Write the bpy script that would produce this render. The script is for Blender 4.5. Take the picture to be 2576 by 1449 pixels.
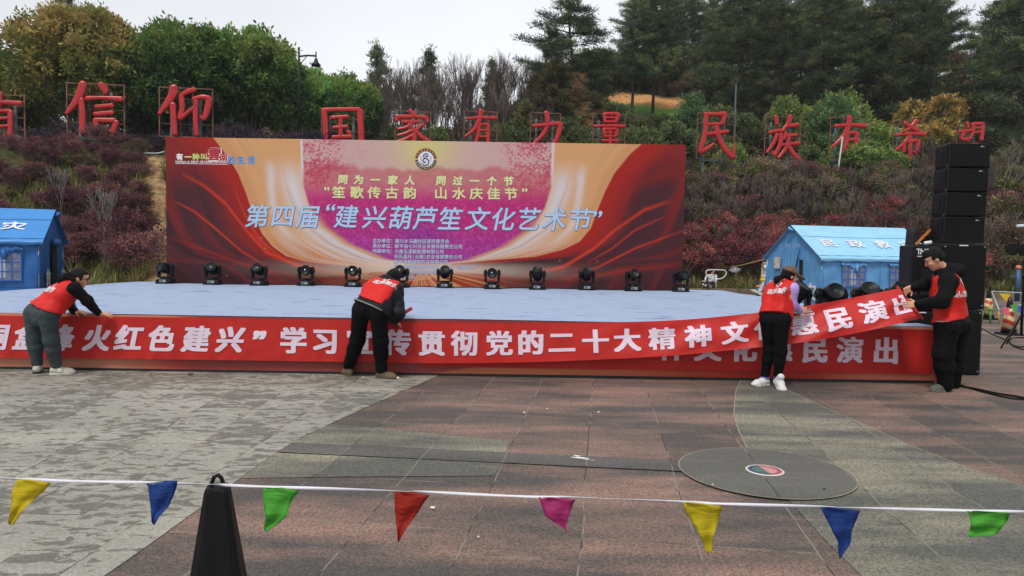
import bpy, math, random
import numpy as np
from math import sin, cos, pi, radians, atan, hypot
from mathutils import Matrix, Vector
from mathutils.bvhtree import BVHTree

for o in list(bpy.data.objects): bpy.data.objects.remove(o)
SC = bpy.context.scene
COL = SC.collection
rng = np.random.default_rng(7)
random.seed(7)

# ------------------------------------------------------------------ camera
CAM_H, FOC = 1.55, 1800.0                       # eye height; focal length in units of a 2576 wide frame
PITCH, ROLL = atan(86.1 / 1800), radians(.87)
cam_d = bpy.data.cameras.new('camera'); cam = bpy.data.objects.new('camera', cam_d); COL.objects.link(cam)
cam_d.sensor_width = 36; cam_d.lens = 36 * FOC / 2576; cam_d.clip_end = 2000; cam_d.clip_start = .05
cam.matrix_world = Matrix.Translation((0, 0, CAM_H)) @ Matrix.Rotation(pi / 2 - PITCH, 4, 'X') @ Matrix.Rotation(ROLL, 4, 'Z')
SC.camera = cam
CM = np.array(cam.matrix_world.to_3x3())

# ------------------------------------------------------------------ sky and sun (bright overcast)
SUN_EL, SUN_AZ = radians(58), radians(205)      # high, behind the viewer and to the left
W = bpy.data.worlds.new('World'); SC.world = W; W.use_nodes = True
nt = W.node_tree; nt.nodes.clear()
N = nt.nodes.new; L = nt.links.new
sky = N('ShaderNodeTexSky'); sky.sky_type = 'NISHITA'; sky.sun_disc = False
sky.sun_elevation = SUN_EL; sky.sun_rotation = SUN_AZ; sky.dust_density = 6; sky.air_density = 1.2; sky.altitude = 1500
hs = N('ShaderNodeHueSaturation'); hs.inputs['Saturation'].default_value = .16
tc = N('ShaderNodeTexCoord'); nz = N('ShaderNodeTexNoise'); nz.inputs['Scale'].default_value = 2.2; nz.inputs['Detail'].default_value = 5
mp = N('ShaderNodeMapping'); mp.inputs['Scale'].default_value = (1, 1, 2.5)
rp = N('ShaderNodeValToRGB'); rp.color_ramp.elements[0].position = .32; rp.color_ramp.elements[1].position = .62
rp.color_ramp.elements[0].color = (7.1, 7.4, 7.8, 1); rp.color_ramp.elements[1].color = (8.0, 8.2, 8.5, 1)
mx = N('ShaderNodeMixRGB'); mx.inputs[0].default_value = .72
bg = N('ShaderNodeBackground'); bg.inputs['Strength'].default_value = .094
out = N('ShaderNodeOutputWorld')
L(tc.outputs['Generated'], mp.inputs[0]); L(mp.outputs[0], nz.inputs['Vector']); L(nz.outputs['Fac'], rp.inputs[0])
L(sky.outputs[0], hs.inputs['Color']); L(hs.outputs[0], mx.inputs[1]); L(rp.outputs[0], mx.inputs[2])
# the cloud deck is thinner and brighter low over the hill ahead
vm = N('ShaderNodeVectorMath'); vm.operation = 'DOT_PRODUCT'; vm.inputs[1].default_value = (.1, .97, .22); L(tc.outputs['Generated'], vm.inputs[0])
gr = N('ShaderNodeMapRange'); gr.inputs['From Min'].default_value = .35; gr.inputs['From Max'].default_value = 1; gr.inputs['To Min'].default_value = .95; gr.inputs['To Max'].default_value = 1.52; L(vm.outputs['Value'], gr.inputs['Value'])
vs = N('ShaderNodeVectorMath'); vs.operation = 'SCALE'; L(mx.outputs[0], vs.inputs[0]); L(gr.outputs[0], vs.inputs['Scale'])
L(vs.outputs[0], bg.inputs['Color']); L(bg.outputs[0], out.inputs[0])
sd = bpy.data.lights.new('sun', 'SUN'); sd.energy = 2.1; sd.angle = radians(13); sd.color = (1, .95, .88)
sun = bpy.data.objects.new('sun', sd); COL.objects.link(sun)
sv = Vector((sin(SUN_AZ) * cos(SUN_EL), cos(SUN_AZ) * cos(SUN_EL), sin(SUN_EL)))
sun.rotation_euler = sv.to_track_quat('Z', 'Y').to_euler()
SC.view_settings.view_transform = 'Standard'; SC.view_settings.look = 'None'
SC.view_settings.exposure = 0.05; SC.view_settings.gamma = 1
try: SC.view_settings.use_curve_mapping = False
except Exception: pass
SC.cycles.max_bounces = 6; SC.cycles.transparent_max_bounces = 8
SC.cycles.use_denoising = True

# ------------------------------------------------------------------ helpers
def at(x, y, Y):
    """the real point at distance Y on the sight line through (x, y) of the 2576 x 1449 picture"""
    d = CM @ np.array([x - 1288, -(y - 724.5), -FOC]); t = Y / d[1]
    return np.array([0, 0, CAM_H]) + d * t
def ground(x, y, z=0.0):
    d = CM @ np.array([x - 1288, -(y - 724.5), -FOC]); t = (z - CAM_H) / d[2]
    return np.array([0, 0, CAM_H]) + d * t
def V(*a): return np.array(a, float)
def unit(v): v = np.asarray(v, float); return v / (np.linalg.norm(v) + 1e-12)
def sm(a, b, x): t = np.clip((np.asarray(x, float) - a) / (b - a), 0, 1); return t * t * (3 - 2 * t)
def lin(c):
    c = np.asarray(c, float) / 255.
    return np.where(c < .04045, c / 12.92, ((c + .055) / 1.055) ** 2.4)

def tag(o, label=None, cat=None, group=None, kind=None):
    if label: o['label'] = label
    if cat: o['category'] = cat
    if group: o['group'] = group
    if kind: o['kind'] = kind
    return o
def thing(name, label, cat, loc=(0, 0, 0), rz=0, group=None):
    o = bpy.data.objects.new(name, None); COL.objects.link(o)
    o.empty_display_size = .2; o.location = tuple(loc); o.rotation_euler = (0, 0, rz)
    return tag(o, label, cat, group)
def mesh_from(name, v, f, smooth=False):
    """v (n,3); f list of index tuples or an (m,3)/(m,4) int array"""
    me = bpy.data.meshes.new(name); v = np.asarray(v, np.float32)
    if isinstance(f, np.ndarray):
        k = f.shape[1]; n = len(f)
        me.vertices.add(len(v)); me.vertices.foreach_set('co', v.ravel())
        me.loops.add(n * k); me.loops.foreach_set('vertex_index', f.astype(np.int32).ravel())
        me.polygons.add(n); me.polygons.foreach_set('loop_start', np.arange(0, n * k, k, dtype=np.int32))
        try: me.polygons.foreach_set('loop_total', np.full(n, k, np.int32))
        except Exception: pass
        me.update(calc_edges=True)
    else:
        me.from_pydata(v.tolist(), [], f)
    if smooth: me.polygons.foreach_set('use_smooth', np.ones(len(me.polygons), bool))
    me.update(); return me
def link(name, me, m=None, parent=None, loc=None):
    o = bpy.data.objects.new(name, me); COL.objects.link(o)
    if m is not None and not me.materials: me.materials.append(m)
    if parent is not None: o.parent = parent
    if loc is not None: o.location = tuple(loc)
    return o
def dup(root, loc, rz=0, scale=1, label=None, group=None):
    r = root.copy(); COL.objects.link(r); r.location = tuple(loc); r.rotation_euler = (0, 0, rz)
    r.scale = scale if hasattr(scale, '__len__') else (scale,) * 3
    if label: r['label'] = label
    if group: r['group'] = group
    for ch in root.children:
        c = ch.copy(); COL.objects.link(c); c.parent = r
        for g in ch.children:
            d = g.copy(); COL.objects.link(d); d.parent = c
    return r
def vcol(me, cols, name='tint'):
    a = me.color_attributes.new(name, 'FLOAT_COLOR', 'POINT')
    c = np.ones((len(me.vertices), 4), np.float32); c[:, :3] = cols
    a.data.foreach_set('color', c.ravel())

class MB:
    def __init__(s): s.v = []; s.f = []; s.sm = []
    def add(s, v, f, smooth=False):
        b = len(s.v); s.v += [tuple(map(float, p)) for p in v]; s.f += [tuple(b + i for i in q) for q in f]; s.sm += [smooth] * len(f); return s
    def box(s, c, d, R=None, bev=0.0):
        x, y, z = [q / 2 for q in d]; b = min(bev, x * .9, y * .9, z * .9)
        if b <= 0:
            v = [(i * x, j * y, k * z) for i in (-1, 1) for j in (-1, 1) for k in (-1, 1)]
            f = [(0, 1, 3, 2), (4, 6, 7, 5), (0, 4, 5, 1), (2, 3, 7, 6), (0, 2, 6, 4), (1, 5, 7, 3)]
        else:
            v = []; ix = {}
            for i in (-1, 1):
                for j in (-1, 1):
                    for k in (-1, 1):
                        for ax in range(3):
                            p = [i * (x - b), j * (y - b), k * (z - b)]; p[ax] += (i, j, k)[ax] * b
                            ix[(i, j, k, ax)] = len(v); v.append(tuple(p))
            f = []
            for ax in range(3):
                o1, o2 = (ax + 1) % 3, (ax + 2) % 3
                for s_ in (-1, 1):
                    q = []
                    for (a, c2) in ((-1, -1), (1, -1), (1, 1), (-1, 1)):
                        t = [0, 0, 0]; t[ax] = s_; t[o1] = a; t[o2] = c2; q.append(ix[(*t, ax)])
                    f.append(tuple(q if s_ > 0 else q[::-1]))
                for a in (-1, 1):
                    for c2 in (-1, 1):
                        t0 = [0, 0, 0]; t0[ax] = -1; t0[o1] = a; t0[o2] = c2; t1 = list(t0); t1[ax] = 1
                        q = (ix[(*t0, o1)], ix[(*t1, o1)], ix[(*t1, o2)], ix[(*t0, o2)])
                        f.append(q if a * c2 > 0 else q[::-1])
            for i in (-1, 1):
                for j in (-1, 1):
                    for k in (-1, 1):
                        q = (ix[(i, j, k, 0)], ix[(i, j, k, 1)], ix[(i, j, k, 2)]); f.append(q if i * j * k > 0 else q[::-1])
        v = np.array(v)
        if R is not None: v = v @ np.asarray(R).T
        return s.add(v + np.asarray(c, float), f)
    def tube(s, pts, r, n=8, cap=True, smooth=True, flat=None):
        pts = [np.asarray(p, float) for p in pts]; m = len(pts)
        rr = r if hasattr(r, '__len__') else [r] * m
        v = []; up = None
        for i, p in enumerate(pts):
            t = unit(pts[min(i + 1, m - 1)] - pts[max(i - 1, 0)])
            if up is None:
                up = V(0, 0, 1) if abs(t[2]) < .9 else V(0, 1, 0)
            a = unit(np.cross(t, up)); b = np.cross(a, t); up = b
            for k in range(n):
                q = 2 * pi * k / n; v.append(p + rr[i] * (a * cos(q) + b * sin(q) * (flat or 1)))
        f = [(i * n + k, i * n + (k + 1) % n, (i + 1) * n + (k + 1) % n, (i + 1) * n + k) for i in range(m - 1) for k in range(n)]
        f = [q[::-1] for q in f]
        if cap: f += [tuple(range(n)), tuple(range((m - 1) * n, m * n))[::-1]]
        return s.add(v, f, smooth)
    def lathe(s, prof, n=16, c=(0, 0, 0), R=None, smooth=True):
        v = np.array([(r * cos(2 * pi * k / n), r * sin(2 * pi * k / n), z) for (r, z) in prof for k in range(n)])
        m = len(prof); f = [(i * n + k, i * n + (k + 1) % n, (i + 1) * n + (k + 1) % n, (i + 1) * n + k) for i in range(m - 1) for k in range(n)]
        f += [tuple(range(n))[::-1], tuple(range((m - 1) * n, m * n))]
        if R is not None: v = v @ np.asarray(R).T
        return s.add(v + np.asarray(c, float), f, smooth)
    def quad(s, a, b, c, d): return s.add([a, b, c, d], [(0, 1, 2, 3)])
    def build(s, name, m, parent=None, loc=None):
        me = bpy.data.meshes.new(name); me.from_pydata(s.v, [], s.f)
        me.polygons.foreach_set('use_smooth', np.array(s.sm, bool)); me.update()
        return link(name, me, m, parent, loc)
def rotz(a): return np.array([[cos(a), -sin(a), 0], [sin(a), cos(a), 0], [0, 0, 1]])
def rotx(a): return np.array([[1, 0, 0], [0, cos(a), -sin(a)], [0, sin(a), cos(a)]])
def roty(a): return np.array([[cos(a), 0, sin(a)], [0, 1, 0], [-sin(a), 0, cos(a)]])

# ------------------------------------------------------------------ materials
def new_mat(name):
    m = bpy.data.materials.new(name); m.use_nodes = True
    return m, m.node_tree, m.node_tree.nodes['Principled BSDF']
def mat(name, rgb, rough=.6, metal=0, var=.12, scale=8, bump=0, bscale=60, spec=.5, sheen=0, stretch=None):
    """a base colour (sRGB 0-255) with a little procedural unevenness and an optional fine bump"""
    m, t, b = new_mat(name); c = lin(rgb)
    tc = t.nodes.new('ShaderNodeTexCoord'); src = tc.outputs['Object']
    if stretch:
        mp = t.nodes.new('ShaderNodeMapping'); mp.inputs['Scale'].default_value = stretch; t.links.new(src, mp.inputs[0]); src = mp.outputs[0]
    n = t.nodes.new('ShaderNodeTexNoise'); n.inputs['Scale'].default_value = scale; n.inputs['Detail'].default_value = 4
    r = t.nodes.new('ShaderNodeValToRGB'); r.color_ramp.elements[0].position = .3; r.color_ramp.elements[1].position = .7
    r.color_ramp.elements[0].color = (*(c * (1 - var)), 1); r.color_ramp.elements[1].color = (*np.clip(c * (1 + var), 0, 1), 1)
    t.links.new(src, n.inputs['Vector']); t.links.new(n.outputs['Fac'], r.inputs[0]); t.links.new(r.outputs[0], b.inputs['Base Color'])
    b.inputs['Roughness'].default_value = rough; b.inputs['Metallic'].default_value = metal
    b.inputs['Specular IOR Level'].default_value = spec
    if sheen: b.inputs['Sheen Weight'].default_value = sheen
    if bump:
        n2 = t.nodes.new('ShaderNodeTexNoise'); n2.inputs['Scale'].default_value = bscale; n2.inputs['Detail'].default_value = 5
        bp = t.nodes.new('ShaderNodeBump'); bp.inputs['Strength'].default_value = bump; bp.inputs['Distance'].default_value = .02
        t.links.new(src, n2.inputs['Vector']); t.links.new(n2.outputs['Fac'], bp.inputs['Height']); t.links.new(bp.outputs[0], b.inputs['Normal'])
    return m
def tint_mat(name, rough=.6, spec=.3, grain=0, gscale=400, bump=0, bscale=300):
    """base colour from the print's own colour attribute"""
    m, t, b = new_mat(name)
    a = t.nodes.new('ShaderNodeVertexColor'); a.layer_name = 'tint'; src = a.outputs['Color']
    b.inputs['Roughness'].default_value = rough; b.inputs['Specular IOR Level'].default_value = spec
    tc = t.nodes.new('ShaderNodeTexCoord')
    if grain:
        n = t.nodes.new('ShaderNodeTexNoise'); n.inputs['Scale'].default_value = gscale; n.inputs['Detail'].default_value = 2
        h = t.nodes.new('ShaderNodeHueSaturation'); mr = t.nodes.new('ShaderNodeMapRange')
        mr.inputs['To Min'].default_value = 1 - grain; mr.inputs['To Max'].default_value = 1 + grain; mr.inputs['From Min'].default_value = .3; mr.inputs['From Max'].default_value = .7
        t.links.new(tc.outputs['Object'], n.inputs['Vector']); t.links.new(n.outputs['Fac'], mr.inputs['Value']); t.links.new(mr.outputs[0], h.inputs['Value']); t.links.new(src, h.inputs['Color']); src = h.outputs[0]
    t.links.new(src, b.inputs['Base Color'])
    if bump:
        n2 = t.nodes.new('ShaderNodeTexNoise'); n2.inputs['Scale'].default_value = bscale; bp = t.nodes.new('ShaderNodeBump')
        bp.inputs['Strength'].default_value = bump; bp.inputs['Distance'].default_value = .02
        t.links.new(tc.outputs['Object'], n2.inputs['Vector']); t.links.new(n2.outputs['Fac'], bp.inputs['Height']); t.links.new(bp.outputs[0], b.inputs['Normal'])
    return m
def see_light(m, k):
    """thin cloth: part of the light comes through"""
    t = m.node_tree; b = t.nodes['Principled BSDF']; tr = t.nodes.new('ShaderNodeBsdfTranslucent'); mx = t.nodes.new('ShaderNodeMixShader'); mx.inputs[0].default_value = k
    t.links.new(b.inputs['Base Color'].links[0].from_socket, tr.inputs[0]); t.links.new(b.outputs[0], mx.inputs[1]); t.links.new(tr.outputs[0], mx.inputs[2]); t.links.new(mx.outputs[0], t.nodes['Material Output'].inputs[0]); return m
def leaf_mat(name, trans=.3, gain=2.3):
    """leaf colour from the 'tint' attribute (each leaf clump its own), light shining through thin leaves"""
    m, t, b = new_mat(name); t.nodes.remove(b)
    a = t.nodes.new('ShaderNodeVertexColor'); a.layer_name = 'tint'
    oi = t.nodes.new('ShaderNodeObjectInfo'); h = t.nodes.new('ShaderNodeHueSaturation'); h.inputs['Saturation'].default_value = .88
    mr = t.nodes.new('ShaderNodeMapRange'); mr.inputs['To Min'].default_value = .68 * gain; mr.inputs['To Max'].default_value = 1.32 * gain
    mr2 = t.nodes.new('ShaderNodeMapRange'); mr2.inputs['To Min'].default_value = .48; mr2.inputs['To Max'].default_value = .515
    t.links.new(oi.outputs['Random'], mr.inputs['Value']); t.links.new(mr.outputs[0], h.inputs['Value'])
    t.links.new(oi.outputs['Random'], mr2.inputs['Value']); t.links.new(mr2.outputs[0], h.inputs['Hue'])
    t.links.new(a.outputs['Color'], h.inputs['Color'])
    d = t.nodes.new('ShaderNodeBsdfDiffuse'); tr = t.nodes.new('ShaderNodeBsdfTranslucent'); mx = t.nodes.new('ShaderNodeMixShader')
    mx.inputs[0].default_value = trans
    t.links.new(h.outputs[0], d.inputs[0]); t.links.new(h.outputs[0], tr.inputs[0])
    t.links.new(d.outputs[0], mx.inputs[1]); t.links.new(tr.outputs[0], mx.inputs[2])
    t.links.new(mx.outputs[0], t.nodes['Material Output'].inputs[0])
    return m

# ------------------------------------------------------------------ lettering
_gl = {}
def glyph(ch):
    if ch not in _gl:
        c = bpy.data.curves.new('g', 'FONT'); c.body = ch; c.size = 1; c.resolution_u = 3
        o = bpy.data.objects.new('g', c); COL.objects.link(o)
        dg = bpy.context.evaluated_depsgraph_get(); e = o.evaluated_get(dg); me = e.to_mesh()
        v = np.array([p.co[:2] for p in me.vertices]).reshape(-1, 2); f = [tuple(p.vertices) for p in me.polygons]
        e.to_mesh_clear(); bpy.data.objects.remove(o); bpy.data.curves.remove(c); _gl[ch] = (v, f)
    return _gl[ch]
def fat(ch, w, asp=1.0, shear=0.0):
    """glyph outline centred in a unit em, thickened by w (em) by stacking shifted copies 0.06 mm apart"""
    v, f = glyph(ch)
    if len(v) == 0: return np.zeros((0, 2)), np.zeros(0), []
    lo, hi = v.min(0), v.max(0)
    c = V(.5, .38) if ord(ch) > 0x2E80 else (lo + hi) / 2
    u = (v - c); sh = [(0, 0)]
    if isinstance(w, tuple):                     # square-cornered heavy face
        wx, wy = w; sh += [(a * wx, b_ * wy) for a in (-1, -.33, .33, 1) for b_ in (-1, 0, 1)]
    elif w > 0:
        sh += [(w * cos(k * pi / 4), w * sin(k * pi / 4)) for k in range(8)]
        if w > .028: sh += [(w * .5 * cos(k * pi / 2 + .4), w * .5 * sin(k * pi / 2 + .4)) for k in range(4)]
    V_, Z_, F_ = [], [], []
    for i, (dx, dy) in enumerate(sh):
        q = u + V(dx, dy); q = np.column_stack([q[:, 0] * asp + q[:, 1] * shear, q[:, 1]]); b = i * len(v)
        V_.append(q); Z_.append(np.full(len(v), i * 6e-5)); F_ += [tuple(b + k for k in p) for p in f]
    return np.vstack(V_), np.concatenate(Z_), F_
def letters(items, place, w=.02, asp=1.0, shear=0.0):
    """items: (char, x, y, size); place(xy array, lift array) -> xyz. returns verts, faces"""
    VV, FF = [], []; b = 0
    for ch, x, y, s in items:
        q, z, f = fat(ch, w, asp, shear)
        if not len(q): continue
        VV.append(place(q * s + V(x, y), z)); FF += [tuple(b + k for k in p) for p in f]; b += len(q)
    return np.vstack(VV), FF
def row(text, x0, y, size, pitch=None, start=0):
    """characters set left to right from x0"""
    o = []; x = x0
    for ch in text:
        wd = (pitch or size) if ord(ch) > 0x2E80 else (pitch or size) * .55
        o.append((ch, x + wd / 2, y, size)); x += wd
    return o
# ------------------------------------------------------------------ ground
def lerp(a, b, t): return a + (b - a) * t
def h_ter(x, y):
    x = np.asarray(x, float); y = np.asarray(y, float)
    yb = 24.5 + (18.9 - 24.5) * sm(-14.2, -11.8, x) + (30.5 - 18.9) * sm(-7, 4, x)
    yt = 36.2 + .24 * x
    t = np.clip((y - yb) / np.maximum(yt - yb, .5), 0, 1)
    h = 5.9 * (t * .85 + .15 * t * t * (3 - 2 * t))
    sl = .06 + .37 * sm(-14, 9, x)
    d = np.maximum(y - yt - 6, 0)
    h = h + sl * np.minimum(d, 48) + .12 * np.maximum(np.minimum(d - 48, 60), 0)
    bump = .16 * np.sin(x * 1.3 + y * .7) * np.sin(y * 1.1 - x * .4) + .1 * np.sin(x * 2.9 + 1) * np.sin(y * 2.3)
    return h + bump * sm(0, .6, h)
def hz(x, y): return float(h_ter(x, y))

def paving(name, c_lo, c_hi, patch_a, patch_b, tile=(.62, .8), polar=False, joint=(.24, .21, .17), blotch=False, grain=1.0, rough=.62):
    m, t, b = new_mat(name); nd = t.nodes.new; lk = t.links.new
    tc = nd('ShaderNodeTexCoord'); pos = tc.outputs['Object']
    def math_(op, a, b_=None, cl=False):
        n = nd('ShaderNodeMath'); n.operation = op; n.use_clamp = cl
        for i, q in enumerate((a, b_)):
            if q is None: continue
            if isinstance(q, (int, float)): n.inputs[i].default_value = q
            else: lk(q, n.inputs[i])
        return n.outputs[0]
    if polar:                                   # rows of slabs fan out from a point in front of the stage
        sx = nd('ShaderNodeSeparateXYZ'); lk(pos, sx.inputs[0])
        dx = math_('ADD', sx.outputs[0], 2.45); dy = math_('ADD', sx.outputs[1], 3.5)
        an = math_('MULTIPLY', math_('ARCTAN2', dx, dy), 8.5)
        rd = math_('SQRT', math_('ADD', math_('MULTIPLY', dx, dx), math_('MULTIPLY', dy, dy)))
        cx = nd('ShaderNodeCombineXYZ'); lk(rd, cx.inputs[0]); lk(an, cx.inputs[1]); uv = cx.outputs[0]
    else:
        mp = nd('ShaderNodeMapping'); mp.inputs['Rotation'].default_value = (0, 0, radians(90 - 7.2) * -1); mp.inputs['Location'].default_value = (.1, -.11, 0)
        lk(pos, mp.inputs[0]); uv = mp.outputs[0]
        sp_ = nd('ShaderNodeSeparateXYZ'); lk(uv, sp_.inputs[0])
    br = nd('ShaderNodeTexBrick'); br.inputs['Scale'].default_value = 1; br.inputs['Brick Width'].default_value = tile[1]; br.inputs['Row Height'].default_value = tile[0]
    br.inputs['Mortar Size'].default_value = .0045; br.inputs['Mortar Smooth'].default_value = .3; br.offset = .5 if polar else .38; br.offset_frequency = 3 if not polar else 2
    br.inputs['Color1'].default_value = (0, 0, 0, 1); br.inputs['Color2'].default_value = (1, 1, 1, 1); br.inputs['Mortar'].default_value = (.5, .5, .5, 1); br.inputs['Bias'].default_value = 0
    # waviness of the joints
    wv = nd('ShaderNodeTexNoise'); wv.inputs['Scale'].default_value = 1.2; lk(pos, wv.inputs['Vector'])
    ad = nd('ShaderNodeVectorMath'); ad.operation = 'MULTIPLY_ADD'; ad.inputs[1].default_value = (.05, .05, 0); lk(wv.outputs['Color'], ad.inputs[0]); lk(uv, ad.inputs[2])
    lk(ad.outputs[0], br.inputs['Vector'])
    # per-slab tone and large stains
    big = nd('ShaderNodeTexNoise'); big.inputs['Scale'].default_value = .9; big.inputs['Detail'].default_value = 5; big.inputs['Roughness'].default_value = .6
    smp = nd('ShaderNodeMapping'); smp.inputs['Scale'].default_value = (.5, 1.9, 1); lk(pos, smp.inputs[0]); lk(smp.outputs[0], big.inputs['Vector'])
    mixf = math_('ADD', math_('MULTIPLY', big.outputs['Fac'], 1.95), math_('MULTIPLY', br.outputs['Color'], .15))
    mr = nd('ShaderNodeMapRange'); mr.inputs['From Min'].default_value = .90; mr.inputs['From Max'].default_value = 1.38; lk(mixf, mr.inputs['Value'])
    ca = nd('ShaderNodeMixRGB'); ca.inputs[1].default_value = (*lin(c_lo), 1); ca.inputs[2].default_value = (*lin(c_hi), 1); lk(mr.outputs[0], ca.inputs[0])
    col = ca.outputs[0]
    if blotch:                                  # flaked surface: light islands on darker stone
        bn = nd('ShaderNodeTexNoise'); bn.inputs['Scale'].default_value = 9.5; bn.inputs['Detail'].default_value = 5; bn.inputs['Roughness'].default_value = .55; bn.inputs['Distortion'].default_value = .9
        off = nd('ShaderNodeVectorMath'); off.operation = 'MULTIPLY_ADD'; off.inputs[1].default_value = (7, 5, 0)
        bmp = nd('ShaderNodeMapping'); bmp.inputs['Scale'].default_value = (.6, 1.2, 1); lk(pos, bmp.inputs[0])
        lk(br.outputs['Color'], off.inputs[0]); lk(bmp.outputs[0], off.inputs[2]); lk(off.outputs[0], bn.inputs['Vector'])
        th = math_('ADD', bn.outputs['Fac'], math_('MULTIPLY', math_('SUBTRACT', br.outputs['Color'], .5), .16))
        th = math_('ADD', th, math_('MULTIPLY', math_('SUBTRACT', big.outputs['Fac'], .5), .3))
        mr2 = nd('ShaderNodeMapRange'); mr2.inputs['From Min'].default_value = .462; mr2.inputs['From Max'].default_value = .508; lk(th, mr2.inputs['Value'])
        cb = nd('ShaderNodeMixRGB'); cb.inputs[1].default_value = (*lin(patch_a), 1); lk(col, cb.inputs[2]); lk(mr2.outputs[0], cb.inputs[0]); col = cb.outputs[0]
    # speckle of the granite
    sp = nd('ShaderNodeTexNoise'); sp.inputs['Scale'].default_value = 70; sp.inputs['Detail'].default_value = 3; sp.inputs['Distortion'].default_value = 1.2
    lk(pos, sp.inputs['Vector'])
    mr3 = nd('ShaderNodeMapRange'); mr3.inputs['From Min'].default_value = .4; mr3.inputs['From Max'].default_value = .6; mr3.inputs['To Min'].default_value = 1 - .42 * grain; mr3.inputs['To Max'].default_value = 1 + .42 * grain
    lk(sp.outputs['Fac'], mr3.inputs['Value'])
    hv = nd('ShaderNodeHueSaturation'); lk(col, hv.inputs['Color']); lk(mr3.outputs[0], hv.inputs['Value'])
    jm = nd('ShaderNodeMixRGB'); jm.inputs[2].default_value = (*joint, 1)
    jn = nd('ShaderNodeTexNoise'); jn.inputs['Scale'].default_value = 2.5; lk(pos, jn.inputs['Vector'])
    jc = nd('ShaderNodeMixRGB'); jc.inputs[1].default_value = (.03, .028, .025, 1); jc.inputs[2].default_value = (*joint, 1)
    jr = nd('ShaderNodeMapRange'); jr.inputs['From Min'].default_value = .42; jr.inputs['From Max'].default_value = .52; lk(jn.outputs['Fac'], jr.inputs['Value']); lk(jr.outputs[0], jc.inputs[0])
    lk(jc.outputs[0], jm.inputs[2])
    lk(br.outputs['Fac'], jm.inputs[0]); lk(hv.outputs[0], jm.inputs[1])
    lk(jm.outputs[0], b.inputs['Base Color'])
    rr = nd('ShaderNodeMapRange'); rr.inputs['To Min'].default_value = rough - .12; rr.inputs['To Max'].default_value = rough + .18; lk(big.outputs['Fac'], rr.inputs['Value']); lk(rr.outputs[0], b.inputs['Roughness'])
    b.inputs['Specular IOR Level'].default_value = .35
    hgt = math_('SUBTRACT', math_('MULTIPLY', sp.outputs['Fac'], .25), br.outputs['Fac'])
    bp = nd('ShaderNodeBump'); bp.inputs['Strength'].default_value = .35; bp.inputs['Distance'].default_value = .006
    lk(hgt, bp.inputs['Height']); lk(bp.outputs[0], b.inputs['Normal'])
    return m

M_red = paving('red_granite', (78, 73, 70), (142, 114, 102), None, None)
M_grey = paving('flaked_grey_stone', (143, 141, 133), (162, 159, 150), (108, 105, 97), None, tile=(.44, .95), polar=True, blotch=True, grain=.5, joint=(.30, .26, .20))
M_olive = paving('olive_granite', (87, 88, 82), (146, 141, 122), None, None)
M_dark = paving('dark_granite', (90, 90, 85), (106, 105, 99), None, None, grain=.5)
M_strip = paving('dark_strip_granite', (78, 77, 75), (98, 95, 91), None, None, grain=.7)
M_edge = mat('joint_mortar', (158, 150, 130), .8, var=.25, scale=9)

def sheet(name, poly, z, m):
    me = bpy.data.meshes.new(name); me.from_pydata([(x, y, z) for x, y in poly], [], [tuple(range(len(poly)))]); me.update()
    if me.polygons[0].normal.z < 0: me.flip_normals()
    return tag(link(name, me, m), kind='structure')
sheet('plaza', [(-80, -12), (90, -12), (90, 36), (-80, 36)], 0, M_red)
arc = [(-.90, 9.0), (-1.25, 7.7), (-1.55, 6.6), (-1.72, 5.9), (-1.79, 5.4), (-1.82, 4.9), (-1.84, 4.3), (-1.88, 3.6), (-1.95, 2.7), (-2.0, -12)]
sheet('light_paving', arc + [(-80, -12), (-80, 22), (-.3, 22), (-.5, 11)][::1], .004, M_grey)
sheet('paving_strip', [(-1.755, 5.69), (1.4, 5.335), (1.4, 5.06), (-1.765, 5.41)], .008, M_strip)
sheet('paving_patch', [(-1.62, 6.33), (-1.07, 6.2), (-.41, 5.97), (.0, 5.85), (-.035, 5.505), (-1.75, 5.697)], .004, M_olive)
sheet('paving_patch_near', [(-1.79, 5.402), (-.06, 5.22), (-.1, 4.92), (-1.17, 4.84), (-1.82, 4.78)], .004, M_olive)
CC = (1.845, 5.10)
left_e = [(2.9, 8.95), (2.62, 8.25), (2.37, 7.5), (2.18, 6.9), (2.03, 6.27), (1.91, 5.65), (1.85, 5.1), (1.79, 4.5), (1.745, 3.9), (1.73, 3.4), (1.70, 1.5)]
right_e = [(4.6, 1.5), (4.15, 3.0), (3.82, 4.0), (3.6, 4.7), (3.42, 5.3), (3.34, 5.9), (3.32, 6.5), (3.28, 7.2), (3.26, 7.9), (3.22, 8.95)]
sheet('paving_swoosh', left_e + right_e, .004, M_olive)
circ = [(CC[0] + .605 * cos(a), CC[1] + .605 * sin(a)) for a in np.linspace(0, 2 * pi, 64, endpoint=False)]
sheet('paving_disc', circ, .012, M_dark)
def line_strip(name, pts, w, z, m, closed=False):
    P = [V(*p) for p in pts]; n = len(P); mb = MB(); l = []
    for i in range(n):
        a = P[(i - 1) % n] if closed or i else P[0]; b = P[(i + 1) % n] if closed or i < n - 1 else P[-1]
        t = unit(b - a); nn = V(-t[1], t[0]) * w / 2; l += [(*(P[i] - nn), z), (*(P[i] + nn), z)]
    q = [(2 * i, 2 * ((i + 1) % n), 2 * ((i + 1) % n) + 1, 2 * i + 1) for i in range(n if closed else n - 1)]
    mb.add(l, q); o = mb.build(name, m); return tag(o, kind='structure')
line_strip('paving_joint', circ, .007, .014, M_edge, True)
line_strip('paving_joint', left_e[:6], .008, .006, M_edge)
line_strip('paving_joint', right_e[3:], .008, .006, M_edge)

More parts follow.
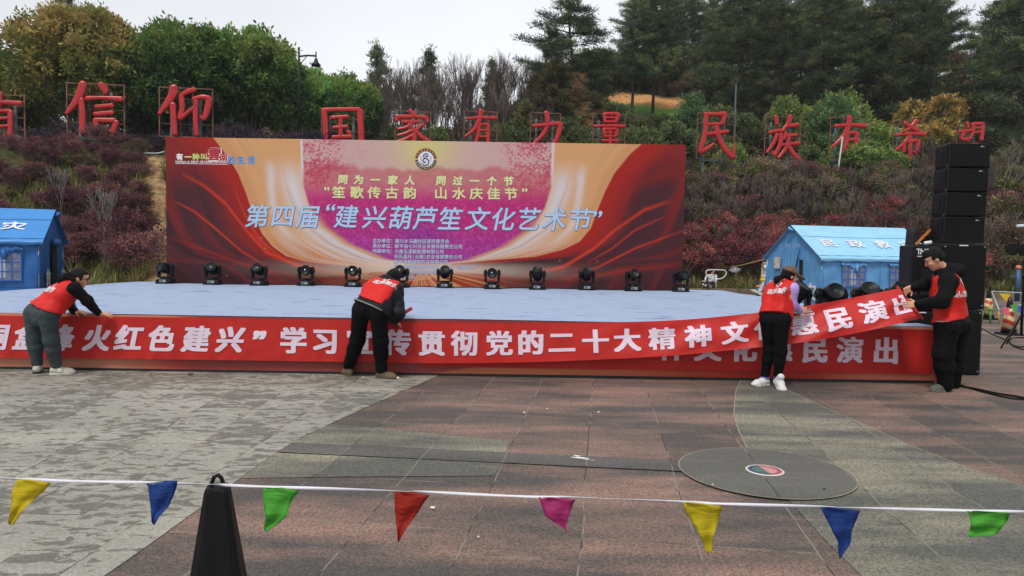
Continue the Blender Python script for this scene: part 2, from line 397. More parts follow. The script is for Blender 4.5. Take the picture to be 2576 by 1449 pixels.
# enamel roundel set in the disc
t = thing('floor_medallion', 'round enamel medallion, half red and half blue-green, set in the dark paving disc', 'medallion', (CC[0], CC[1] + .0, .0135))
mb = MB().lathe([(.135, 0), (.135, .004), (.125, .007), (.118, .007), (.118, .004)], 40); mb.build('rim', mat('pale_metal', (205, 205, 200), .4, var=.1), t)
def half_disc(r0, r1, a0, a1, z, n=24):
    m = MB(); v = []; 
    for k in range(n + 1):
        a = a0 + (a1 - a0) * k / n; v += [(r0 * cos(a), r0 * sin(a), z), (r1 * cos(a), r1 * sin(a), z)]
    m.add(v, [(2 * k, 2 * k + 1, 2 * k + 3, 2 * k + 2) for k in range(n)]); return m
ra = radians(-82)
half_disc(.085, .117, ra, ra + pi, .0055).build('outer_ring', mat('enamel_red', (160, 74, 72), .5, var=.3, scale=30), t)
half_disc(.085, .117, ra + pi, ra + 2 * pi, .0055).build('outer_ring', mat('enamel_navy', (52, 66, 92), .4, var=.2, scale=30), t)
half_disc(.0, .084, ra, ra + pi, .0055).build('centre', mat('enamel_pink', (196, 138, 138), .4, var=.3, scale=40), t)
half_disc(.0, .084, ra + pi, ra + 2 * pi, .0055).build('centre', mat('enamel_green', (70, 112, 100), .4, var=.3, scale=40), t)

# hillside
def terrain():
    xs = np.concatenate([np.arange(-75, -32, 1.6), np.arange(-32, 34, .42), np.arange(34, 120, 2.2)])
    ys = np.concatenate([np.arange(17.5, 48, .36), np.arange(48, 190, 1.6)])
    X, Y = np.meshgrid(xs, ys); Z = h_ter(X, Y) - .06
    v = np.column_stack([X.ravel(), Y.ravel(), Z.ravel()]); nx, ny = len(xs), len(ys)
    i = np.arange(nx * ny).reshape(ny, nx); f = np.column_stack([i[:-1, :-1].ravel(), i[:-1, 1:].ravel(), i[1:, 1:].ravel(), i[1:, :-1].ravel()])
    # bare earth track beside the backdrop and the ploughed field on the hill
    x, y = v[:, 0], v[:, 1]
    nzs = np.sin(x * 1.7 + np.sin(y * 1.3)) * np.sin(y * 1.9 + np.sin(x * 1.1)) * .5 + .5
    dry = lin((82, 70, 48)); gr = lin((60, 66, 38)); soil = lin((74, 58, 44)); tan = lin((150, 122, 88)); field = lin((190, 140, 92)); grn = lin((104, 140, 60))
    c = dry + (gr - dry) * nzs[:, None]
    k = sm(38, 46, y)[:, None]; c = c * (1 - k) + (soil * .5 + gr * .3) * k
    px = -.497 * y; w = .34 + .1 * np.sin(y * 1.7)          # the earth track climbs along the sight line left of the backdrop
    k = (sm(w + .35, w - .1, np.abs(x - px - .15 * np.sin(y * .9))) * (y < 32) * (y > 18))[:, None]; c = c * (1 - k) + tan * k
    k = (sm(66.4, 66.8, y - .1 * x) * sm(71.6, 71, y - .1 * x) * sm(6.8, 7.8, x) * sm(19.5, 18, x))[:, None]; c = c * (1 - k) + field * k
    k = (sm(62.6, 63.2, y - .1 * x) * sm(66.8, 66.4, y - .1 * x) * sm(6.0, 7, x) * sm(19, 17, x))[:, None]; c = c * (1 - k) + grn * k
    me = mesh_from('hillside', v, f, True); vcol(me, c)
    return tag(link('hillside', me, tint_mat('bank_earth', .95, .1, .45, 5, .7, 6)), kind='structure')
terrain()
mbk = MB(); pts = [(6.0, 30.2), (9, 30.35), (14, 30.3), (20, 30.3), (34, 30.3)]
for a, b in zip(pts[:-1], pts[1:]):
    a, b = V(*a, 0), V(*b, 0); d = b - a; ln = np.linalg.norm(d); mbk.box((a + b) / 2 + V(0, 0, .08), (ln, .14, .26), rotz(math.atan2(d[1], d[0])), .01)
tag(mbk.build('kerb', mat('kerb_concrete', (120, 104, 84), .85, var=.25, scale=5)), kind='structure')

def grass(n, name, label):
    """blades of dry and green grass on the lower bank"""
    x = rng.uniform(-20, 26, n * 3); y = rng.uniform(18.6, 38.5, n * 3); h = h_ter(x, y)
    ok = (h > .03) & (h < 6.1) & (rng.random(n * 3) < np.clip(1.35 - h / 5, .25, 1)) & (np.abs(x + .497 * y) > .38)
    x, y, h = x[ok][:n], y[ok][:n], h[ok][:n]; m = len(x)
    cl = np.sin(x * 1.9 + np.sin(y * 2.3) * 1.5) * np.sin(y * 2.1 + 1) * .5 + .5
    L_ = rng.uniform(.12, .3, m) * (1 + cl * 1.2); a = rng.uniform(0, 2 * pi, m); le = rng.uniform(.1, .9, m); w = rng.uniform(.012, .024, m)
    dx, dy = np.cos(a), np.sin(a); b = np.column_stack([x, y, h - .08])
    sd_ = np.column_stack([-dy, dx, 0 * dx]) * w[:, None]
    mid = b + np.column_stack([dx * L_ * le * .35, dy * L_ * le * .35, L_ * .62 + .05]); tip = b + np.column_stack([dx * L_ * le, dy * L_ * le, L_ * (1 - .35 * le) + .05])
    v = np.stack([b - sd_, b + sd_, mid + sd_ * .7, mid - sd_ * .7, tip], 1).reshape(-1, 3)
    i = (np.arange(m) * 5)[:, None]; f = np.vstack([i + V(0, 1, 2).astype(int), i + V(0, 2, 3).astype(int), i + V(3, 2, 4).astype(int)]).astype(np.int32)
    pal = np.array([lin(c) for c in ((104, 92, 54), (84, 84, 42), (64, 76, 36), (112, 98, 62), (70, 68, 44))])
    c = pal[(rng.random(m) * 2.4 + (1 - cl) * 2.6).astype(int) % 5] * rng.uniform(.75, 1.2, m)[:, None]
    me = mesh_from(name, v, f); vcol(me, np.repeat(c, 5, 0)); o = link(name, me, leaf_mat('grass_blades', .3))
    return tag(o, label, 'grass', kind='stuff')
grass(48000, 'grass', 'dry and green grass covering the bank below the shrubs')

# ------------------------------------------------------------------ stage
SX0, SX1, SY0, SY1, SH = -9.3, 5.33, 8.95, 17.7, .725
stage = thing('stage', 'low wide stage with pale blue carpet top and printed red front skirt', 'stage', (0, 0, 0))
def carpet():
    xs = np.linspace(SX0, SX1, 150); ys = np.concatenate([[SY0], np.linspace(SY0 + .03, SY1, 110)])
    X, Y = np.meshgrid(xs, ys)
    Xe = X + np.where(X == SX0, -.06 * np.sin(Y * 2), 0) - np.where(X > 5.3, .1 * (Y > 15.2) * (Y - 15.2), 0)
    Z = SH + .004 * np.sin(X * 2.1 + np.sin(Y)) + .008 * np.exp(-((Y - 11.8 - .1 * np.sin(X * 1.5)) / .05) ** 2) * (np.sin(X * 1.7) > .5) + .009 * np.exp(-((Y - 13.6 + .05 * X) / .05) ** 2) * (np.sin(X * 1.1 + 2) > .55)
    Z = Z - np.where(Y == SY0, .007 + .005 * np.sin(X * 1.9), 0)
    v = np.column_stack([Xe.ravel(), Y.ravel(), Z.ravel()]); ny, nx = X.shape; i = np.arange(nx * ny).reshape(ny, nx)
    f = np.column_stack([i[:-1, :-1].ravel(), i[:-1, 1:].ravel(), i[1:, 1:].ravel(), i[1:, :-1].ravel()])
    m, t, b = new_mat('blue_carpet'); nd = t.nodes.new; lk = t.links.new
    tc = nd('ShaderNodeTexCoord'); mp = nd('ShaderNodeMapping'); mp.inputs['Scale'].default_value = (1, 3.2, 1); lk(tc.outputs['Object'], mp.inputs[0])
    n1 = nd('ShaderNodeTexNoise'); n1.inputs['Scale'].default_value = 16; n1.inputs['Detail'].default_value = 7; n1.inputs['Roughness'].default_value = .75; lk(mp.outputs[0], n1.inputs['Vector'])
    r = nd('ShaderNodeValToRGB'); r.color_ramp.elements[0].position = .33; r.color_ramp.elements[1].position = .68
    r.color_ramp.elements[0].color = (*lin((132, 154, 192)), 1); r.color_ramp.elements[1].color = (*lin((176, 192, 216)), 1); lk(n1.outputs['Fac'], r.inputs[0])
    mp2 = nd('ShaderNodeMapping'); mp2.inputs['Scale'].default_value = (.8, 5, 1); lk(tc.outputs['Object'], mp2.inputs[0])
    n2 = nd('ShaderNodeTexNoise'); n2.inputs['Scale'].default_value = 1.6; n2.inputs['Detail'].default_value = 4; lk(mp2.outputs[0], n2.inputs['Vector'])
    r2 = nd('ShaderNodeValToRGB'); r2.color_ramp.elements[0].position = .345; r2.color_ramp.elements[1].position = .375
    r2.color_ramp.elements[0].color = (*lin((84, 108, 158)), 1); r2.color_ramp.elements[1].color = (1, 1, 1, 1); lk(n2.outputs['Fac'], r2.inputs[0])  # dark dashes put the shade of wrinkles into the carpet colour
    mxx = nd('ShaderNodeMixRGB'); mxx.blend_type = 'MULTIPLY'; mxx.inputs[0].default_value = .8; lk(r.outputs[0], mxx.inputs[1]); lk(r2.outputs[0], mxx.inputs[2])
    lk(mxx.outputs[0], b.inputs['Base Color']); b.inputs['Roughness'].default_value = .95; b.inputs['Specular IOR Level'].default_value = .1; b.inputs['Sheen Weight'].default_value = .15
    bp = nd('ShaderNodeBump'); bp.inputs['Strength'].default_value = .5; bp.inputs['Distance'].default_value = .01; lk(n1.outputs['Fac'], bp.inputs['Height']); lk(bp.outputs[0], b.inputs['Normal'])
    link('carpet', mesh_from('carpet', v, f, True), m, stage)
carpet()
def fascia():
    nx, nz_ = 420, 24; xs = np.linspace(SX0, SX1, nx); zs = np.linspace(.035, SH - .014, nz_); X, Z = np.meshgrid(xs, zs)
    salm, dred, ora, red, tan = [lin(c) for c in ((212, 140, 112), (146, 62, 60), (196, 116, 78), (172, 44, 34), (226, 160, 118))]
    def mixp(c, d, k): return c * (1 - k[..., None]) + d * k[..., None]
    c = np.ones(X.shape + (3,)) * red
    up = sm(.3, .5, Z)
    c = mixp(c, salm, up * sm(-3.6, -4.6, X)); c = mixp(c, dred, up * sm(-4.4, -3.6, X) * sm(2.6, 1.6, X)); c = mixp(c, tan, up * sm(2.2, 3.2, X))
    lo = 1 - up
    c = mixp(c, salm * .82, lo * sm(-3.9, -5.2, X)); c = mixp(c, dred, lo * sm(-4.6, -3.8, X) * sm(.6, -.2, X))
    tri = lo * sm(-.01, .03, (X + 1.15) * .19 - (Z - .0)) * sm(-1.3, -1.1, X) * sm(3.2, .2, X)
    c = mixp(c, ora, tri); c = mixp(c, salm * .8, lo * sm(3.6, 4.6, X) * .6)
    s = .5 + .5 * np.sin(X * 3.1 + Z * 9 + np.sin(X * .9) * 2)
    c = c * (1 + .1 * (s[..., None] - .5))
    Yw = SY0 + .003 * np.sin(X * 3) + .002 * np.sin(X * 9.1 + Z * 4)
    v = np.column_stack([X.ravel(), Yw.ravel(), Z.ravel()]); i = np.arange(nx * nz_).reshape(nz_, nx)
    f = np.column_stack([i[:-1, :-1].ravel(), i[:-1, 1:].ravel(), i[1:, 1:].ravel(), i[1:, :-1].ravel()])
    me = mesh_from('skirt', v, f, True); vcol(me, c.reshape(-1, 3)); link('skirt', me, tint_mat('printed_skirt', .5, .35, .05, 300), stage)
    ms_ = mat('side_skirt_red', (150, 48, 42), .6)
    for x in (SX0, SX1): MB().box((x, (SY0 + SY1) / 2, SH / 2 - .01), (.02, SY1 - SY0, SH - .05)).build('side_skirt', ms_, stage)
    mb = MB()
    mb.box(((SX0 + SX1) / 2, SY0 + .02, .018), (SX1 - SX0, .05, .034)); mb.box(((SX0 + SX1) / 2, SY1, SH / 2 - .02), (SX1 - SX0, .04, SH - .06))
    for x in np.arange(SX0 + .6, SX1, 1.22):
        for y in (SY0 + .7, SY0 + 3, SY0 + 6): mb.box((x, y, SH / 2 - .02), (.05, .05, SH - .06))
    mb.build('frame', mat('black_steel', (26, 27, 30), .5), stage)
fascia()
for (x0, z0) in ():
    pass
# small red corner of the skirt cloth lying on the ground by the right end
o = MB(); o.add([(5.33, 8.93, .03), (5.52, 8.78, .012), (5.40, 8.9, .30), (5.34, 8.955, .34)], [(0, 1, 2, 3)]); o.build('loose_corner', mat('loose_red', (196, 70, 58), .6), stage)

# ------------------------------------------------------------------ backdrop
BX0, BX1, BY, BZ0, BZ1 = -8.31, 4.09, 17.2, SH + .005, 4.205
BS = (BX1 - BX0) / 1301.0                      # metres per unit of the print's own grid (1301 wide, 367 high)
def vnoise(x, y, seed=0):
    xi, yi = np.floor(x).astype(int), np.floor(y).astype(int); fx, fy = x - xi, y - yi
    def hsh(i, j): 
        n = (i * 374761393 + j * 668265263 + seed * 974711) & 0x7fffffff; n = ((n ^ (n >> 13)) * 1274126177) & 0x7fffffff
        return ((n ^ (n >> 16)) & 0xffff) / 65535.
    fx, fy = fx * fx * (3 - 2 * fx), fy * fy * (3 - 2 * fy)
    return (hsh(xi, yi) * (1 - fx) + hsh(xi + 1, yi) * fx) * (1 - fy) + (hsh(xi, yi + 1) * (1 - fx) + hsh(xi + 1, yi + 1) * fx) * fy
def fbm(x, y, o=4, seed=0):
    r = 0; a = .5
    for k in range(o): r = r + a * vnoise(x * 2 ** k, y * 2 ** k, seed + k); a *= .5
    return r
def print_art():
    nu, nv = 1000, 283; u = np.linspace(0, 1301, nu); v = np.linspace(0, 367, nv); U, Vv = np.meshgrid(u, v)
    lv = np.array([0, 48, 90, 140, 184, 239, 271, 295, 308, 316, 322, 372]); lu = np.array([119, 157, 182, 202, 216, 241, 268, 302, 352, 435, 574, 640])
    rv = np.array([0, 25, 75, 121, 165, 212, 247, 268, 287, 298, 308, 372]); ru = np.array([1190, 1162, 1123, 1101, 1084, 1068, 1040, 998, 929, 818, 720, 690])
    LB = np.interp(Vv, lv, lu); RB = np.interp(Vv, rv, ru)
    dl = U - LB; dr = RB - U
    def mixp(c, d, k): k = np.clip(k, 0, 1)[..., None]; return c * (1 - k) + np.asarray(d) * k
    red, mar, bred, tan, wht, ora = [lin(c) for c in ((172, 28, 16), (76, 32, 40), (222, 58, 24), (224, 166, 112), (226, 218, 220), (226, 120, 60))]
    # silk: red near the edge falling to maroon away from it, with streaks that follow the sweep
    def silk(d, w, ph):
        k = sm(6, 120, -d) * (.3 + .7 * sm(20, 150, w)) 
        c = mixp(np.ones(U.shape + (3,)) * red, mar, k)
        s = fbm(d / 34 + ph, w / 420 + ph, 3, 5); c = mixp(c, red * .75, (s - .47) * 2.6 * k); c = mixp(c, mar * .6, (.46 - s) * 3 * k)
        return c
    cl = silk(dl, Vv, 3.1); cr = silk(dr, Vv * .9 + 30, 9.7)
    tl = sm(-2, 2, dl) * sm(-2, 2, dr)
    c = np.where((U < 640)[..., None], cl, cr)
    for (pts, w, col, a) in (                         # bright threads in the silk
        ([(40, 92), (95, 120), (150, 165), (200, 230), (250, 285), (330, 318), (430, 332)], 5, bred, .95), ([(20, 160), (70, 185), (120, 225), (190, 285), (250, 320)], 3.5, bred, .8),
        ([(0, 250), (90, 280), (200, 320), (330, 345)], 4, red, .6), ([(170, 120), (195, 190), (225, 245), (265, 292)], 4, bred, .7), ([(172, 130), (205, 205), (240, 258), (290, 300)], 1.5, ora, .6),
        ([(1301, 215), (1180, 262), (1090, 310), (1000, 345)], 3, bred, .7), ([(1270, 140), (1200, 165), (1130, 215), (1075, 265), (1000, 312), (900, 335)], 5, bred, .95), ([(1301, 300), (1150, 320), (1000, 350)], 6, red, .6),
        ([(1255, 180), (1180, 215), (1120, 265), (1060, 300)], 3, bred, .6), ([(1301, 60), (1200, 90), (1140, 140)], 14, red * .7, .5), ([(1301, 100), (1210, 140), (1120, 220)], 10, mar, .5)):
        pu = np.array([p[0] for p in pts], float); pv = np.array([p[1] for p in pts], float)
        if pu[0] > pu[-1]: pu, pv = pu[::-1], pv[::-1]
        yy = np.interp(U, pu, pv); m = (U > pu[0]) * (U < pu[-1]) * np.sin(np.clip((U - pu[0]) / (pu[-1] - pu[0]), 0, 1) * pi) ** .5
        c = mixp(c, col, a * m * np.exp(-((Vv - yy) / w) ** 2))
    # tan silk with white sweeps
    tn = np.ones(U.shape + (3,)) * tan
    hw = np.interp(Vv, [0, 110, 165, 218, 262, 299, 310, 318], [316, 313, 297, 264, 202, 108, 30, 0]); ML, MR = 655 - hw, 655 + hw
    sl_ = np.clip(dl / np.maximum(ML - LB, 8), 0, 1.2); sr_ = np.clip(dr / np.maximum(RB - MR, 8), 0, 1.2); s = np.where(U < 650, sl_, sr_)
    top = sm(30, 120, Vv)
    band = lambda c0, w: np.exp(-((s - c0) / w) ** 2)
    fib = fbm(s * 9 + 4, Vv / 260, 3, 11)
    wav = .55 + .2 * np.sin(Vv / 70)
    tn = mixp(tn, wht, (band(.82, .2) * top * .9 + band(.45 + .1 * np.sin(Vv / 60 + 1), .07) * sm(40, 90, Vv) * sm(330, 200, Vv) * .7))
    tn = mixp(tn, tan * .72, (fib - .52) * 2.4); tn = mixp(tn, wht, (.46 - fib) * 2.2 * sm(200, 300, Vv))
    tn = mixp(tn, lin((214, 150, 100)), band(.08, .09) * .8)
    fib2 = fbm(s * 22, Vv / 300, 2, 17)
    tn = mixp(tn, wht, sm(.55, .7, fib2) * sm(215, 260, Vv) * .7); tn = mixp(tn, ora * .8, sm(.45, .3, fib2) * sm(230, 300, Vv) * .5)
    c = mixp(c, tn, tl)
    # pink blossom picture between two white edges
    d = hw - np.abs(U - 655)
    top_c, mid_c, low_c, pur = [lin(q) for q in ((214, 172, 168), (200, 94, 102), (212, 48, 130), (176, 66, 176))]
    hill = 75 + 26 * (fbm(U / 90, 0 * U, 4, 21) - .5) * 2 + 14 * (fbm(U / 18, 0 * U, 2, 22) - .5)
    p = np.ones(U.shape + (3,)) * top_c
    p = mixp(p, lin((218, 206, 132)), np.exp(-(((U - 652) / 75) ** 2 + ((Vv - 20) / 55) ** 2)))
    p = mixp(p, mid_c, sm(hill - 6, hill + 8, Vv) * (.75 + .3 * (fbm(U / 14, Vv / 10, 3, 25) - .5)))
    p = mixp(p, low_c, sm(95, 160, Vv)); p = mixp(p, pur, sm(190, 290, Vv) * .7)
    p = mixp(p, lin((120, 60, 170)), np.exp(-(((U - 640) / 70) ** 2 + ((Vv - 235) / 40) ** 2)) * .5)
    # blossom branches from both upper corners
    br = np.zeros(U.shape)
    side = np.maximum(sm(560, 380, U), sm(740, 930, U)); n1 = fbm(U / 3.6, Vv / 3.2, 3, 31); n2 = fbm(U / 42, Vv / 34, 3, 33)
    br = sm(.44, .58, n1 + .6 * (n2 - .5) + .32 * side - .23)
    flow = lin((196, 52, 88)); p = mixp(p, flow, br * side * sm(250, 60, Vv) * .85)
    p = mixp(p, lin((226, 150, 168)), sm(.6, .66, fbm(U / 4.2, Vv / 4.2, 2, 37)) * side * sm(190, 40, Vv) * .5)
    tx = fbm(U / 4.0, Vv / 4.0, 2, 41); p = mixp(p, lin((206, 96, 160)), sm(.52, .66, tx) * sm(110, 170, Vv) * .42); p = mixp(p, lin((118, 18, 84)), sm(.48, .34, tx) * sm(110, 170, Vv) * .4)
    k = sm(-2, 4, d) * sm(318, 305, Vv); c = mixp(c, p, k)
    c = mixp(c, lin((236, 226, 236)), np.exp(-((d - 1) / 3) ** 2) * sm(130, 60, Vv) * .85)
    c = mixp(c, lin((218, 160, 110)), np.exp(-((d - 3) / 10) ** 2) * sm(150, 230, Vv) * .8)
    # glow, swirl and rays at the foot
    gl = np.exp(-(((U - 640) / 250) ** 2)) * sm(296, 322, Vv) * sm(352, 330, Vv); c = mixp(c, lin((240, 216, 196)), gl * .95)
    ang = np.arctan2(Vv - 318, U - 640); ray = vnoise(ang * 26, 0 * ang, 51)
    bot = sm(326, 338, Vv) * np.exp(-((U - 655) / 190) ** 2)
    c = mixp(c, lin((196, 92, 44)), bot * .9); c = mixp(c, lin((238, 186, 130)), sm(.5, .8, ray) * bot * .8); c = mixp(c, red, bot * sm(.5, .2, ray) * .7)
    for q in range(3):
        e = ((U - 570) / (70 + 16 * q)) ** 2 + ((Vv - 337) / (9 + 4 * q)) ** 2; c = mixp(c, lin((240, 200, 150)), np.exp(-((e - 1) / .12) ** 2) * .6)
    sp = np.random.default_rng(3)
    for _ in range(70):
        a, b_ = sp.uniform(150, 1200), sp.uniform(220, 350); c = mixp(c, lin((240, 200, 160)), np.exp(-(((U - a) / 1.3) ** 2 + ((Vv - b_) / 1.3) ** 2)) * .7) if _ < 14 else c
    X = BX0 + U * BS; Z = BZ1 - Vv * (BZ1 - BZ0) / 367
    vv = np.column_stack([X.ravel(), np.full(X.size, BY), Z.ravel()]); i = np.arange(nu * nv).reshape(nv, nu)
    f = np.column_stack([i[:-1, :-1].ravel(), i[1:, :-1].ravel(), i[1:, 1:].ravel(), i[:-1, 1:].ravel()])
    return vv, f, np.clip(c * .86, 0, 1).reshape(-1, 3)
bd = thing('stage_backdrop', 'wide printed festival backdrop of red silk, magenta blossom and Chinese lettering', 'backdrop', (0, 0, 0))
vv, ff, cc = print_art()
me = mesh_from('printed_panel', vv, ff); vcol(me, cc); link('printed_panel', me, tint_mat('backdrop_print', .55, .3, .06, 60), bd)
mb = MB(); mb.box(((BX0 + BX1) / 2, BY + .06, (BZ0 + BZ1) / 2), (BX1 - BX0, .11, BZ1 - BZ0 - .004)); mb.build('backing', mat('backing_board', (186, 170, 150), .8), bd)
mb = MB()
for x in np.linspace(BX0 + .3, BX1 - .3, 7):
    mb.tube([(x, BY + .16, SH), (x, BY + .16, BZ1 - .05)], .025); mb.tube([(x, BY + .16, BZ1 - .6), (x, BY + .44, SH)], .02)
mb.build('truss', mat('truss_steel', (120, 122, 124), .4, .8), bd)
def bp_(x, y): return BX0 + (x - 418) * BS, BZ1 - (y - 343 - .0165 * (x - 418)) * (BZ1 - BZ0) / 367
def bd_text(name, items, w, col, shadow=None, lift=.003, asp=1.0, shear=0.0, rough=.5, sd=.02):
    it = []
    for ch, x, y, s in items:
        X, Z = bp_(x, y); it.append((ch, X, Z, s * BS))
    pl = lambda dy: (lambda q, z: np.column_stack([q[:, 0], BY - dy - z, q[:, 1]]))
    v, f = letters(it, pl(lift + .003), w, asp, shear); link(name, mesh_from(name, v, f), mat(name + '_ink', col, rough, var=.04), bd)
    if shadow is not None:
        it = [(c, x + sd * s * .4, z - sd * s * .6, s) for c, x, z, s in it]
        v, f = letters(it, pl(lift), w + sd, asp, shear); link(name + '_outline', mesh_from(name + '_o', v, f), mat(name + '_outline_ink', shadow, rough, var=.04), bd)
T = '第四届“建兴葫芦笙文化艺术节”'; TX = [648, 712, 776, 832, 872, 943, 1008, 1070, 1133, 1202, 1266, 1330, 1395, 1460, 1502]
TY = [541, 541, 543, 520, 543, 545, 546, 548, 549, 549, 550, 550, 551, 551, 538]
bd_text('title_lettering', [(c, x, y, 61 if c not in '“”' else 62) for c, x, y in zip(T, TX, TY)], .014, (172, 202, 232), (92, 46, 92), shear=.18, asp=1.0, sd=.016)
bd_text('motto_lettering', [(c, x, 450 + .012 * (x - 862), 24) for c, x in zip('同为一家人同过一个节', (862, 902, 943, 987, 1030, 1108, 1150, 1192, 1235, 1277))], .045, (226, 222, 160), (96, 40, 70), shear=.1, asp=1.05)
bd_text('verse_lettering', [(c, x, (482 if c not in '“”' else 473) + .01 * (x - 862), 31) for c, x in zip('“笙歌传古韵山水庆佳节”', (822, 852, 897, 941, 985, 1030, 1108, 1153, 1197, 1240, 1284, 1318))], .03, (222, 214, 150), (96, 40, 70), asp=1.12)
lines = [('主办单位：', '建兴乡马鹿社区居民委员会'), ('承办单位：', '新平县七兴农业发展有限责任公司'), ('鸣谢单位：', '大唐玉溪新能源有限公司'), ('', '何氏昌旺(云南)农业有限责任公司'), ('', '新平鸿誉植物开发有限公司'), ('', '云鱼当家渔旅融合发展（新平）有限公司'), ('', '新平和瑞生物科技有限公司'), ('', '　　施工队')]
it = []
for k, (a, b) in enumerate(lines):
    y = 604 + 13.1 * k; it += row(a, 937, y, 11.4); it += row(b, 993.5 - .6 * k, y + .6, 11.4)
bd_text('organiser_lettering', [(c, x, y + .008 * (x - 937), s) for c, x, y, s in it if c != '　'], .018, (186, 196, 226), (120, 76, 120), sd=.012)
# slogan in the corner
for txt, xs, y, s, col in (('有一种叫', (453, 474, 494, 514), 393, 18, None), ('的生活', (583, 607, 632), 401, 20, (70, 130, 196))):
    for i, (c, x) in enumerate(zip(txt, xs)):
        cl = col or ((236, 236, 240), (240, 224, 150), (190, 214, 120), (200, 190, 110))[i]
        bd_text('slogan_character', [(c, x, y, s)], .04, cl, (240, 240, 244) if col else (110, 40, 36), sd=.02)
bd_text('slogan_cloud', [('雲', 540, 386, 34)], .03, (176, 34, 44), (240, 236, 236), sd=.05, shear=.15)
bd_text('slogan_south', [('南', 563, 395, 22)], .03, (176, 34, 44), (240, 236, 236), sd=.05, shear=.1)
bd_text('slogan_english', [(c, x, y, s) for c, x, y, s in row('Yunnan:A Many-Splendored Life', 442, 405.5, 8.2, 8.1)], .03, (236, 226, 230))
mb = MB(); a, b = bp_(442, 410), bp_(573, 412); mb.add([(a[0], BY - .004, a[1]), (b[0], BY - .004, b[1]), (b[0], BY - .004, b[1] + .012), (a[0], BY - .004, a[1] + .012)], [(0, 1, 2, 3)]); mb.build('slogan_rule', mat('rule_white', (236, 226, 230)), bd)
# festival emblem
ex, ez = bp_(1069.5, 399.5); ER = 28 * BS
def ring(r0, r1, a0, a1, dy, col, name, n=40, rough=.5):
    m = MB(); v = []
    for k in range(n + 1):
        a = a0 + (a1 - a0) * k / n; v += [(ex + ER * r0 * cos(a), BY - dy, ez + ER * r0 * sin(a)), (ex + ER * r1 * cos(a), BY - dy, ez + ER * r1 * sin(a))]
    m.add(v, [(2 * k + 1, 2 * k, 2 * k + 2, 2 * k + 3) for k in range(n)]); return m.build(name, mat(name + '_ink', col, rough, var=.05), bd)
ring(0, 1.0, 0, 2 * pi, .004, (206, 158, 84), 'emblem_gold'); ring(.70, .95, .1, pi - .1, .006, (112, 30, 34), 'emblem_upper_band'); ring(.70, .95, pi + .12, 2 * pi - .12, .006, (22, 18, 20), 'emblem_lower_band')
ring(0, .69, 0, 2 * pi, .008, (216, 228, 240), 'emblem_field')
def swirl(pts, w, col, name, dy):
    P = np.array(pts, float); n = 60; tt = np.linspace(0, len(P) - 1, n); Q = []
    for q in tt:
        i = min(int(q), len(P) - 2); f = q - i; p0, p1, p2, p3 = P[max(i - 1, 0)], P[i], P[i + 1], P[min(i + 2, len(P) - 1)]
        Q.append(.5 * (2 * p1 + (p2 - p0) * f + (2 * p0 - 5 * p1 + 4 * p2 - p3) * f * f + (3 * p1 - p0 - 3 * p2 + p3) * f ** 3))
    Q = np.array(Q); m = MB(); v = []
    for i in range(n):
        d = unit(Q[min(i + 1, n - 1)] - Q[max(i - 1, 0)]); nn = V(-d[1], d[0]) * w / 2 * (1 if i < n - 8 else (n - i) / 8)
        for s in (-1, 1): q = Q[i] + s * nn; v.append((ex + ER * q[0], BY - dy, ez + ER * q[1]))
    m.add(v, [(2 * i, 2 * i + 1, 2 * i + 3, 2 * i + 2) for i in range(n - 1)]); m.build(name, mat(name + '_ink', col, .5, var=.05), bd)
swirl([(.02, .33), (-.02, .26), (.06, .20), (.17, .28), (.14, .43), (0, .48), (-.17, .40), (-.2, .25), (-.12, .1), (.1, .02), (.24, -.12), (.26, -.3), (.15, -.48), (-.1, -.54), (-.35, -.42), (-.62, -.22)], .1, (104, 24, 48), 'emblem_swirl', .011)
swirl([(-.1, -.18), (-.05, -.25), (-.14, -.3), (-.24, -.22), (-.24, -.06), (-.12, .06), (.05, .02)], .1, (104, 24, 48), 'emblem_swirl', .0115)
swirl([(-.5, -.38), (-.2, -.62), (.2, -.6), (.4, -.45), (.5, -.5), (.55, -.35)], .05, (206, 176, 110), 'emblem_wave', .010)
for sx in (-1, 1): swirl([(sx * .5, .3), (sx * .42, .2), (sx * .46, .05), (sx * .4, -.08), (sx * .46, -.2)], .08, (196, 156, 84), 'emblem_dancer', .010)
def ringtext(txt, a0, a1, r, size, col, flip, name):
    V_, F_, b = [], [], 0
    for i, ch in enumerate(txt):
        a = a0 + (a1 - a0) * i / (len(txt) - 1); q, z, f = fat(ch, .02); q = q * size; rot = (a - pi / 2) if not flip else (a + pi / 2)
        q = np.column_stack([q[:, 0] * cos(rot) - q[:, 1] * sin(rot), q[:, 0] * sin(rot) + q[:, 1] * cos(rot)])
        V_.append(np.column_stack([ex + ER * (r * cos(a) + q[:, 0]), BY - .010 - z, ez + ER * (r * sin(a) + q[:, 1])])); F_ += [tuple(b + k for k in p) for p in f]; b += len(q)
    link(name, mesh_from(name, np.vstack(V_), F_), mat(name + '_ink', col, .5), bd)
ringtext('红色建兴樱花世界', 2.75, .4, .825, .17, (214, 170, 100), False, 'emblem_upper_lettering')
ringtext('建兴葫芦笙文化艺术节', 3.5, 5.92, .825, .16, (214, 206, 190), True, 'emblem_lower_lettering')
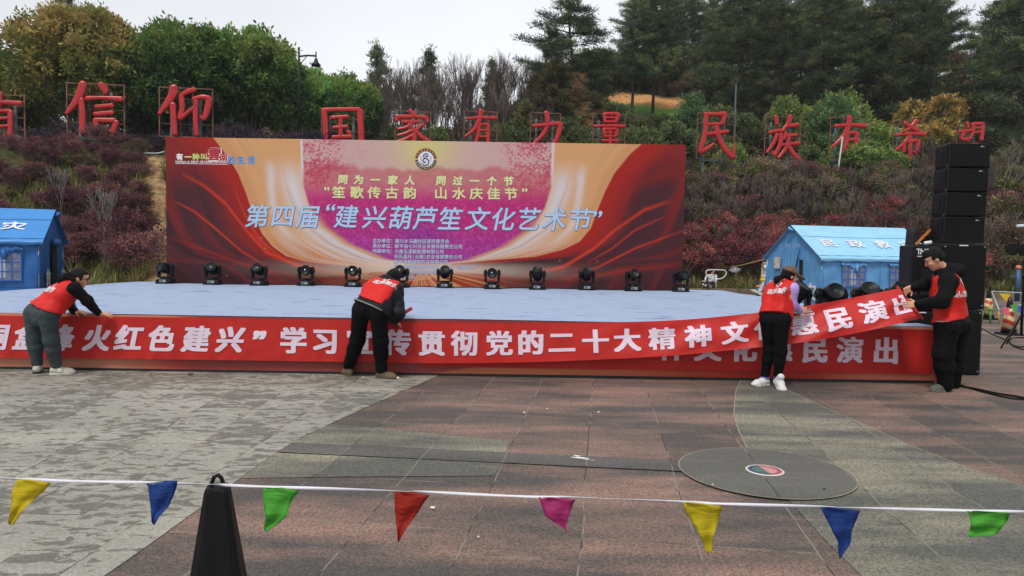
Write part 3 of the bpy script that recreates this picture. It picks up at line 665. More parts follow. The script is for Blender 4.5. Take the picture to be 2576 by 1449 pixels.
# ------------------------------------------------------------------ banners
M_ban = mat('banner_red', (186, 38, 34), .5, var=.08, scale=3, bump=.5, bscale=5, spec=.3, stretch=(1.6, 1, .6))
M_let = mat('banner_white', (226, 208, 226), .6, var=.03, scale=6, bump=.1, bscale=5)
KN = [(-90, 793, 8.90, -90, 898, 8.88), (0, 794, 8.90, 0, 900, 8.88), (430, 799, 8.90, 430, 904.5, 8.88), (859, 806, 8.90, 859, 910.5, 8.88), (1100, 812, 8.89, 1100, 914, 8.86),
      (1288, 813, 8.88, 1290, 912.5, 8.83), (1500, 811.5, 8.86, 1504, 905, 8.78), (1717, 804.5, 8.84, 1722, 892.5, 8.72), (1905, 787, 8.82, 1915, 873, 8.66), (2050, 765.5, 8.80, 2066, 854, 8.58), (2160, 746.5, 8.78, 2190, 832, 8.5), (2262, 726, 8.76, 2318, 800, 8.44)]
KT = np.array([(k[0] + k[3]) / 2 for k in KN]); KA = np.array([at(k[0], k[1], k[2]) for k in KN]); KB = np.array([at(k[3], k[4], k[5]) for k in KN])
def crom(K, P, t):
    t = np.atleast_1d(t); i = np.clip(np.searchsorted(K, t) - 1, 0, len(K) - 2); f = ((t - K[i]) / (K[i + 1] - K[i]))[:, None]
    def tang(j):
        a, b = np.maximum(j - 1, 0), np.minimum(j + 1, len(K) - 1); return (P[b] - P[a]) / (K[b] - K[a])[:, None]
    d = (K[i + 1] - K[i])[:, None]; h = f * f
    return P[i] * (2 * f * h - 3 * h + 1) + tang(i) * d * (f * h - 2 * h + f) + P[i + 1] * (3 * h - 2 * f * h) + tang(i + 1) * d * (f * h - h)
def ban(t, v, lift=0.0):
    """point of the raised banner: t along it, v from 0 (foot) to 1 (top)"""
    t = np.atleast_1d(np.asarray(t, float)); v = np.atleast_1d(np.asarray(v, float)); a, b = crom(KT, KA, t), crom(KT, KB, t)
    p = b + (a - b) * v[:, None]; free = sm(1300, 2100, t)
    w = .010 * np.sin(t / 9.5 - 9 * v + 2 * np.sin(t / 31)) * sm(.45, 0, v) * sm(1300, 600, t) + .014 * np.sin(t / 60 - 7 * v) * free + .012 * np.sin(t / 47 + 3 * v) * np.sin(pi * np.clip(v, 0, 1)) + .008 * np.sin(t / 19 - 5 * v) * sm(.0, .3, v) * sm(1, .7, v)
    pinch = .02 * np.exp(-((t - 200) / 60) ** 2) * sm(.6, 1, v) + .02 * np.exp(-((t - 955) / 40) ** 2) * sm(.6, 1, v)
    p[:, 1] -= (w * (.35 + 1.6 * free) + pinch + lift - .006); p[:, 2] += .035 * free * np.sin(pi * v) * 0; return p
def banner_cloth(name, parent, t0, t1, n, m_):
    tt = np.linspace(t0, t1, n); vv = np.linspace(0, 1, m_); T_, V_ = np.meshgrid(tt, vv); p = ban(T_.ravel(), V_.ravel()); i = np.arange(n * m_).reshape(m_, n)
    f = np.column_stack([i[:-1, :-1].ravel(), i[:-1, 1:].ravel(), i[1:, 1:].ravel(), i[1:, :-1].ravel()]); return link(name, mesh_from(name, p, f, True), M_ban, parent)
def split_cols(v, f, step):
    """cut flat lettering along vertical lines so it can follow a curved cloth"""
    import bmesh
    bm = bmesh.new(); vs = [bm.verts.new((*p, 0) if len(p) == 2 else p) for p in v]
    for q in f:
        try: bm.faces.new([vs[i] for i in q])
        except ValueError: pass
    x0, x1 = v[:, 0].min(), v[:, 0].max()
    for x in np.arange(math.floor(x0 / step) * step + step, x1, step):
        bmesh.ops.bisect_plane(bm, geom=bm.verts[:] + bm.edges[:] + bm.faces[:], plane_co=(x, 0, 0), plane_no=(1, 0, 0))
    bm.verts.ensure_lookup_table(); bm.verts.index_update()
    V2 = np.array([p.co[:] for p in bm.verts]); F2 = [tuple(q.index for q in g.verts) for g in bm.faces]; bm.free(); return V2, F2
ub = thing('banner', 'long red banner with white Chinese lettering being lifted up at its right end', 'banner', (0, 0, 0))
banner_cloth('cloth', ub, -90, 2290, 640, 32)
VV, FF, b = [], [], 0
for ch, x, slant in ([('铜', -12, 1), ('盒', 70, 1), ('烽', 152, 1), ('火', 245, 1), ('红', 325, 1), ('色', 407, 1), ('建', 494, 1), ('兴', 580, 1), ('”', 653, 1)] +
              [(c, q, 0) for c, q in zip('学习宣传贯彻党的二十大精神文化惠民演出', (738, 818, 905, 1000, 1086, 1169, 1256, 1335, 1413, 1498, 1578, 1666, 1757, 1848, 1932, 2022, 2107, 2198, 2278))]):
    q, z, f = fat(ch, (.05, .026) if ch not in '惠演精彻党' else (.04, .02), .98, .2 if slant else 0.0)
    sz = .345 if ch != '”' else .38
    q3 = np.column_stack([q * sz, z]); q3, f = split_cols(q3, f, .05)
    ppm = 201.0                                           # banner units (t) per metre
    t_ = np.minimum(x + q3[:, 0] * ppm, 2287); v_ = .5 + (q3[:, 1] + (.06 if ch == '”' else 0)) / .535
    VV.append(ban(t_, v_, .008) - np.column_stack([0 * t_, q3[:, 2], 0 * t_])); FF += [tuple(b + k for k in g) for g in f]; b += len(q3)
link('lettering', mesh_from('lettering', np.vstack(VV), FF), M_let, ub)
pA, pB = ban(2290, 1.06)[0], ban(2290, -.04)[0]
MB().tube([pA, pB], .016, 10).build('rod', mat('rod_red', (196, 36, 30), .45), ub)
lb = thing('banner', 'red banner already fixed flat along the stage front, half hidden under the lifted one', 'banner', (0, 0, 0))
LZ0, LZ1 = float(at(1800, 933, 8.93)[2]), float(at(2200, 827, 8.93)[2]); LX1 = float(at(2349, 880, 8.93)[0])
xs = np.linspace(-1.1, LX1, 220); zs = np.linspace(LZ0, LZ1, 12); X, Z = np.meshgrid(xs, zs)
def lban(x, z, lift=0): return np.column_stack([x, 8.932 - .006 * np.sin(x * 5 + z * 7) * np.sin((z - LZ0) / (LZ1 - LZ0) * pi) - .004 - lift, z])
i = np.arange(X.size).reshape(X.shape); f = np.column_stack([i[:-1, :-1].ravel(), i[:-1, 1:].ravel(), i[1:, 1:].ravel(), i[1:, :-1].ravel()])
link('cloth', mesh_from('cloth', lban(X.ravel(), Z.ravel()), f, True), M_ban, lb)
VV, FF, b = [], [], 0
for ch, x in zip('神文化惠民演出', (1690, 1780, 1870, 1961, 2050, 2138, 2228)):
    q, z, f = fat(ch, (.05, .026) if ch not in '惠演' else (.04, .02), .98); q3, f = split_cols(np.column_stack([q * .345, z]), f, .08); c = at(x, 886, 8.93)
    VV.append(lban(q3[:, 0] + c[0], q3[:, 1] + (LZ0 + LZ1) / 2 + .01, .005 + q3[:, 2])); FF += [tuple(b + k for k in g) for g in f]; b += len(q3)
link('lettering', mesh_from('lettering', np.vstack(VV), FF), M_let, lb)

# ------------------------------------------------------------------ moving-head lights
M_blk = mat('black_plastic', (14, 15, 17), .45, var=.2, scale=20, spec=.3)
M_blk2 = mat('black_rubber', (13, 13, 15), .6, var=.2, scale=20, spec=.25)
M_lens = mat('lens_glass', (14, 34, 30), .06, var=.3, scale=6, spec=.9)
M_gry = mat('panel_grey', (150, 156, 160), .35, var=.2, scale=60)
def moving_head(label, tilt=.35, pan=0.0, group='moving-head lights along the backdrop'):
    t = thing('moving_head_light', label, 'stage light', (0, 0, 0), 0, group)
    b = MB().box((0, 0, .065), (.36, .27, .10), None, .02); b.box((0, 0, .012), (.40, .2, .024)); b.build('base', M_blk, t)
    pnl = MB().box((0, -.137, .068), (.15, .008, .055), None, .002).build('display', M_gry, t)
    MB().box((-.03, -.1425, .068), (.055, .004, .032)).build('screen', mat('screen_dim', (70, 84, 92), .2), pnl)
    y = MB().lathe([(.11, .115), (.11, .135), (.09, .145)], 20)
    for s in (-1, 1):
        y.box((s * .155, 0, .31), (.055, .13, .30), None, .02); y.lathe([(.06, -.012), (.06, .012)], 16, (s * .186, 0, .37), roty(pi / 2))
    y.box((0, 0, .155), (.33, .14, .035), None, .01); y.build('yoke', M_blk, t)
    R = rotz(pan) @ rotx(-tilt)
    Hc = V(0, 0, .37); h = MB()
    prof = [(.03, -.17), (.085, -.165), (.108, -.12), (.118, -.03), (.122, .05), (.118, .10), (.112, .15), (.104, .158), (.098, .15)]
    Rh = R @ rotx(pi / 2)
    h.lathe(prof, 22, Hc, Rh)
    for k in range(10): a = k * 2 * pi / 10; h.box(Hc + Rh @ V(.112 * cos(a), .112 * sin(a), .0), (.02, .02, .18), Rh @ rotz(a))
    hd = h.build('head', M_blk, t)
    MB().lathe([(.0, .152), (.05, .148), (.097, .135)][::-1], 22, Hc, Rh).build('lens', M_lens, hd)
    return t
ordn = ['leftmost', 'second', 'third', 'fourth', 'fifth', 'sixth', 'seventh', 'eighth', 'ninth', 'tenth', 'eleventh', 'last']
LX = [416, 535, 652, 770, 888, 1008, 1119, 1238, 1352, 1476, 1593, 1713]
LT = [(.25, -.5), (.5, 0), (.45, 0), (.1, .1), (.2, 0), (.5, 0), (.55, .1), (.1, -.1), (.9, 0), (.8, .1), (.4, 0), (.3, .5)]
extra = ['beyond the left edge of the backdrop', 'under the dark red silk', 'under the streaked silk', 'with its head level', 'before the orange silk', 'behind the bending man in black trousers', 'just right of the organiser lines', 'with its head dipped low', 'tilted far upward', 'tilted up under red silk', 'near the dark right corner', 'turned aside at the right edge of the backdrop']
for k, x in enumerate(LX):
    p = at(x, 700, 16.75 - .08 * (k % 3)); bx = ('%s black moving-head light in the row, %s' % (ordn[k], extra[k])) if k not in (0, 11) else ('%s black moving-head light of the row, %s' % (ordn[k], extra[k]))
    o = moving_head(bx, *LT[k]); o.location = (p[0], p[1], SH + .002); o.rotation_euler = (0, 0, .1 * math.sin(k * 2.1)); o.scale = (.98, .98, .98)
for x, y, (tl, pn), lab in ((2001, 9.25, (.9, .9), 'big moving-head light at stage front, half hidden behind the woman in the cap'), (2090, 9.2, (.42, .0), 'big moving-head light facing forward before the blue tent corner'), (2181, 9.25, (.75, -.1), 'big moving-head light tilted up behind the lifted end of the banner'), (2262, 9.45, (1.1, .3), 'moving-head light mostly hidden below the hand holding the banner')):
    p = at(x, 760, y); o = moving_head(lab, tl, pn, 'moving-head lights at the right front of the stage'); o.location = (p[0], y, SH + .002); o.scale = (1.0, 1.0, .97)
# cable lying along the foot of the backdrop
pts = [V(x, 16.98 + .06 * sin(x * 2.3) + .03 * sin(x * 7), SH + .014 + .006 * sin(x * 5)) for x in np.arange(-8.3, 4.2, .18)]
tag(MB().tube(pts, .012, 5).build('power_cable', M_blk2), 'thin black power cable lying along the foot of the backdrop', 'cable')

# ------------------------------------------------------------------ relief tents
def tent(label, loc, rz, Ln, Wd, He, Hr, roofc, wallc, gend, texts):
    t = thing('relief_tent', label, 'tent', loc, rz, None)
    mr = mat('tent_roof', roofc, .42, var=.07, scale=1.5, bump=.5, bscale=2.2, spec=.4, stretch=(.8, 3, 3)); mw = mat('tent_wall', wallc, .5, var=.1, scale=2, bump=.8, bscale=3.2, spec=.35, stretch=(2.2, 2.2, .9))  # roof paler than walls: the top light is put into the fabric colours
    mwh = mat('tent_white', (222, 228, 234), .6)
    ov = .10
    def slope(side):
        nu, nv = 40, 14; u = np.linspace(-ov, Ln + ov, nu); s = np.linspace(0, 1.06, nv); U, S = np.meshgrid(u, s)
        yy = Wd / 2 * (1 - S) if side == 0 else Wd / 2 * (1 + S); z = Hr + (He - Hr) * S - .035 * np.sin(pi * np.clip(S, 0, 1)) * np.sin(pi * np.clip(U / Ln, 0, 1)) + .006 * np.sin(U * 9 + S * 4) * S
        v = np.column_stack([U.ravel(), yy.ravel(), z.ravel()]); i = np.arange(nu * nv).reshape(nv, nu); f = np.column_stack([i[:-1, :-1].ravel(), i[:-1, 1:].ravel(), i[1:, 1:].ravel(), i[1:, :-1].ravel()])
        # hanging hem along the eave
        e = i[-1]; hem = v[e] + np.column_stack([0 * e, 0 * e, -.07 - .012 * np.sin(u * 8)]); b = len(v); v = np.vstack([v, hem]); f = np.vstack([f, np.column_stack([e[:-1], e[1:], b + np.arange(1, nu), b + np.arange(nu - 1)])])
        # thickness
        n = len(v); v2 = v - V(0, 0, .008); v = np.vstack([v, v2]); f = np.vstack([f, f[:, ::-1] + n]); return v, f
    for k, nm in ((0, 'roof'), (1, 'roof')):
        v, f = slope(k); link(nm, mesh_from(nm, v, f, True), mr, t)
    def wall(P0, P1, z1f, name, holes=()):
        P0, P1 = V(*P0), V(*P1); n, m_ = 30, 14; a = np.linspace(0, 1, n); s = np.linspace(0, 1, m_); A_, S = np.meshgrid(a, s); ln = np.linalg.norm(P1 - P0); nn = V((P1 - P0)[1], -(P1 - P0)[0]) / ln
        w = .022 * np.sin(A_ * ln * 6 + 2.5 * np.sin(S * 5)) * (1 - S * .7) + .012 * np.sin(A_ * ln * 13 + S * 11) * (1 - S * .5) - .012; x = P0[0] + (P1 - P0)[0] * A_ + nn[0] * w; y = P0[1] + (P1 - P0)[1] * A_ + nn[1] * w; z = S * z1f(A_)
        v = np.column_stack([x.ravel(), y.ravel(), z.ravel()]); i = np.arange(n * m_).reshape(m_, n); f = np.column_stack([i[:-1, :-1].ravel(), i[:-1, 1:].ravel(), i[1:, 1:].ravel(), i[1:, :-1].ravel()])
        return link(name, mesh_from(name, v, f, True), mw, t)
    flat = lambda a: He * np.ones_like(a); gab = lambda a: He + (Hr - He) * (1 - np.abs(2 * a - 1)) - .03
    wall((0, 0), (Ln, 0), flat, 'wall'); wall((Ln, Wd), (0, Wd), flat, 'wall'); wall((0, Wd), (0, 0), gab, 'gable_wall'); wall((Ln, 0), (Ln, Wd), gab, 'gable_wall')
    mp_ = mat('tent_pole', (186, 188, 190), .35, .7)
    p = MB()
    for x in (0.03, Ln - .03):
        for y in (.03, Wd - .03): p.tube([(x, y, 0), (x, y, He)], .018, 8)
    p.build('frame', mp_, t)
    sm_ = mat('tent_seam', tuple(int(q * .72) for q in wallc), .6)
    q = MB()
    for s in (.36, .97): q.tube([(x, Wd / 2 * (1 - s), Hr + (He - Hr) * s - .035 * sin(pi * s) * sin(pi * min(max(x / Ln, 0), 1)) + .006) for x in np.linspace(-ov, Ln + ov, 24)], .007, 5)
    q.build('roof_seam', sm_, t)
    q = MB()
    for x in (.06, Ln * .5, Ln - .06): q.tube([(x, -.04, .02), (x, -.036, He - .12)], .009, 5)
    q.tube([(0, -.04, .42), (Ln, -.04, .42)], .007, 5); q.build('wall_seam', sm_, t)
    # windows with a grid and a rolled flap, on the long wall
    mg = mat('window_mesh', (112, 124, 152), .5, var=.25, scale=14); mf = mat('tent_webbing', (44, 100, 190), .5); mli = mat('window_daylight', (168, 178, 192), .5, var=.2, scale=8)
    for wx in texts['windows']:
        w = MB().box((wx, -.032, .98), (.92, .01, .78)).build('window', mg, t)
        g = MB()
        for k in range(5): g.box((wx - .45 + .225 * k, -.042, .98), (.03, .008, .82))
        for k in range(4): g.box((wx, -.041, .60 + .255 * k), (.96, .008, .028))
        g.build('grid', mf, w); MB().box((wx - .02, -.0385, .93), (.2, .003, .5)).build('daylight_patch', mli, w)  # paler patch puts daylight seen through the mesh into the colour
        fl = MB(); n = 24; v = []
        for k in range(n + 1):
            x = wx - .5 + k / n; d = .09 + .22 * math.exp(-((x - wx - .05) / .13) ** 2) + .02 * sin(k * 2.1)
            v += [(x, -.05 - .03 * sin(k), He - .22), (x, -.085 - .035 * sin(k * 1.3), He - .22 - d * .5), (x, -.055, He - .22 - d)]
        f = []
        for k in range(n): f += [(3 * k, 3 * k + 1, 3 * k + 4, 3 * k + 3), (3 * k + 1, 3 * k + 2, 3 * k + 5, 3 * k + 4)]
        fl.add(v, f, True); fl.tube([(wx + .05, -.08, He - .28), (wx + .07, -.1, He - .45), (wx + .1, -.09, He - .55)], [.05, .06, .02], 8); fl.build('flap', mw, w)
    # lettering on the roof, on the gable
    nrm = unit(V(0, -(Hr - He), Wd / 2)); up = unit(V(0, Wd / 2, Hr - He))
    it = [(c, x, 0, .50) for c, x in texts['roof']]
    def pl(q, z):
        base = V(0, Wd / 2 * .42, Hr - (Hr - He) * .58); return base + q[:, :1] * V(1, 0, 0) + q[:, 1:] * up * .95 + (nrm * .012) + z[:, None] * nrm
    if it: v, f = letters(it, pl, .03, 1.25, 0); link('roof_lettering', mesh_from('roof_lettering', v, f), mwh, t)
    gx, sgn = (0, -1) if gend == 0 else (Ln, 1)
    def pg(q, z): return np.column_stack([np.full(len(q), gx + sgn * .055) + sgn * z, (Wd - q[:, 0]) if gend == 0 else q[:, 0], q[:, 1]])
    v, f = letters(texts['gable'], pg, .028, .95); link('gable_lettering', mesh_from('gable_lettering', v, f), mwh, t)
    if texts.get('small'):
        v, f = letters(texts['small'], pg, .012, .9); link('country_lettering', mesh_from('country_lettering', v, f), mat('tent_pale_ink', (150, 190, 226), .6), t)
    X = gx + sgn * .03; dk = mat('tent_inside_shade', (12, 14, 20), .9)
    for (y0, y1, z0, z1) in texts['door']:
        MB().box((X + sgn * .012, (y0 + y1) / 2, (z0 + z1) / 2), (.02, y1 - y0, z1 - z0)).build('doorway', dk, t)  # flat near-black panel stands in for the shade inside the tent
    if gend == 0:                                    # tied back door curtain
        n, m_ = 26, 16; a = np.linspace(0, 1, n); s = np.linspace(0, 1, m_); A_, S = np.meshgrid(a, s)
        y = 1.92 - A_ * (.80 * (1 - .45 * S) ) + .0; z = 1.86 - 1.2 * S + .06 * np.sin(A_ * 3); x = gx - .07 - .025 * np.sin(A_ * 22 + S * 2) * (.3 + S) - .02
        v = np.column_stack([x.ravel(), y.ravel(), z.ravel()]); i = np.arange(n * m_).reshape(m_, n); f = np.column_stack([i[:-1, :-1].ravel(), i[:-1, 1:].ravel(), i[1:, 1:].ravel(), i[1:, :-1].ravel()])
        link('door_curtain', mesh_from('door_curtain', v, f, True), mw, t)
        MB().box((gx - .06, 2.4, 1.37), (.006, .36, .42)).build('notice_sheet', mat('notice_paper', (206, 200, 190), .7, var=.3, scale=9), t)
    else:
        r = MB(); r.tube([(X + .05, 1.33, 1.72), (X + .09, 1.6, 1.66), (X + .05, 1.88, 1.72)], [.07, .12, .07], 10); r.build('door_curtain', mat('rolled_curtain', (64, 120, 190), .5, var=.4, scale=7, bump=.5, bscale=8), t)
    # gathered cloth at the ridge end
    g = MB(); g.tube([(gx + sgn * .1, Wd / 2 - .14, Hr - .2), (gx + sgn * .16, Wd / 2, Hr - .12), (gx + sgn * .1, Wd / 2 + .16, Hr - .22)], [.03, .07, .03], 8); g.build('ridge_flap', mw, t)
    return t
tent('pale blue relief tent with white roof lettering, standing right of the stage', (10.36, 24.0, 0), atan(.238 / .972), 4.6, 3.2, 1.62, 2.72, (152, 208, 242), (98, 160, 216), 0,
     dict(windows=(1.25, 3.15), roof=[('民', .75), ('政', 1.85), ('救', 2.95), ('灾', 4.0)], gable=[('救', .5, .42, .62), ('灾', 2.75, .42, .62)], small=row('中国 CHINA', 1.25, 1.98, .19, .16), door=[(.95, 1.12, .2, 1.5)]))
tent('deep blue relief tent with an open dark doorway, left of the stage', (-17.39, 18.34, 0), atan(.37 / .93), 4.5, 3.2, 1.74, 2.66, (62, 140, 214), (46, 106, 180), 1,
     dict(windows=(1.4, 3.62), roof=[('民', .6), ('政', 1.7), ('救', 2.8), ('灾', 3.75)], gable=[('救', .75, .62, .62), ('灾', 2.75, .62, .62)], door=[(1.28, 1.92, .05, 1.68)]))
M_rope = mat('guy_rope', (176, 160, 110), .8)
a, b = at(1921, 653, 27.0), V(9.35, 32.0, 0); b[2] = hz(9.35, 32.0) + .02
tag(MB().tube([a, (a + b) / 2 - V(0, 0, .04), b], .018, 6).build('guy_rope', M_rope), 'straight tan guy rope running from the right tent down to the bank', 'rope')
a = at(257, 607 + 6, 23.2); pts = [at(257, 613, 23.1), at(265, 628, 23.1), at(274, 640, 23.1), at(286, 640, 23.2), at(296, 630, 23.3), at(302, 618, 23.4)]
tag(MB().tube(pts, .014, 5).build('guy_rope', M_rope), 'slack pale rope hanging beside the left tent over the purple shrubs', 'rope')

# ------------------------------------------------------------------ loudspeakers at the right
M_cab = mat('speaker_paint', (22, 24, 30), .55, spec=.25, var=.25, scale=6, bump=.25, bscale=120); M_gril = mat('speaker_grille', (10, 11, 13), .6, spec=.2, var=.35, scale=3, bump=.4, bscale=260)
M_wh = mat('white_mark', (222, 224, 226), .4)
YF = 9.72
zz = [float(at(2430, y, YF)[2]) for y in (358, 420, 482, 544, 605)]
posn = ['topmost', 'second from the top', 'third from the top', 'lowest']
for k in range(4):
    z1, z0 = zz[k], zz[k + 1]; xL, xR = at(2383, 480, YF)[0], at(2486, 480, YF)[0]; xc = (xL + xR) / 2 - .012 * (k - 1); w = xR - xL; h = z1 - z0 - .008
    t = thing('line_array_speaker', 'black line-array speaker box, %s of the four stacked boxes' % posn[k], 'loudspeaker', (xc, YF, z0), 0, 'line-array boxes of the tall stack')
    t.rotation_euler = (radians(1.2 * (k - 1.5)), 0, 0)
    MB().box((0, .17, h / 2), (w, .34, h), None, .012).build('cabinet', M_cab, t)
    g = MB(); n = 10; v = []
    for j in range(n + 1):
        u = -w / 2 + .012 + (w - .024) * j / n; v += [(u, -.006 - .012 * sin(pi * j / n), .012), (u, -.006 - .012 * sin(pi * j / n), h - .012)]
    g.add(v, [(2 * j, 2 * j + 2, 2 * j + 3, 2 * j + 1) for j in range(n)], True); g.build('grille', M_gril, t)
    MB().lathe([(.03, 0), (.03, .004)], 14, (w * .28, -.018, h - .05), rotx(pi / 2) @ np.diag([1, .45, 1])).build('badge', mat('badge_grey', (120, 124, 128), .3, .5), t)
    s = MB(); s.box((-w / 2 - .006, .17, h / 2), (.014, .27, h * .8), None, .005); s.box((-w / 2 - .016, .17, h / 2), (.01, .13, h * .42), None, .004); s.build('side_handle', M_blk2, t)
    r = MB()
    for yy in (.03, .30): r.box((w / 2 + .006, yy, .02), (.012, .03, .05)); r.box((-w / 2 - .006, yy, .02), (.012, .03, .05))
    r.build('rigging', mat('rig_steel', (60, 62, 66), .4, .6), t)
def sub(label, loc, w, d, h, logo=False):
    t = thing('bass_cabinet', label, 'loudspeaker', loc, 0, 'bass cabinets beside the stage')
    MB().box((0, d / 2, h / 2), (w, d, h - .006), None, .015).build('cabinet', M_cab, t)
    MB().box((0, -.006, h / 2 - (.06 if logo else 0)), (w - .05, .012, h - .07 - (.14 if logo else 0)), None, .004).build('grille', M_gril, t)
    if not logo:
        MB().box((-.02, -.016, h - .03), (.12, .006, .016), None, .002).build('badge', M_wh, t)
        s = MB()
        for sx in (-1, 1):
            for z in (.05, h - .05): s.lathe([(.014, 0), (.014, .012)], 8, (sx * (w / 2 - .045), -.006, z), rotx(pi / 2))
        s.build('corner_bolt', mat('bolt_steel', (110, 114, 120), .3, .8), t)
    else:
        pl = MB().box((.03, -.012, h - .105), (w - .08, .014, .15), None, .004).build('name_plate', M_blk, t)
        v, f = letters([('T', -.112, h - .085, .105), ('N', -.054, h - .085, .105), ('S', .008, h - .085, .105)], lambda q, z: np.column_stack([q[:, 0], -.022 - z, q[:, 1]]), .02); link('name_lettering', mesh_from('nl', v, f), M_wh, pl)
        MB().box((-.03, -.022, h - .15), (.2, .004, .01)).build('name_rule', M_wh, pl)
        MB().box((.02, -.02, h * .42), (.2, .02, h * .4), None, .008).build('port', M_blk2, t)
    return t
gs = ground(2468, 945); sx = gs[0] - .31; sy = gs[1] + .02
sub('black bass cabinet standing on the ground under the right loudspeaker stack', (sx, sy, 0), .62, .7, .89)
sub('black bass cabinet in the middle of the right stack, under the line-array boxes', (sx + .02, sy, .892), .62, .7, .89)
fr = MB(); fr.box((sx + .02, sy + .3, 1.785 + .03), (.58, .5, .05)); fr.box((sx - .2, sy + .12, 1.84), (.05, .05, .1)); fr.box((sx + .24, sy + .12, 1.84), (.05, .05, .1)); fr.box((sx - .2, sy + .5, 1.84), (.05, .05, .1)); fr.box((sx + .24, sy + .5, 1.84), (.05, .05, .1))
tag(fr.build('rigging_frame', M_blk2), 'flat black rigging frame between the line-array boxes and the bass cabinet', 'frame')
sub('lower black cabinet behind the man holding the banner, below the lettered one', (5.55, 9.64, 0), .37, .3, .872)
sub('black cabinet with a white lettered name plate, behind the man holding the banner', (5.55, 9.62, .874), .385, .32, .875, True)
# black cloth hung over a post
n, m_ = 28, 20; v = []; c0 = at(2297, 600, 10.2); zt = float(at(2297, 574, 10.2)[2])
for j in range(m_):
    s = j / (m_ - 1); z = zt * (1 - s) + .02
    for k in range(n):
        a = 2 * pi * k / n; r = (.085 + .09 * s ** 1.5) * (1 + .12 * sin(5 * a + 3 * s) * (.3 + s)); v.append((c0[0] + r * cos(a) - .05 * s, c0[1] + r * sin(a), z))
f = [(j * n + k, (j + 1) * n + k, (j + 1) * n + (k + 1) % n, j * n + (k + 1) % n) for j in range(m_ - 1) for k in range(n)] + [tuple(range(n))]
mb = MB(); mb.add(v, f, True); tag(mb.build('draped_post', mat('black_cloth', (20, 21, 24), .7, bump=.5, bscale=6)), 'tall post draped in black cloth between the blue tent and the speakers', 'post')
a, b = at(2299, 620, 9.85), at(2345, 573, 9.95); mb = MB(); d = b - a; R = np.column_stack([unit(d), V(0, 1, 0), unit(np.cross(unit(d), V(0, 1, 0)))]); mb.box((a + b) / 2, (np.linalg.norm(d) * .8, .012, .03), R)
tag(mb.build('ratchet_strap', mat('strap_orange', (196, 112, 44), .6, var=.3, scale=20)), 'orange ratchet strap slanting up beside the line-array boxes', 'strap')
c = at(2334, 611, 9.82); tag(MB().lathe([(.022, -.05), (.026, -.045), (.026, .045), (.022, .05)], 14, c, roty(1.4)).build('white_canister', M_wh), 'small white canister lying on the black cabinet below the strap', 'canister')
# cables on the paving at the right
def gpts(P): return [V(*ground(x, y, .012)) for x, y in P]
def smooth(P, n=8):
    P = np.array(P); o = []
    for i in range(len(P) - 1):
        p0, p1, p2, p3 = P[max(i - 1, 0)], P[i], P[i + 1], P[min(i + 2, len(P) - 1)]
        for f in np.linspace(0, 1, n, endpoint=False): o.append(.5 * (2 * p1 + (p2 - p0) * f + (2 * p0 - 5 * p1 + 4 * p2 - p3) * f * f + (3 * p1 - p0 - 3 * p2 + p3) * f ** 3))
    return o + [P[-1]]
tag(MB().tube(smooth(gpts([(2404, 962), (2420, 972), (2450, 977), (2500, 988), (2576, 1001), (2700, 1030)])), .013, 6).build('cable', M_blk2), 'thick black cable running right from the foot of the man at the stage end', 'cable', 'cables on the paving')
tag(MB().tube(smooth(gpts([(2410, 966), (2440, 976), (2490, 990), (2540, 1001), (2600, 1010), (2720, 1050)])), .010, 6).build('cable', M_blk2), 'thinner black cable beside the thick one on the paving at the right', 'cable', 'cables on the paving')
tag(MB().tube(smooth(gpts([(2470, 826), (2500, 842), (2530, 855), (2545, 866), (2565, 872), (2600, 868), (2590, 852), (2550, 850), (2540, 862), (2570, 878), (2640, 880)])), .012, 6).build('cable', M_blk2), 'looped black cable on the paving by the light stand', 'cable', 'cables on the paving')
# ------------------------------------------------------------------ stand with par lights at the right edge
LY = 12.7; sc = ground(2573, 868); sxx, syy = float(at(2571, 800, LY)[0]), LY
t = thing('light_stand', 'black tripod light stand with a white top bar at the right edge', 'light stand', (sxx, syy, 0))
zt = float(at(2560, 569, LY)[2])
mb = MB().tube([(0, 0, .25), (0, 0, 1.3), (0, 0, zt)], [.022, .02, .016], 10); mb.lathe([(.03, 1.25), (.03, 1.35)], 10); mb.build('pole', M_blk, t)
for k in range(3):
    a = radians(200) + k * 2 * pi / 3; l = MB().tube([(0, 0, .62), (.5 * cos(a), .5 * sin(a), .02)], .014, 6); l.tube([(0, 0, .24), (.3 * cos(a), .3 * sin(a), .26)], .009, 6); l.build('leg', M_blk, t)
MB().tube([(-.17, 0, zt), (.0, 0, zt + .01), (.6, 0, zt + .01)], .03, 10).build('top_bar', mat('white_bar', (208, 212, 216), .4), t)
for k, (dx, lab) in enumerate(((-.24, 'round black par light with pale lens at the left end of the white bar'), (-.02, 'second black par light on the white bar, cut by the right edge'))):
    p = thing('par_light', lab, 'stage light', (sxx + dx, syy, float(at(2536, 626, LY)[2])), 0, 'par lights on the stand'); R = rotz(-.5) @ rotx(pi / 2 + .1)
    MB().lathe([(.05, -.12), (.095, -.08), (.105, .06), (.112, .085), (.098, .085)], 18, (0, 0, 0), R).build('housing', M_blk, p)
    MB().lathe([(.098, .07), (.05, .078), (.0, .08)], 18, (0, 0, 0), R).build('lens', mat('lens_pale', (150, 160, 168), .15, var=.35, scale=60), p)
    dz = zt - float(at(2536, 626, LY)[2])
    y = MB(); y.tube([(-.12, 0, 0), (-.12, 0, .15), (0, 0, .18), (.12, 0, .15), (.12, 0, 0)], .01, 6); y.tube([(0, 0, .18), (0, 0, dz - .02)], .014, 6); y.build('yoke', M_blk, p)

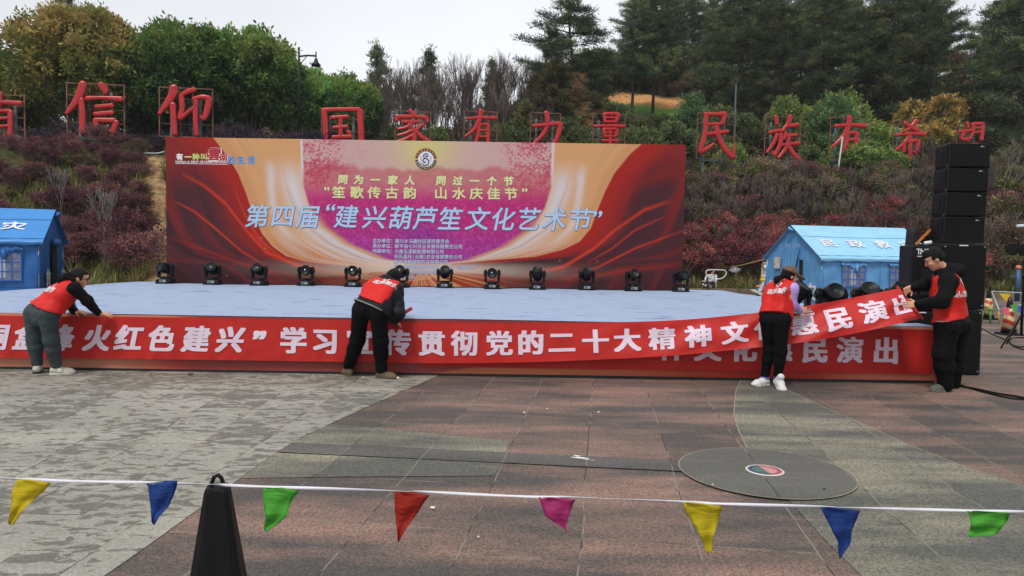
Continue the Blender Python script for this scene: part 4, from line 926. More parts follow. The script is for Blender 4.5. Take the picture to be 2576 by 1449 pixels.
# ------------------------------------------------------------------ cones
def traffic_cone(label, loc, h=.70):
    t = thing('traffic_cone', label, 'traffic cone', loc, 0, 'chevron cones behind the stage')
    m, tt, b = new_mat('chevron_sleeve'); nd = tt.nodes.new; lk = tt.links.new
    tc = nd('ShaderNodeTexCoord'); sp = nd('ShaderNodeSeparateXYZ'); lk(tc.outputs['Object'], sp.inputs[0])
    ab = nd('ShaderNodeMath'); ab.operation = 'ABSOLUTE'; lk(sp.outputs[0], ab.inputs[0])
    md = nd('ShaderNodeMath'); md.operation = 'MULTIPLY_ADD'; md.inputs[1].default_value = -.55; lk(ab.outputs[0], md.inputs[0]); lk(sp.outputs[2], md.inputs[2])
    fr = nd('ShaderNodeMath'); fr.operation = 'MULTIPLY'; fr.inputs[1].default_value = 1 / .19; lk(md.outputs[0], fr.inputs[0])
    f2 = nd('ShaderNodeMath'); f2.operation = 'FRACT'; lk(fr.outputs[0], f2.inputs[0]); gt = nd('ShaderNodeMath'); gt.operation = 'GREATER_THAN'; gt.inputs[1].default_value = .5; lk(f2.outputs[0], gt.inputs[0])
    mx_ = nd('ShaderNodeMixRGB'); mx_.inputs[1].default_value = (*lin((190, 62, 46)), 1); mx_.inputs[2].default_value = (*lin((216, 196, 140)), 1); lk(gt.outputs[0], mx_.inputs[0]); lk(mx_.outputs[0], b.inputs['Base Color']); b.inputs['Roughness'].default_value = .45
    MB().box((0, 0, .02), (.38, .38, .04), None, .012).build('base', M_blk2, t)
    MB().lathe([(.15, .04), (.135, .12), (.06, h - .10), (.05, h - .02), (.03, h)], 20).build('body', M_blk2, t)
    MB().lathe([(.139, .13), (.071, h - .16)], 20).build('sleeve', m, t)
    MB().tube([(-.035, 0, h - .01), (-.03, 0, h + .05), (0, 0, h + .07), (.03, 0, h + .05), (.035, 0, h - .01)], .01, 6).build('handle', M_blk2, t)
    return t
g = ground(2537, 842); traffic_cone('black traffic cone with red and cream chevrons, nearer and farther right of the two', (g[0], g[1], 0), .72)
g = ground(2485, 803); traffic_cone('black chevron traffic cone farther back, half hidden by the speaker stack', (g[0], g[1], 0), .72)
# foreground cone
fc = ground(549, 1652); t = thing('black_cone', 'black eight-sided rubber cone with a loop handle in the foreground', 'traffic cone', (fc[0], fc[1] - .0, 0), radians(14))
def oct_ring(r, z, ch=.32): 
    return [(sx * a, sy * b, z) for sx, sy, a, b in ((1, 1, r, r * (1 - ch)), (1, 1, r * (1 - ch), r), (-1, 1, r * (1 - ch), r), (-1, 1, r, r * (1 - ch)), (-1, -1, r, r * (1 - ch)), (-1, -1, r * (1 - ch), r), (1, -1, r * (1 - ch), r), (1, -1, r, r * (1 - ch)))]
top_z = float(at(547, 1222, fc[1])[2])
mb = MB(); rr = [(.134, .035), (.128, .06), (.1235, .10), (.0425, top_z - .012), (.037, top_z), (.016, top_z + .002)]; v = []
for r, z in rr: v += oct_ring(r, z)
mb.add(v, [(i * 8 + k, i * 8 + (k + 1) % 8, (i + 1) * 8 + (k + 1) % 8, (i + 1) * 8 + k) for i in range(len(rr) - 1) for k in range(8)] + [tuple(range((len(rr) - 1) * 8, len(rr) * 8))])
mb.build('body', mat('cone_rubber', (13, 14, 16), .55, spec=.25, var=.35, scale=9, bump=.2, bscale=60, stretch=(3, 3, .6)), t)
MB().box((0, 0, .018), (.40, .40, .036), None, .012).build('base', M_blk2, t)
MB().tube([(-.022, 0, top_z - .03), (-.02, 0, top_z + .012), (-.012, 0, top_z + .034), (.002, 0, top_z + .041), (.014, 0, top_z + .03), (.021, 0, top_z + .005), (.024, 0, top_z - .03)], [.007, .0075, .008, .008, .0075, .0075, .007], 8, flat=1.6).build('handle', M_blk2, t)

# ------------------------------------------------------------------ foreground bunting
bt = thing('bunting', 'white ribbon with eight coloured pennants stretched across the foreground', 'bunting', (0, 0, 0))
RY = lambda x: fc[1] - .065 - .00004 * (x - 549)
rib = [(-160, 1199), (0, 1204), (130, 1208), (360, 1214), (530, 1219), (580, 1221), (760, 1227), (1000, 1236), (1090, 1239), (1355, 1250), (1450, 1252), (1720, 1263), (1820, 1267), (2063, 1275), (2165, 1279), (2435, 1284), (2576, 1288), (2760, 1293)]
P = [at(x, y, RY(x)) for x, y in rib]; P = smooth(P, 6); mb = MB(); v = []
for i, p in enumerate(P):
    tw = .0036 * abs(cos(i * .33)) + .0018; dy = .004 * sin(i * .33); v += [(p[0], p[1] + dy, p[2] - tw), (p[0], p[1] - dy, p[2] + tw)]
mb.add(v, [(2 * i, 2 * i + 2, 2 * i + 3, 2 * i + 1) for i in range(len(P) - 1)], True); o = mb.build('ribbon', mat('ribbon_white', (222, 222, 232), .5, var=.06), bt)
sol = o.modifiers.new('thick', 'SOLIDIFY'); sol.thickness = .0012
FL = [('yellow', (226, 206, 40), [(43, 1206), (133, 1209)], [(30, 1237), (28, 1276), (19, 1315), (23, 1321), (33, 1320), (62, 1279), (112, 1234)]),
      ('blue', (44, 78, 160), [(357, 1211), (447, 1208)], [(372, 1219), (379, 1275), (381, 1318), (388, 1321), (400, 1301), (424, 1275), (438, 1245), (445, 1224)]),
      ('green', (92, 190, 70), [(663, 1226), (758, 1228)], [(662, 1250), (664, 1280), (668, 1301), (662, 1334), (668, 1338), (694, 1322), (720, 1300), (735, 1258)]),
      ('red', (186, 52, 40), [(992, 1236), (1085, 1239)], [(993, 1275), (997, 1320), (1001, 1366), (1022, 1330), (1050, 1292), (1068, 1262)]),
      ('pink', (196, 60, 130), [(1354, 1250), (1449, 1253)], [(1372, 1298), (1398, 1316), (1422, 1332), (1426, 1342), (1424, 1322), (1432, 1296), (1441, 1270)]),
      ('yellow', (218, 200, 40), [(1716, 1263), (1819, 1268)], [(1728, 1293), (1752, 1331), (1768, 1363), (1777, 1391), (1790, 1392), (1794, 1352), (1806, 1316), (1813, 1288)]),
      ('blue', (40, 72, 150), [(2063, 1275), (2166, 1279)], [(2081, 1310), (2096, 1340), (2108, 1362), (2108, 1388), (2112, 1407), (2140, 1368), (2143, 1334), (2156, 1303)]),
      ('green', (92, 186, 66), [(2433, 1284), (2541, 1289)], [(2440, 1302), (2441, 1330), (2433, 1344), (2440, 1352), (2462, 1346), (2502, 1349), (2520, 1328), (2534, 1312)])]
for nm, col, (a, b), rest in FL:
    poly = [a, b] + rest[::-1]
    xs_ = [p[0] for p in poly]; ys_ = [p[1] for p in poly]; cx = sum(xs_) / len(xs_)
    y0, y1 = min(ys_), max(ys_); rows_ = 16; v = []; ncol = 8
    import itertools
    for r in range(rows_):                           # scan the outline into rows so that the cloth can ripple
        yy = y0 + 1.0 + (y1 - y0 - 2.0) * r / (rows_ - 1); cr = []
        for (xa, ya), (xb, yb) in zip(poly, poly[1:] + poly[:1]):
            if (ya - yy) * (yb - yy) < 0 or (ya == yy and ya != yb): cr.append(xa + (xb - xa) * (yy - ya) / (yb - ya))
        if len(cr) < 2: cr = [cx, cx + 1]
        L0, R0 = min(cr), max(cr)
        for c in range(ncol):
            x = L0 + (R0 - L0) * c / (ncol - 1); d = .010 * sin(r * .75 + cx) * (r / rows_) + .006 * sin(c * .9 + r * .4); q = at(x, yy, RY(cx) - .004 + d); v.append(q)
    f = [(r * ncol + c, r * ncol + c + 1, (r + 1) * ncol + c + 1, (r + 1) * ncol + c) for r in range(rows_ - 1) for c in range(ncol - 1)]
    mb = MB(); mb.add(v, f, True); o = mb.build('pennant', see_light(mat('pennant_' + nm, [.92 * q + 8 for q in col], .6, var=.1, scale=14, bump=.8, bscale=13, stretch=(.5, 1, 2), spec=.2), .35), bt); o['label'] = nm + ' cloth pennant'
    s = o.modifiers.new('thick', 'SOLIDIFY'); s.thickness = .0009
# bunting behind the stage at the right
bb = thing('bunting', 'thin string with small coloured pennants tied to the chevron cones', 'bunting', (0, 0, 0))
g1, g2 = ground(2485, 803), ground(2537, 842)
A0, A1, A2 = V(g1[0], g1[1] - .1, .75), V(g1[0] + 5.2, g1[1] - 1.2, .72), V(g2[0], g2[1], .62)
mb = MB().tube([A0, (A0 + A1) / 2 - V(0, 0, .06), A1], .012, 5); mb.tube([A0, (A0 + A2) / 2 - V(0, 0, .3), A2], .012, 5); mb.tube([A2, A2 + V(1.6, -.2, .1)], .012, 5); mb.build('string', mat('string_pale', (206, 206, 214), .6), bb)
for k, (f, col) in enumerate(((.06, (226, 196, 40)), (.17, (226, 200, 50)), (.28, (80, 170, 70)), (.4, (216, 120, 50)), (.52, (206, 60, 60)))):
    p = A0 * (1 - f) + A1 * f - V(0, 0, .05); mb = MB(); mb.add([p + V(-.15, 0, 0), p + V(.15, 0, -.01), p + V(.05, .02, -.22)], [(0, 1, 2)]); mb.build('pennant', mat('small_pennant', col, .6), bb)
for q, col in ((A2 + V(-.02, -.16, .02), (70, 160, 70)), (A2 + V(.1, -.16, .0), (60, 90, 190)), (A2 + V(-.2, -.16, -.04), (214, 90, 120))):
    mb = MB(); mb.add([q + V(-.09, 0, 0), q + V(.09, 0, .01), q + V(.02, -.02, -.2)], [(0, 1, 2)]); mb.build('pennant', mat('small_pennant', col, .6), bb)
g = ground(2486, 812); t = thing('toy_stool', 'tiny plastic stool with green and yellow legs beside the farther cone', 'stool', (g[0] + .05, g[1], 0), .3)
mb = MB().box((0, 0, .34), (.3, .26, .03), None, .01); mb.build('seat', mat('stool_green', (70, 140, 60), .5), t)
for i, (x, y) in enumerate(((-.12, -.1), (.12, -.1), (-.12, .1), (.12, .1))): MB().tube([(x, y, .33), (x * 1.2, y * 1.2, 0)], .02, 6).build('leg', mat('stool_leg', ((70, 140, 60), (206, 176, 40))[i % 2], .5), t)

# ------------------------------------------------------------------ exercise equipment behind
M_bl = mat('post_blue', (44, 84, 118), .45, var=.2, scale=4); M_or = mat('cap_orange', (206, 128, 86), .5)
p = ground(2558, 757); t = thing('exercise_post', 'tall blue post with an orange cap on the grass at the right edge', 'post', (p[0], p[1], 0)); 
MB().tube([(0, 0, 0), (0, 0, 1.25)], .09, 12).build('pole', M_bl, t); MB().lathe([(.1, 1.25), (.1, 1.33), (.06, 1.4), (0, 1.41)], 12).build('cap', M_or, t); MB().box((0, 0, .95), (.62, .08, .06), None, .01).build('arm', M_bl, t)
for x, y, lab in ((1812, 735, 'short blue stub with an orange cap by the seated child'), (1907, 741, 'short blue stub with an orange cap under the step plank')):
    p = ground(x, y); t = thing('exercise_post', lab, 'post', (p[0], p[1], 0)); MB().tube([(0, 0, 0), (0, 0, .30)], .10, 12).build('pole', M_bl, t); MB().lathe([(.105, .30), (.105, .35), (.05, .4), (0, .405)], 12).build('cap', M_or, t)
SEAT = ground(1795, 738)
t = thing('exercise_machine', 'white metal exercise machine with a looped handle under the small seated child', 'exercise machine', SEAT, 0)
M_wt = mat('white_tube', (206, 208, 208), .4)
MB().tube([(-.12, .1, 0), (-.1, .1, .3), (-.2, .15, .42), (-.32, .2, .46)], [.05, .05, .05, .04], 10).build('post', M_wt, t)
MB().box((-.22, .2, .5), (.42, .34, .05), None, .02).build('seat', M_wt, t)
hb = MB().tube([(.08, -.02, 0), (.1, -.02, .5), (.1, -.02, .66)], .035, 8); hb.tube(smooth([(.1, -.03, .6), (-.2, -.05, .66), (-.36, -.05, .85), (-.28, -.05, .98), (.1, -.05, 1.0), (.42, -.05, .98), (.5, -.05, .85), (.36, -.05, .66), (.1, -.03, .6)], 5), .028, 8); hb.build('handle', M_wt, t)
PL = ground(1905, 744)
t = thing('step_plank', 'pale worn step plank of an exercise machine under the child in yellow', 'plank', (PL[0], PL[1], 0), 0)
a, b = at(1893, 729, PL[1]) - V(PL[0], PL[1], 0), at(1930, 748, PL[1] - .8) - V(PL[0], PL[1], 0); d = unit(b - a); R = np.column_stack([d, unit(np.cross(V(0, 0, 1), d)), np.cross(d, unit(np.cross(V(0, 0, 1), d)))])
MB().box((a + b) / 2, (np.linalg.norm(b - a), .24, .05), R, .01).build('plank', mat('worn_plank', (176, 176, 168), .7, var=.25), t); MB().box((0, -.1, .1), (.12, .12, .2), None, .01).build('foot', M_bl, t)
pb = at(1847, 715, 31.6); pb[2] = hz(pb[0], pb[1])
mb = MB(); n = 14; v = []
for j in range(7):
    for k in range(n):
        a = 2 * pi * k / n; r = .26 * sin(pi * (j + .7) / 7.6) * (1 + .18 * sin(3 * a + j) + .1 * sin(7 * a)); v.append((r * cos(a), r * .7 * sin(a), .05 * j + .05 * sin(2 * a + j)))
mb.add(v, [(j * n + k, j * n + (k + 1) % n, (j + 1) * n + (k + 1) % n, (j + 1) * n + k) for j in range(6) for k in range(n)] + [tuple(range(6 * n, 7 * n))], True)
tag(mb.build('plastic_bag', mat('bag_white', (232, 234, 238), .4, bump=.6, bscale=9), None, pb + V(0, 0, .03)), 'crumpled white plastic bag lying on the grass behind the stage', 'bag')

# ------------------------------------------------------------------ litter
def scrap(x, y, s, label, col=(226, 224, 220), cat='paper scrap', name='paper_scrap'):
    p = ground(x, y, .012); r2 = np.random.default_rng(int(x)); n = 9; v = [(0, 0, .5)]; 
    for k in range(n): a = 2 * pi * k / n; q = r2.uniform(.6, 1.2); v.append((q * cos(a), .6 * q * sin(a), r2.uniform(0, .25)))
    for k in range(n): a = 2 * pi * k / n; v.append((.6 * cos(a), .36 * sin(a), r2.uniform(.3, .7)))
    f = [(1 + k, 1 + (k + 1) % n, 10 + (k + 1) % n, 10 + k) for k in range(n)] + [(10 + k, 10 + (k + 1) % n, 0) for k in range(n)]
    mb = MB(); mb.add(np.array(v) * s, f); tag(mb.build(name, mat('scrap', col, .7), None, p), label, cat, 'litter on the paving')
scrap(1088, 1278, .018, 'crumpled white paper scrap on the red paving beside the red pennant'); scrap(1203, 1351, .011, 'tiny cream paper scrap on the dark slab right of the red pennant', (216, 204, 170)); scrap(2073, 1231, .014, 'small black scrap on the dark paving disc', (20, 18, 16), 'scrap', 'dark_scrap')
scrap(1793, 1219, .008, 'white pellet on the paving at the lower left of the dark disc'); scrap(480, 944, .04, 'dark leaf-like scrap on the grey paving near the stage', (48, 46, 44), 'scrap', 'dark_scrap'); scrap(2394, 970, .02, 'white scrap on the paving near the cable', (226, 226, 226))
for x, y, s in ((1318, 1038, .015), (1506, 1037, .014), (1377, 1029, .012), (915, 948, .012), (1000, 952, .03)): scrap(x, y, s, 'white speck of paper on the paving in front of the stage')
# spilled white paint
mb = MB(); r2 = np.random.default_rng(5)
for cx, cy, s in ((1463, 1152, .045), (1452, 1147, .026), (1476, 1155, .022), (1440, 1150, .014), (1490, 1158, .012)):
    c = ground(cx, cy, .0125); n = 18; v = [c] + [c + V(s * (1 + .5 * sin(3 * a + cx) + .25 * sin(7 * a)) * cos(a), s * .55 * (1 + .4 * sin(2 * a + cy)) * sin(a), 0) for a in np.linspace(0, 2 * pi, n, endpoint=False)]; v = [V(p[0], p[1], .0125 + .0004 * (s < .1)) for p in v]
    mb.add(v, [(0, 1 + k, 1 + (k + 1) % n) for k in range(n)])
tag(mb.build('paint_stain', mat('paint_white', (236, 238, 240), .5)), kind='structure')

# ------------------------------------------------------------------ giant red characters on the terrace
M_red3 = mat('sign_red_paint', (184, 26, 30), .25, var=.2, scale=3, bump=.15, bscale=9, spec=.6)
M_fr = mat('sign_rusty_frame', (120, 84, 70), .7, var=.35, scale=4); M_ps = mat('sign_post', (112, 124, 134), .6, var=.45, scale=2.5)
YOU = [[(145, 5, 45), (128, 100, 50), (80, 180, 40), (8, 238, 22)], [(25, 82, 30), (145, 68, 32), (280, 68, 40)], [(130, 132, 38), (122, 212, 38), (98, 292, 36)], [(130, 130, 30), (205, 124, 34)], [(210, 126, 40), (205, 300, 40), (185, 322, 30), (165, 290, 14)], [(138, 180, 26), (200, 175, 26)], [(138, 235, 26), (200, 230, 26)]]
CH = {
'有': (YOU, 290, 330),
'信': ([[(125, 15, 60), (115, 70, 72), (80, 150, 60), (10, 250, 32)], [(112, 135, 50), (120, 240, 52), (120, 390, 48)], [(250, 15, 44), (280, 55, 62), (292, 85, 30)], [(150, 130, 42), (275, 120, 34), (400, 125, 52)], [(215, 190, 38), (335, 175, 42)], [(205, 245, 40), (335, 230, 42)], [(210, 285, 44), (235, 400, 46)], [(212, 290, 44), (350, 288, 46)], [(362, 295, 50), (335, 380, 48)], [(235, 382, 44), (345, 376, 44)]], 410, 410),
'仰': ([[(115, 10, 66), (105, 70, 72), (65, 140, 58), (8, 220, 32)], [(105, 140, 52), (118, 370, 52)], [(265, 25, 48), (200, 50, 42), (160, 85, 36)], [(168, 80, 46), (174, 160, 46), (158, 250, 50)], [(158, 248, 46), (255, 165, 30)], [(255, 98, 42), (320, 78, 40), (372, 85, 46)], [(372, 88, 54), (360, 160, 56), (335, 240, 44), (305, 225, 20)], [(275, 110, 44), (270, 230, 46), (280, 372, 40)]], 390, 380),
'国': ([[(20, 20, 44), (30, 120, 46), (32, 305, 46)], [(20, 22, 40), (150, 12, 34), (268, 10, 44)], [(272, 14, 50), (282, 150, 48), (286, 305, 50)], [(75, 75, 34), (190, 62, 36)], [(85, 145, 32), (185, 135, 32)], [(82, 215, 36), (215, 205, 38)], [(138, 72, 36), (138, 208, 36)], [(185, 165, 26), (205, 185, 32)], [(30, 300, 44), (286, 295, 44)]], 300, 325),
'家': ([[(118, 6, 36), (150, 48, 44)], [(22, 55, 40), (12, 92, 34)], [(22, 60, 40), (140, 55, 34), (245, 58, 42)], [(248, 60, 42), (255, 92, 34)], [(55, 100, 32), (190, 95, 32)], [(150, 98, 34), (95, 138, 32), (25, 158, 24)], [(108, 115, 34), (152, 170, 40), (150, 250, 44), (130, 285, 22)], [(145, 158, 32), (80, 190, 30), (20, 208, 24)], [(150, 195, 34), (80, 235, 32), (15, 255, 24)], [(226, 112, 36), (165, 160, 26)], [(160, 158, 34), (215, 215, 40), (275, 250, 46)]], 280, 300),
'力': ([[(14, 120, 34), (120, 108, 36), (220, 96, 44), (235, 120, 48), (215, 200, 44), (185, 262, 44), (150, 275, 20)], [(120, 8, 46), (135, 90, 44), (105, 175, 40), (22, 262, 28)]], 245, 290),
'量': ([[(92, 14, 34), (98, 82, 34)], [(92, 14, 34), (205, 8, 36)], [(218, 12, 44), (195, 80, 40)], [(102, 46, 24), (195, 42, 24)], [(102, 80, 28), (195, 76, 28)], [(8, 122, 28), (140, 112, 32), (270, 112, 40)], [(88, 142, 34), (102, 205, 34)], [(88, 142, 32), (208, 138, 34)], [(212, 142, 38), (196, 202, 36)], [(98, 172, 22), (198, 168, 22)], [(102, 204, 26), (196, 200, 26)], [(148, 140, 34), (148, 280, 34)], [(80, 240, 28), (218, 236, 30)], [(20, 280, 34), (275, 278, 38)]], 285, 300),
'民': ([[(48, 22, 34), (130, 20, 32), (210, 14, 44)], [(212, 18, 46), (190, 88, 38)], [(58, 98, 30), (185, 90, 30)], [(60, 24, 44), (58, 160, 44), (20, 305, 44)], [(18, 308, 44), (75, 280, 36), (130, 238, 20)], [(68, 172, 34), (150, 160, 34), (235, 145, 36)], [(140, 95, 46), (165, 190, 50), (225, 288, 52), (288, 338, 46)], [(290, 338, 42), (286, 245, 18)]], 300, 350),
'族': ([[(72, 12, 34), (84, 72, 38)], [(25, 138, 32), (85, 122, 34), (142, 118, 30)], [(118, 140, 36), (114, 220, 38), (72, 302, 34), (55, 275, 14)], [(88, 148, 36), (55, 225, 32), (10, 288, 24)], [(192, 6, 42), (172, 66, 36), (122, 125, 24)], [(152, 88, 28), (252, 68, 38)], [(160, 135, 34), (142, 185, 26)], [(155, 158, 28), (245, 146, 36)], [(122, 228, 30), (270, 206, 38)], [(185, 160, 38), (165, 245, 36), (105, 325, 28)], [(182, 225, 34), (232, 298, 44), (278, 332, 42)]], 285, 340),
'希': ([[(175, 6, 40), (132, 60, 34), (66, 98, 24)], [(78, 30, 34), (155, 70, 38), (190, 82, 36)], [(8, 124, 26), (135, 110, 32), (248, 106, 42)], [(130, 108, 36), (85, 180, 34), (12, 236, 24)], [(78, 172, 34), (82, 250, 34)], [(78, 176, 28), (185, 156, 32)], [(200, 158, 40), (190, 250, 42), (160, 240, 18)], [(130, 130, 40), (136, 310, 38)]], 255, 315),
'望': ([[(78, 8, 34), (86, 50, 34)], [(6, 86, 28), (124, 72, 32)], [(52, 88, 36), (36, 148, 34), (120, 138, 30)], [(130, 16, 36), (136, 86, 34), (104, 148, 24)], [(138, 16, 32), (220, 12, 36)], [(224, 16, 42), (216, 150, 40)], [(140, 52, 24), (212, 48, 24)], [(140, 88, 24), (212, 84, 24)], [(38, 196, 30), (188, 188, 34)], [(46, 246, 28), (178, 242, 30)], [(8, 302, 34), (218, 300, 38)], [(112, 194, 36), (112, 300, 36)]], 235, 320)}
def brush(strokes, w_, h_, size):
    """puffy moulded strokes: flattened tubes of changing width with rounded ends"""
    S = size / h_; mb = MB()
    for k, st in enumerate(strokes):
        P = np.array([(x, y) for x, y, _ in st], float); Wd = np.array([q[2] for q in st], float); n = max(14, 9 * len(st)); C = np.array(smooth([V(*p, w) for p, w in zip(P, Wd)], n // max(1, len(st) - 1) + 2)); m = len(C)
        s = np.concatenate([[0], np.cumsum(np.linalg.norm(np.diff(C[:, :2], axis=0), axis=1))]); Ltot = s[-1]; v = []; ns = 12
        dpt = .13 / S; C[:, 2] *= .9
        e0, e1 = C[0, 2] / 2, C[-1, 2] / 2
        ext = [(0 - e0 * .55, C[0, :2] - unit(C[1, :2] - C[0, :2]) * e0 * .5, C[0, 2] * .55), (0, None, None)]
        pts = [C[0, :2] - unit(C[1, :2] - C[0, :2]) * e0 * .6] + [c for c in C[:, :2]] + [C[-1, :2] + unit(C[-1, :2] - C[-2, :2]) * e1 * .6]; ww = [C[0, 2] * .45] + [q for q in C[:, 2]] + [C[-1, 2] * .45]
        for i in range(len(pts)):
            a, b = pts[max(i - 1, 0)], pts[min(i + 1, len(pts) - 1)]; d = unit(b - a); nn = V(-d[1], d[0])
            for j in range(ns):
                q = 2 * pi * j / ns; cc, ss = cos(q), sin(q); cx = math.copysign(abs(cc) ** .8, cc); cz = math.copysign(abs(ss) ** .8, ss)
                p2 = pts[i] + nn * cx * ww[i] / 2; dep = dpt * .5 * (.5 if i in (0, len(pts) - 1) else 1) * cz
                v.append(((p2[0] - w_ / 2) * S, dep * S + .0015 * k, (h_ - p2[1]) * S))
        M_ = len(pts); f = [(i * ns + j, (i + 1) * ns + j, (i + 1) * ns + (j + 1) % ns, i * ns + (j + 1) % ns) for i in range(M_ - 1) for j in range(ns)] + [tuple(range(ns)), tuple(range((M_ - 1) * ns, M_ * ns))[::-1]]
        # keep faces outward
        mb.add(v, f, True)
    return mb
SG = [('有', 2, 233, 352, 'standing at the left edge of the photo, cut by the frame'), ('信', 238, 205, 342, 'on a frame in front of the yellowish round tree'), ('仰', 466, 216, 342, "above the backdrop's top left corner"), ('国', 861, 271, 385, 'first of five rising behind the backdrop, boxed by its outer strokes'), ('家', 1038, 276, 372, 'behind the round emblem of the backdrop'), ('有', 1209, 276, 372, 'middle of the five above the backdrop, beside the dark tarpaulin'), ('力', 1373, 280, 372, 'with two bold strokes, above the backdrop'), ('量', 1533, 283, 372, 'below the ploughed field, above the backdrop'), ('民', 1802, 281, 398, "just right of the backdrop's top right corner"), ('族', 1970, 289, 403, 'in front of dark bushes between two others'), ('有', 2134, 292, 401, 'with a diagonal white prop behind its right frame'), ('希', 2287, 300, 405, 'left of the black loudspeaker stack'), ('望', 2440, 306, 403, 'half hidden behind the loudspeaker stack')]
for ch, x, yt_, yb_, where in SG:
    st, w_, h_ = CH[ch]; k = (x - 1288) / 1800; Y = 38.0 / (1 - .24 * k); p0, p1 = at(x, yt_, Y), at(x, yb_, Y); size = p0[2] - p1[2]; gz = hz(p1[0], Y)
    t = thing('sign_character', 'giant glossy red character %s %s' % (ch, where), 'sign', (p1[0], Y, gz), .235 * .6, 'red characters of the hillside slogan')
    mb = brush(st, w_, h_, size); zb = p1[2] - gz; mb.v = [(a, b, c + zb) for a, b, c in mb.v]; mb.build('character', M_red3, t)
    wd = size * w_ / h_; m = MB(); top = zb + size * .96; x0, x1 = -wd * .5, wd * .5; y = .17
    for xx in (x0, x1): m.box((xx, y, (zb + top) / 2), (.045, .045, top - zb + .04))
    m.box(((x0 + x1) / 2, y, top + .02), (wd + .09, .04, .045)); m.box(((x0 + x1) / 2, y, zb - .02), (wd + .09, .04, .045))
    for f_ in (.25, .5, .75): m.box(((x0 + x1) / 2, y + .05, zb + size * f_), (wd, .03, .035))
    for f_ in (.38, .62): m.box((x0 + wd * f_, y + .09, zb + size / 2), (.035, .03, size))
    m.build('frame', M_fr, t)
    for f_ in (.2, .75): MB().box((x0 + wd * f_, y + .16, (top - .3) / 2 - .3), (.1, .1, top + .3)).build('post', M_ps, t)
    r = MB().box(((x0 + x1) / 2 - wd * .02, y + .1, zb - .1), (wd * .8, .07, .09)).build('rail', M_ps, t)
a = at(2134, 372, 40.6); MB_ = MB().tube([at(2120, 345, 42.2), at(2108, 430, 41.9), at(2093, 475, 41.6)], .05, 6); tag(MB_.build('prop_pole', mat('prop_white', (176, 180, 178), .6)), 'pale diagonal prop pole behind a red character', 'pole', 'props behind the red characters')
tag(MB().tube([at(2262, 405, 43.9), at(2278, 455, 43.6), at(2284, 475, 43.5)], .04, 6).build('prop_pole', mat('prop_white', (176, 180, 178), .6)), 'thin pale prop pole below a red character left of the speakers', 'pole', 'props behind the red characters')
# white hose along the terrace at the left
pts = [at(160, 385, 32.2), at(240, 378, 32.4), at(300, 381, 32.6), at(390, 386, 33), at(418, 379, 33.2)]; tag(MB().tube(smooth(pts), .035, 6).build('water_pipe', mat('pipe_white', (196, 200, 200), .5)), 'pale thin pipe running along the terrace below the red characters', 'pipe')
# tarpaulin shelter behind the characters
c = at(1262, 350, 46.5); t = thing('tarp_shelter', 'low shelter covered by a dark green tarpaulin behind the red characters', 'shelter', (c[0], 46.5, hz(c[0], 46.5)))
zt = float(at(1262, 316, 46.5)[2]) - hz(c[0], 46.5); n, m_ = 20, 10; v = []
for j in range(m_):
    for k in range(n):
        u, s = k / (n - 1), j / (m_ - 1); v.append((-1.25 + 2.5 * u, -1 + 2 * s, zt - 1.05 * (1 - sin(pi * (.25 + .5 * u)) ** 1) - .35 * (2 * s - 1) ** 2 + .09 * sin(9 * u + 3 * s) * (1 - u * .4) - .25 * (1 - u)))
mb = MB(); mb.add(v, [(j * n + k, j * n + k + 1, (j + 1) * n + k + 1, (j + 1) * n + k) for j in range(m_ - 1) for k in range(n - 1)], True); mb.build('tarpaulin', mat('tarp_green', (46, 60, 60), .45, var=.3, bump=.6, bscale=3), t)
mb = MB().box((0, .2, zt / 2 - .5), (2.3, 1.4, zt - .8)); mb.build('wall', mat('shelter_dark', (26, 32, 34), .8), t)
mb = MB()
for z in (.4, .75): mb.tube([(-2.2, -1.1, zt - 1.0 - z), (1.25, -1.1, zt - .9 - z)], .03, 6)
for x in (-1.2, 1.2): mb.tube([(x, -1.05, -.2), (x, -1.05, zt - .7)], .04, 6)
mb.build('frame', mat('shelter_pole', (120, 128, 134), .5), t)
# street lamp above the trees
c = at(752, 250, 39.6); zg = hz(c[0], 39.6); t = thing('street_lamp', 'black street lamp with a hanging bell lantern rising above the green trees', 'street lamp', (c[0], 39.6, zg)); zt = float(at(752, 122, 39.6)[2]) - zg; za = float(at(752, 142, 39.6)[2]) - zg; xa = float(at(795, 142, 39.6)[0]) - c[0]
MB().tube([(0, 0, 0), (0, 0, zt * .6), (0, 0, zt)], [.1, .08, .05], 8).build('pole', M_blk, t); mb = MB().tube([(0, 0, za), (xa * .5, 0, za + .06), (xa, 0, za + .04)], .05, 6); mb.tube([(0, 0, za - .5), (xa * .45, 0, za)], .025, 5); mb.tube([(xa, 0, za + .28), (xa, 0, za - .12)], .035, 6); mb.lathe([(.0, zt + .1), (.06, zt + .05), (.05, zt - .05)][::-1], 8); mb.build('arm', M_blk, t)
MB().lathe([(.26, -.5), (.25, -.42), (.13, -.3), (.08, -.12), (.03, -.08)], 12, (xa, 0, za)).build('lantern', M_blk, t)
c = at(1936 - 18, 330, 45); c = at(2735 / 1 - 798, 300, 45)
c = at(1846, 400, 44.5); zg = hz(c[0], 44.5); t = thing('utility_pole', 'slim grey concrete pole standing behind the red character right of the backdrop', 'pole', (c[0], 44.5, zg)); MB().tube([(0, 0, -.2), (0, 0, float(at(1846, 212, 44.5)[2]) - zg)], [.08, .05], 8).build('shaft', mat('pole_concrete', (74, 80, 86), .8), t)
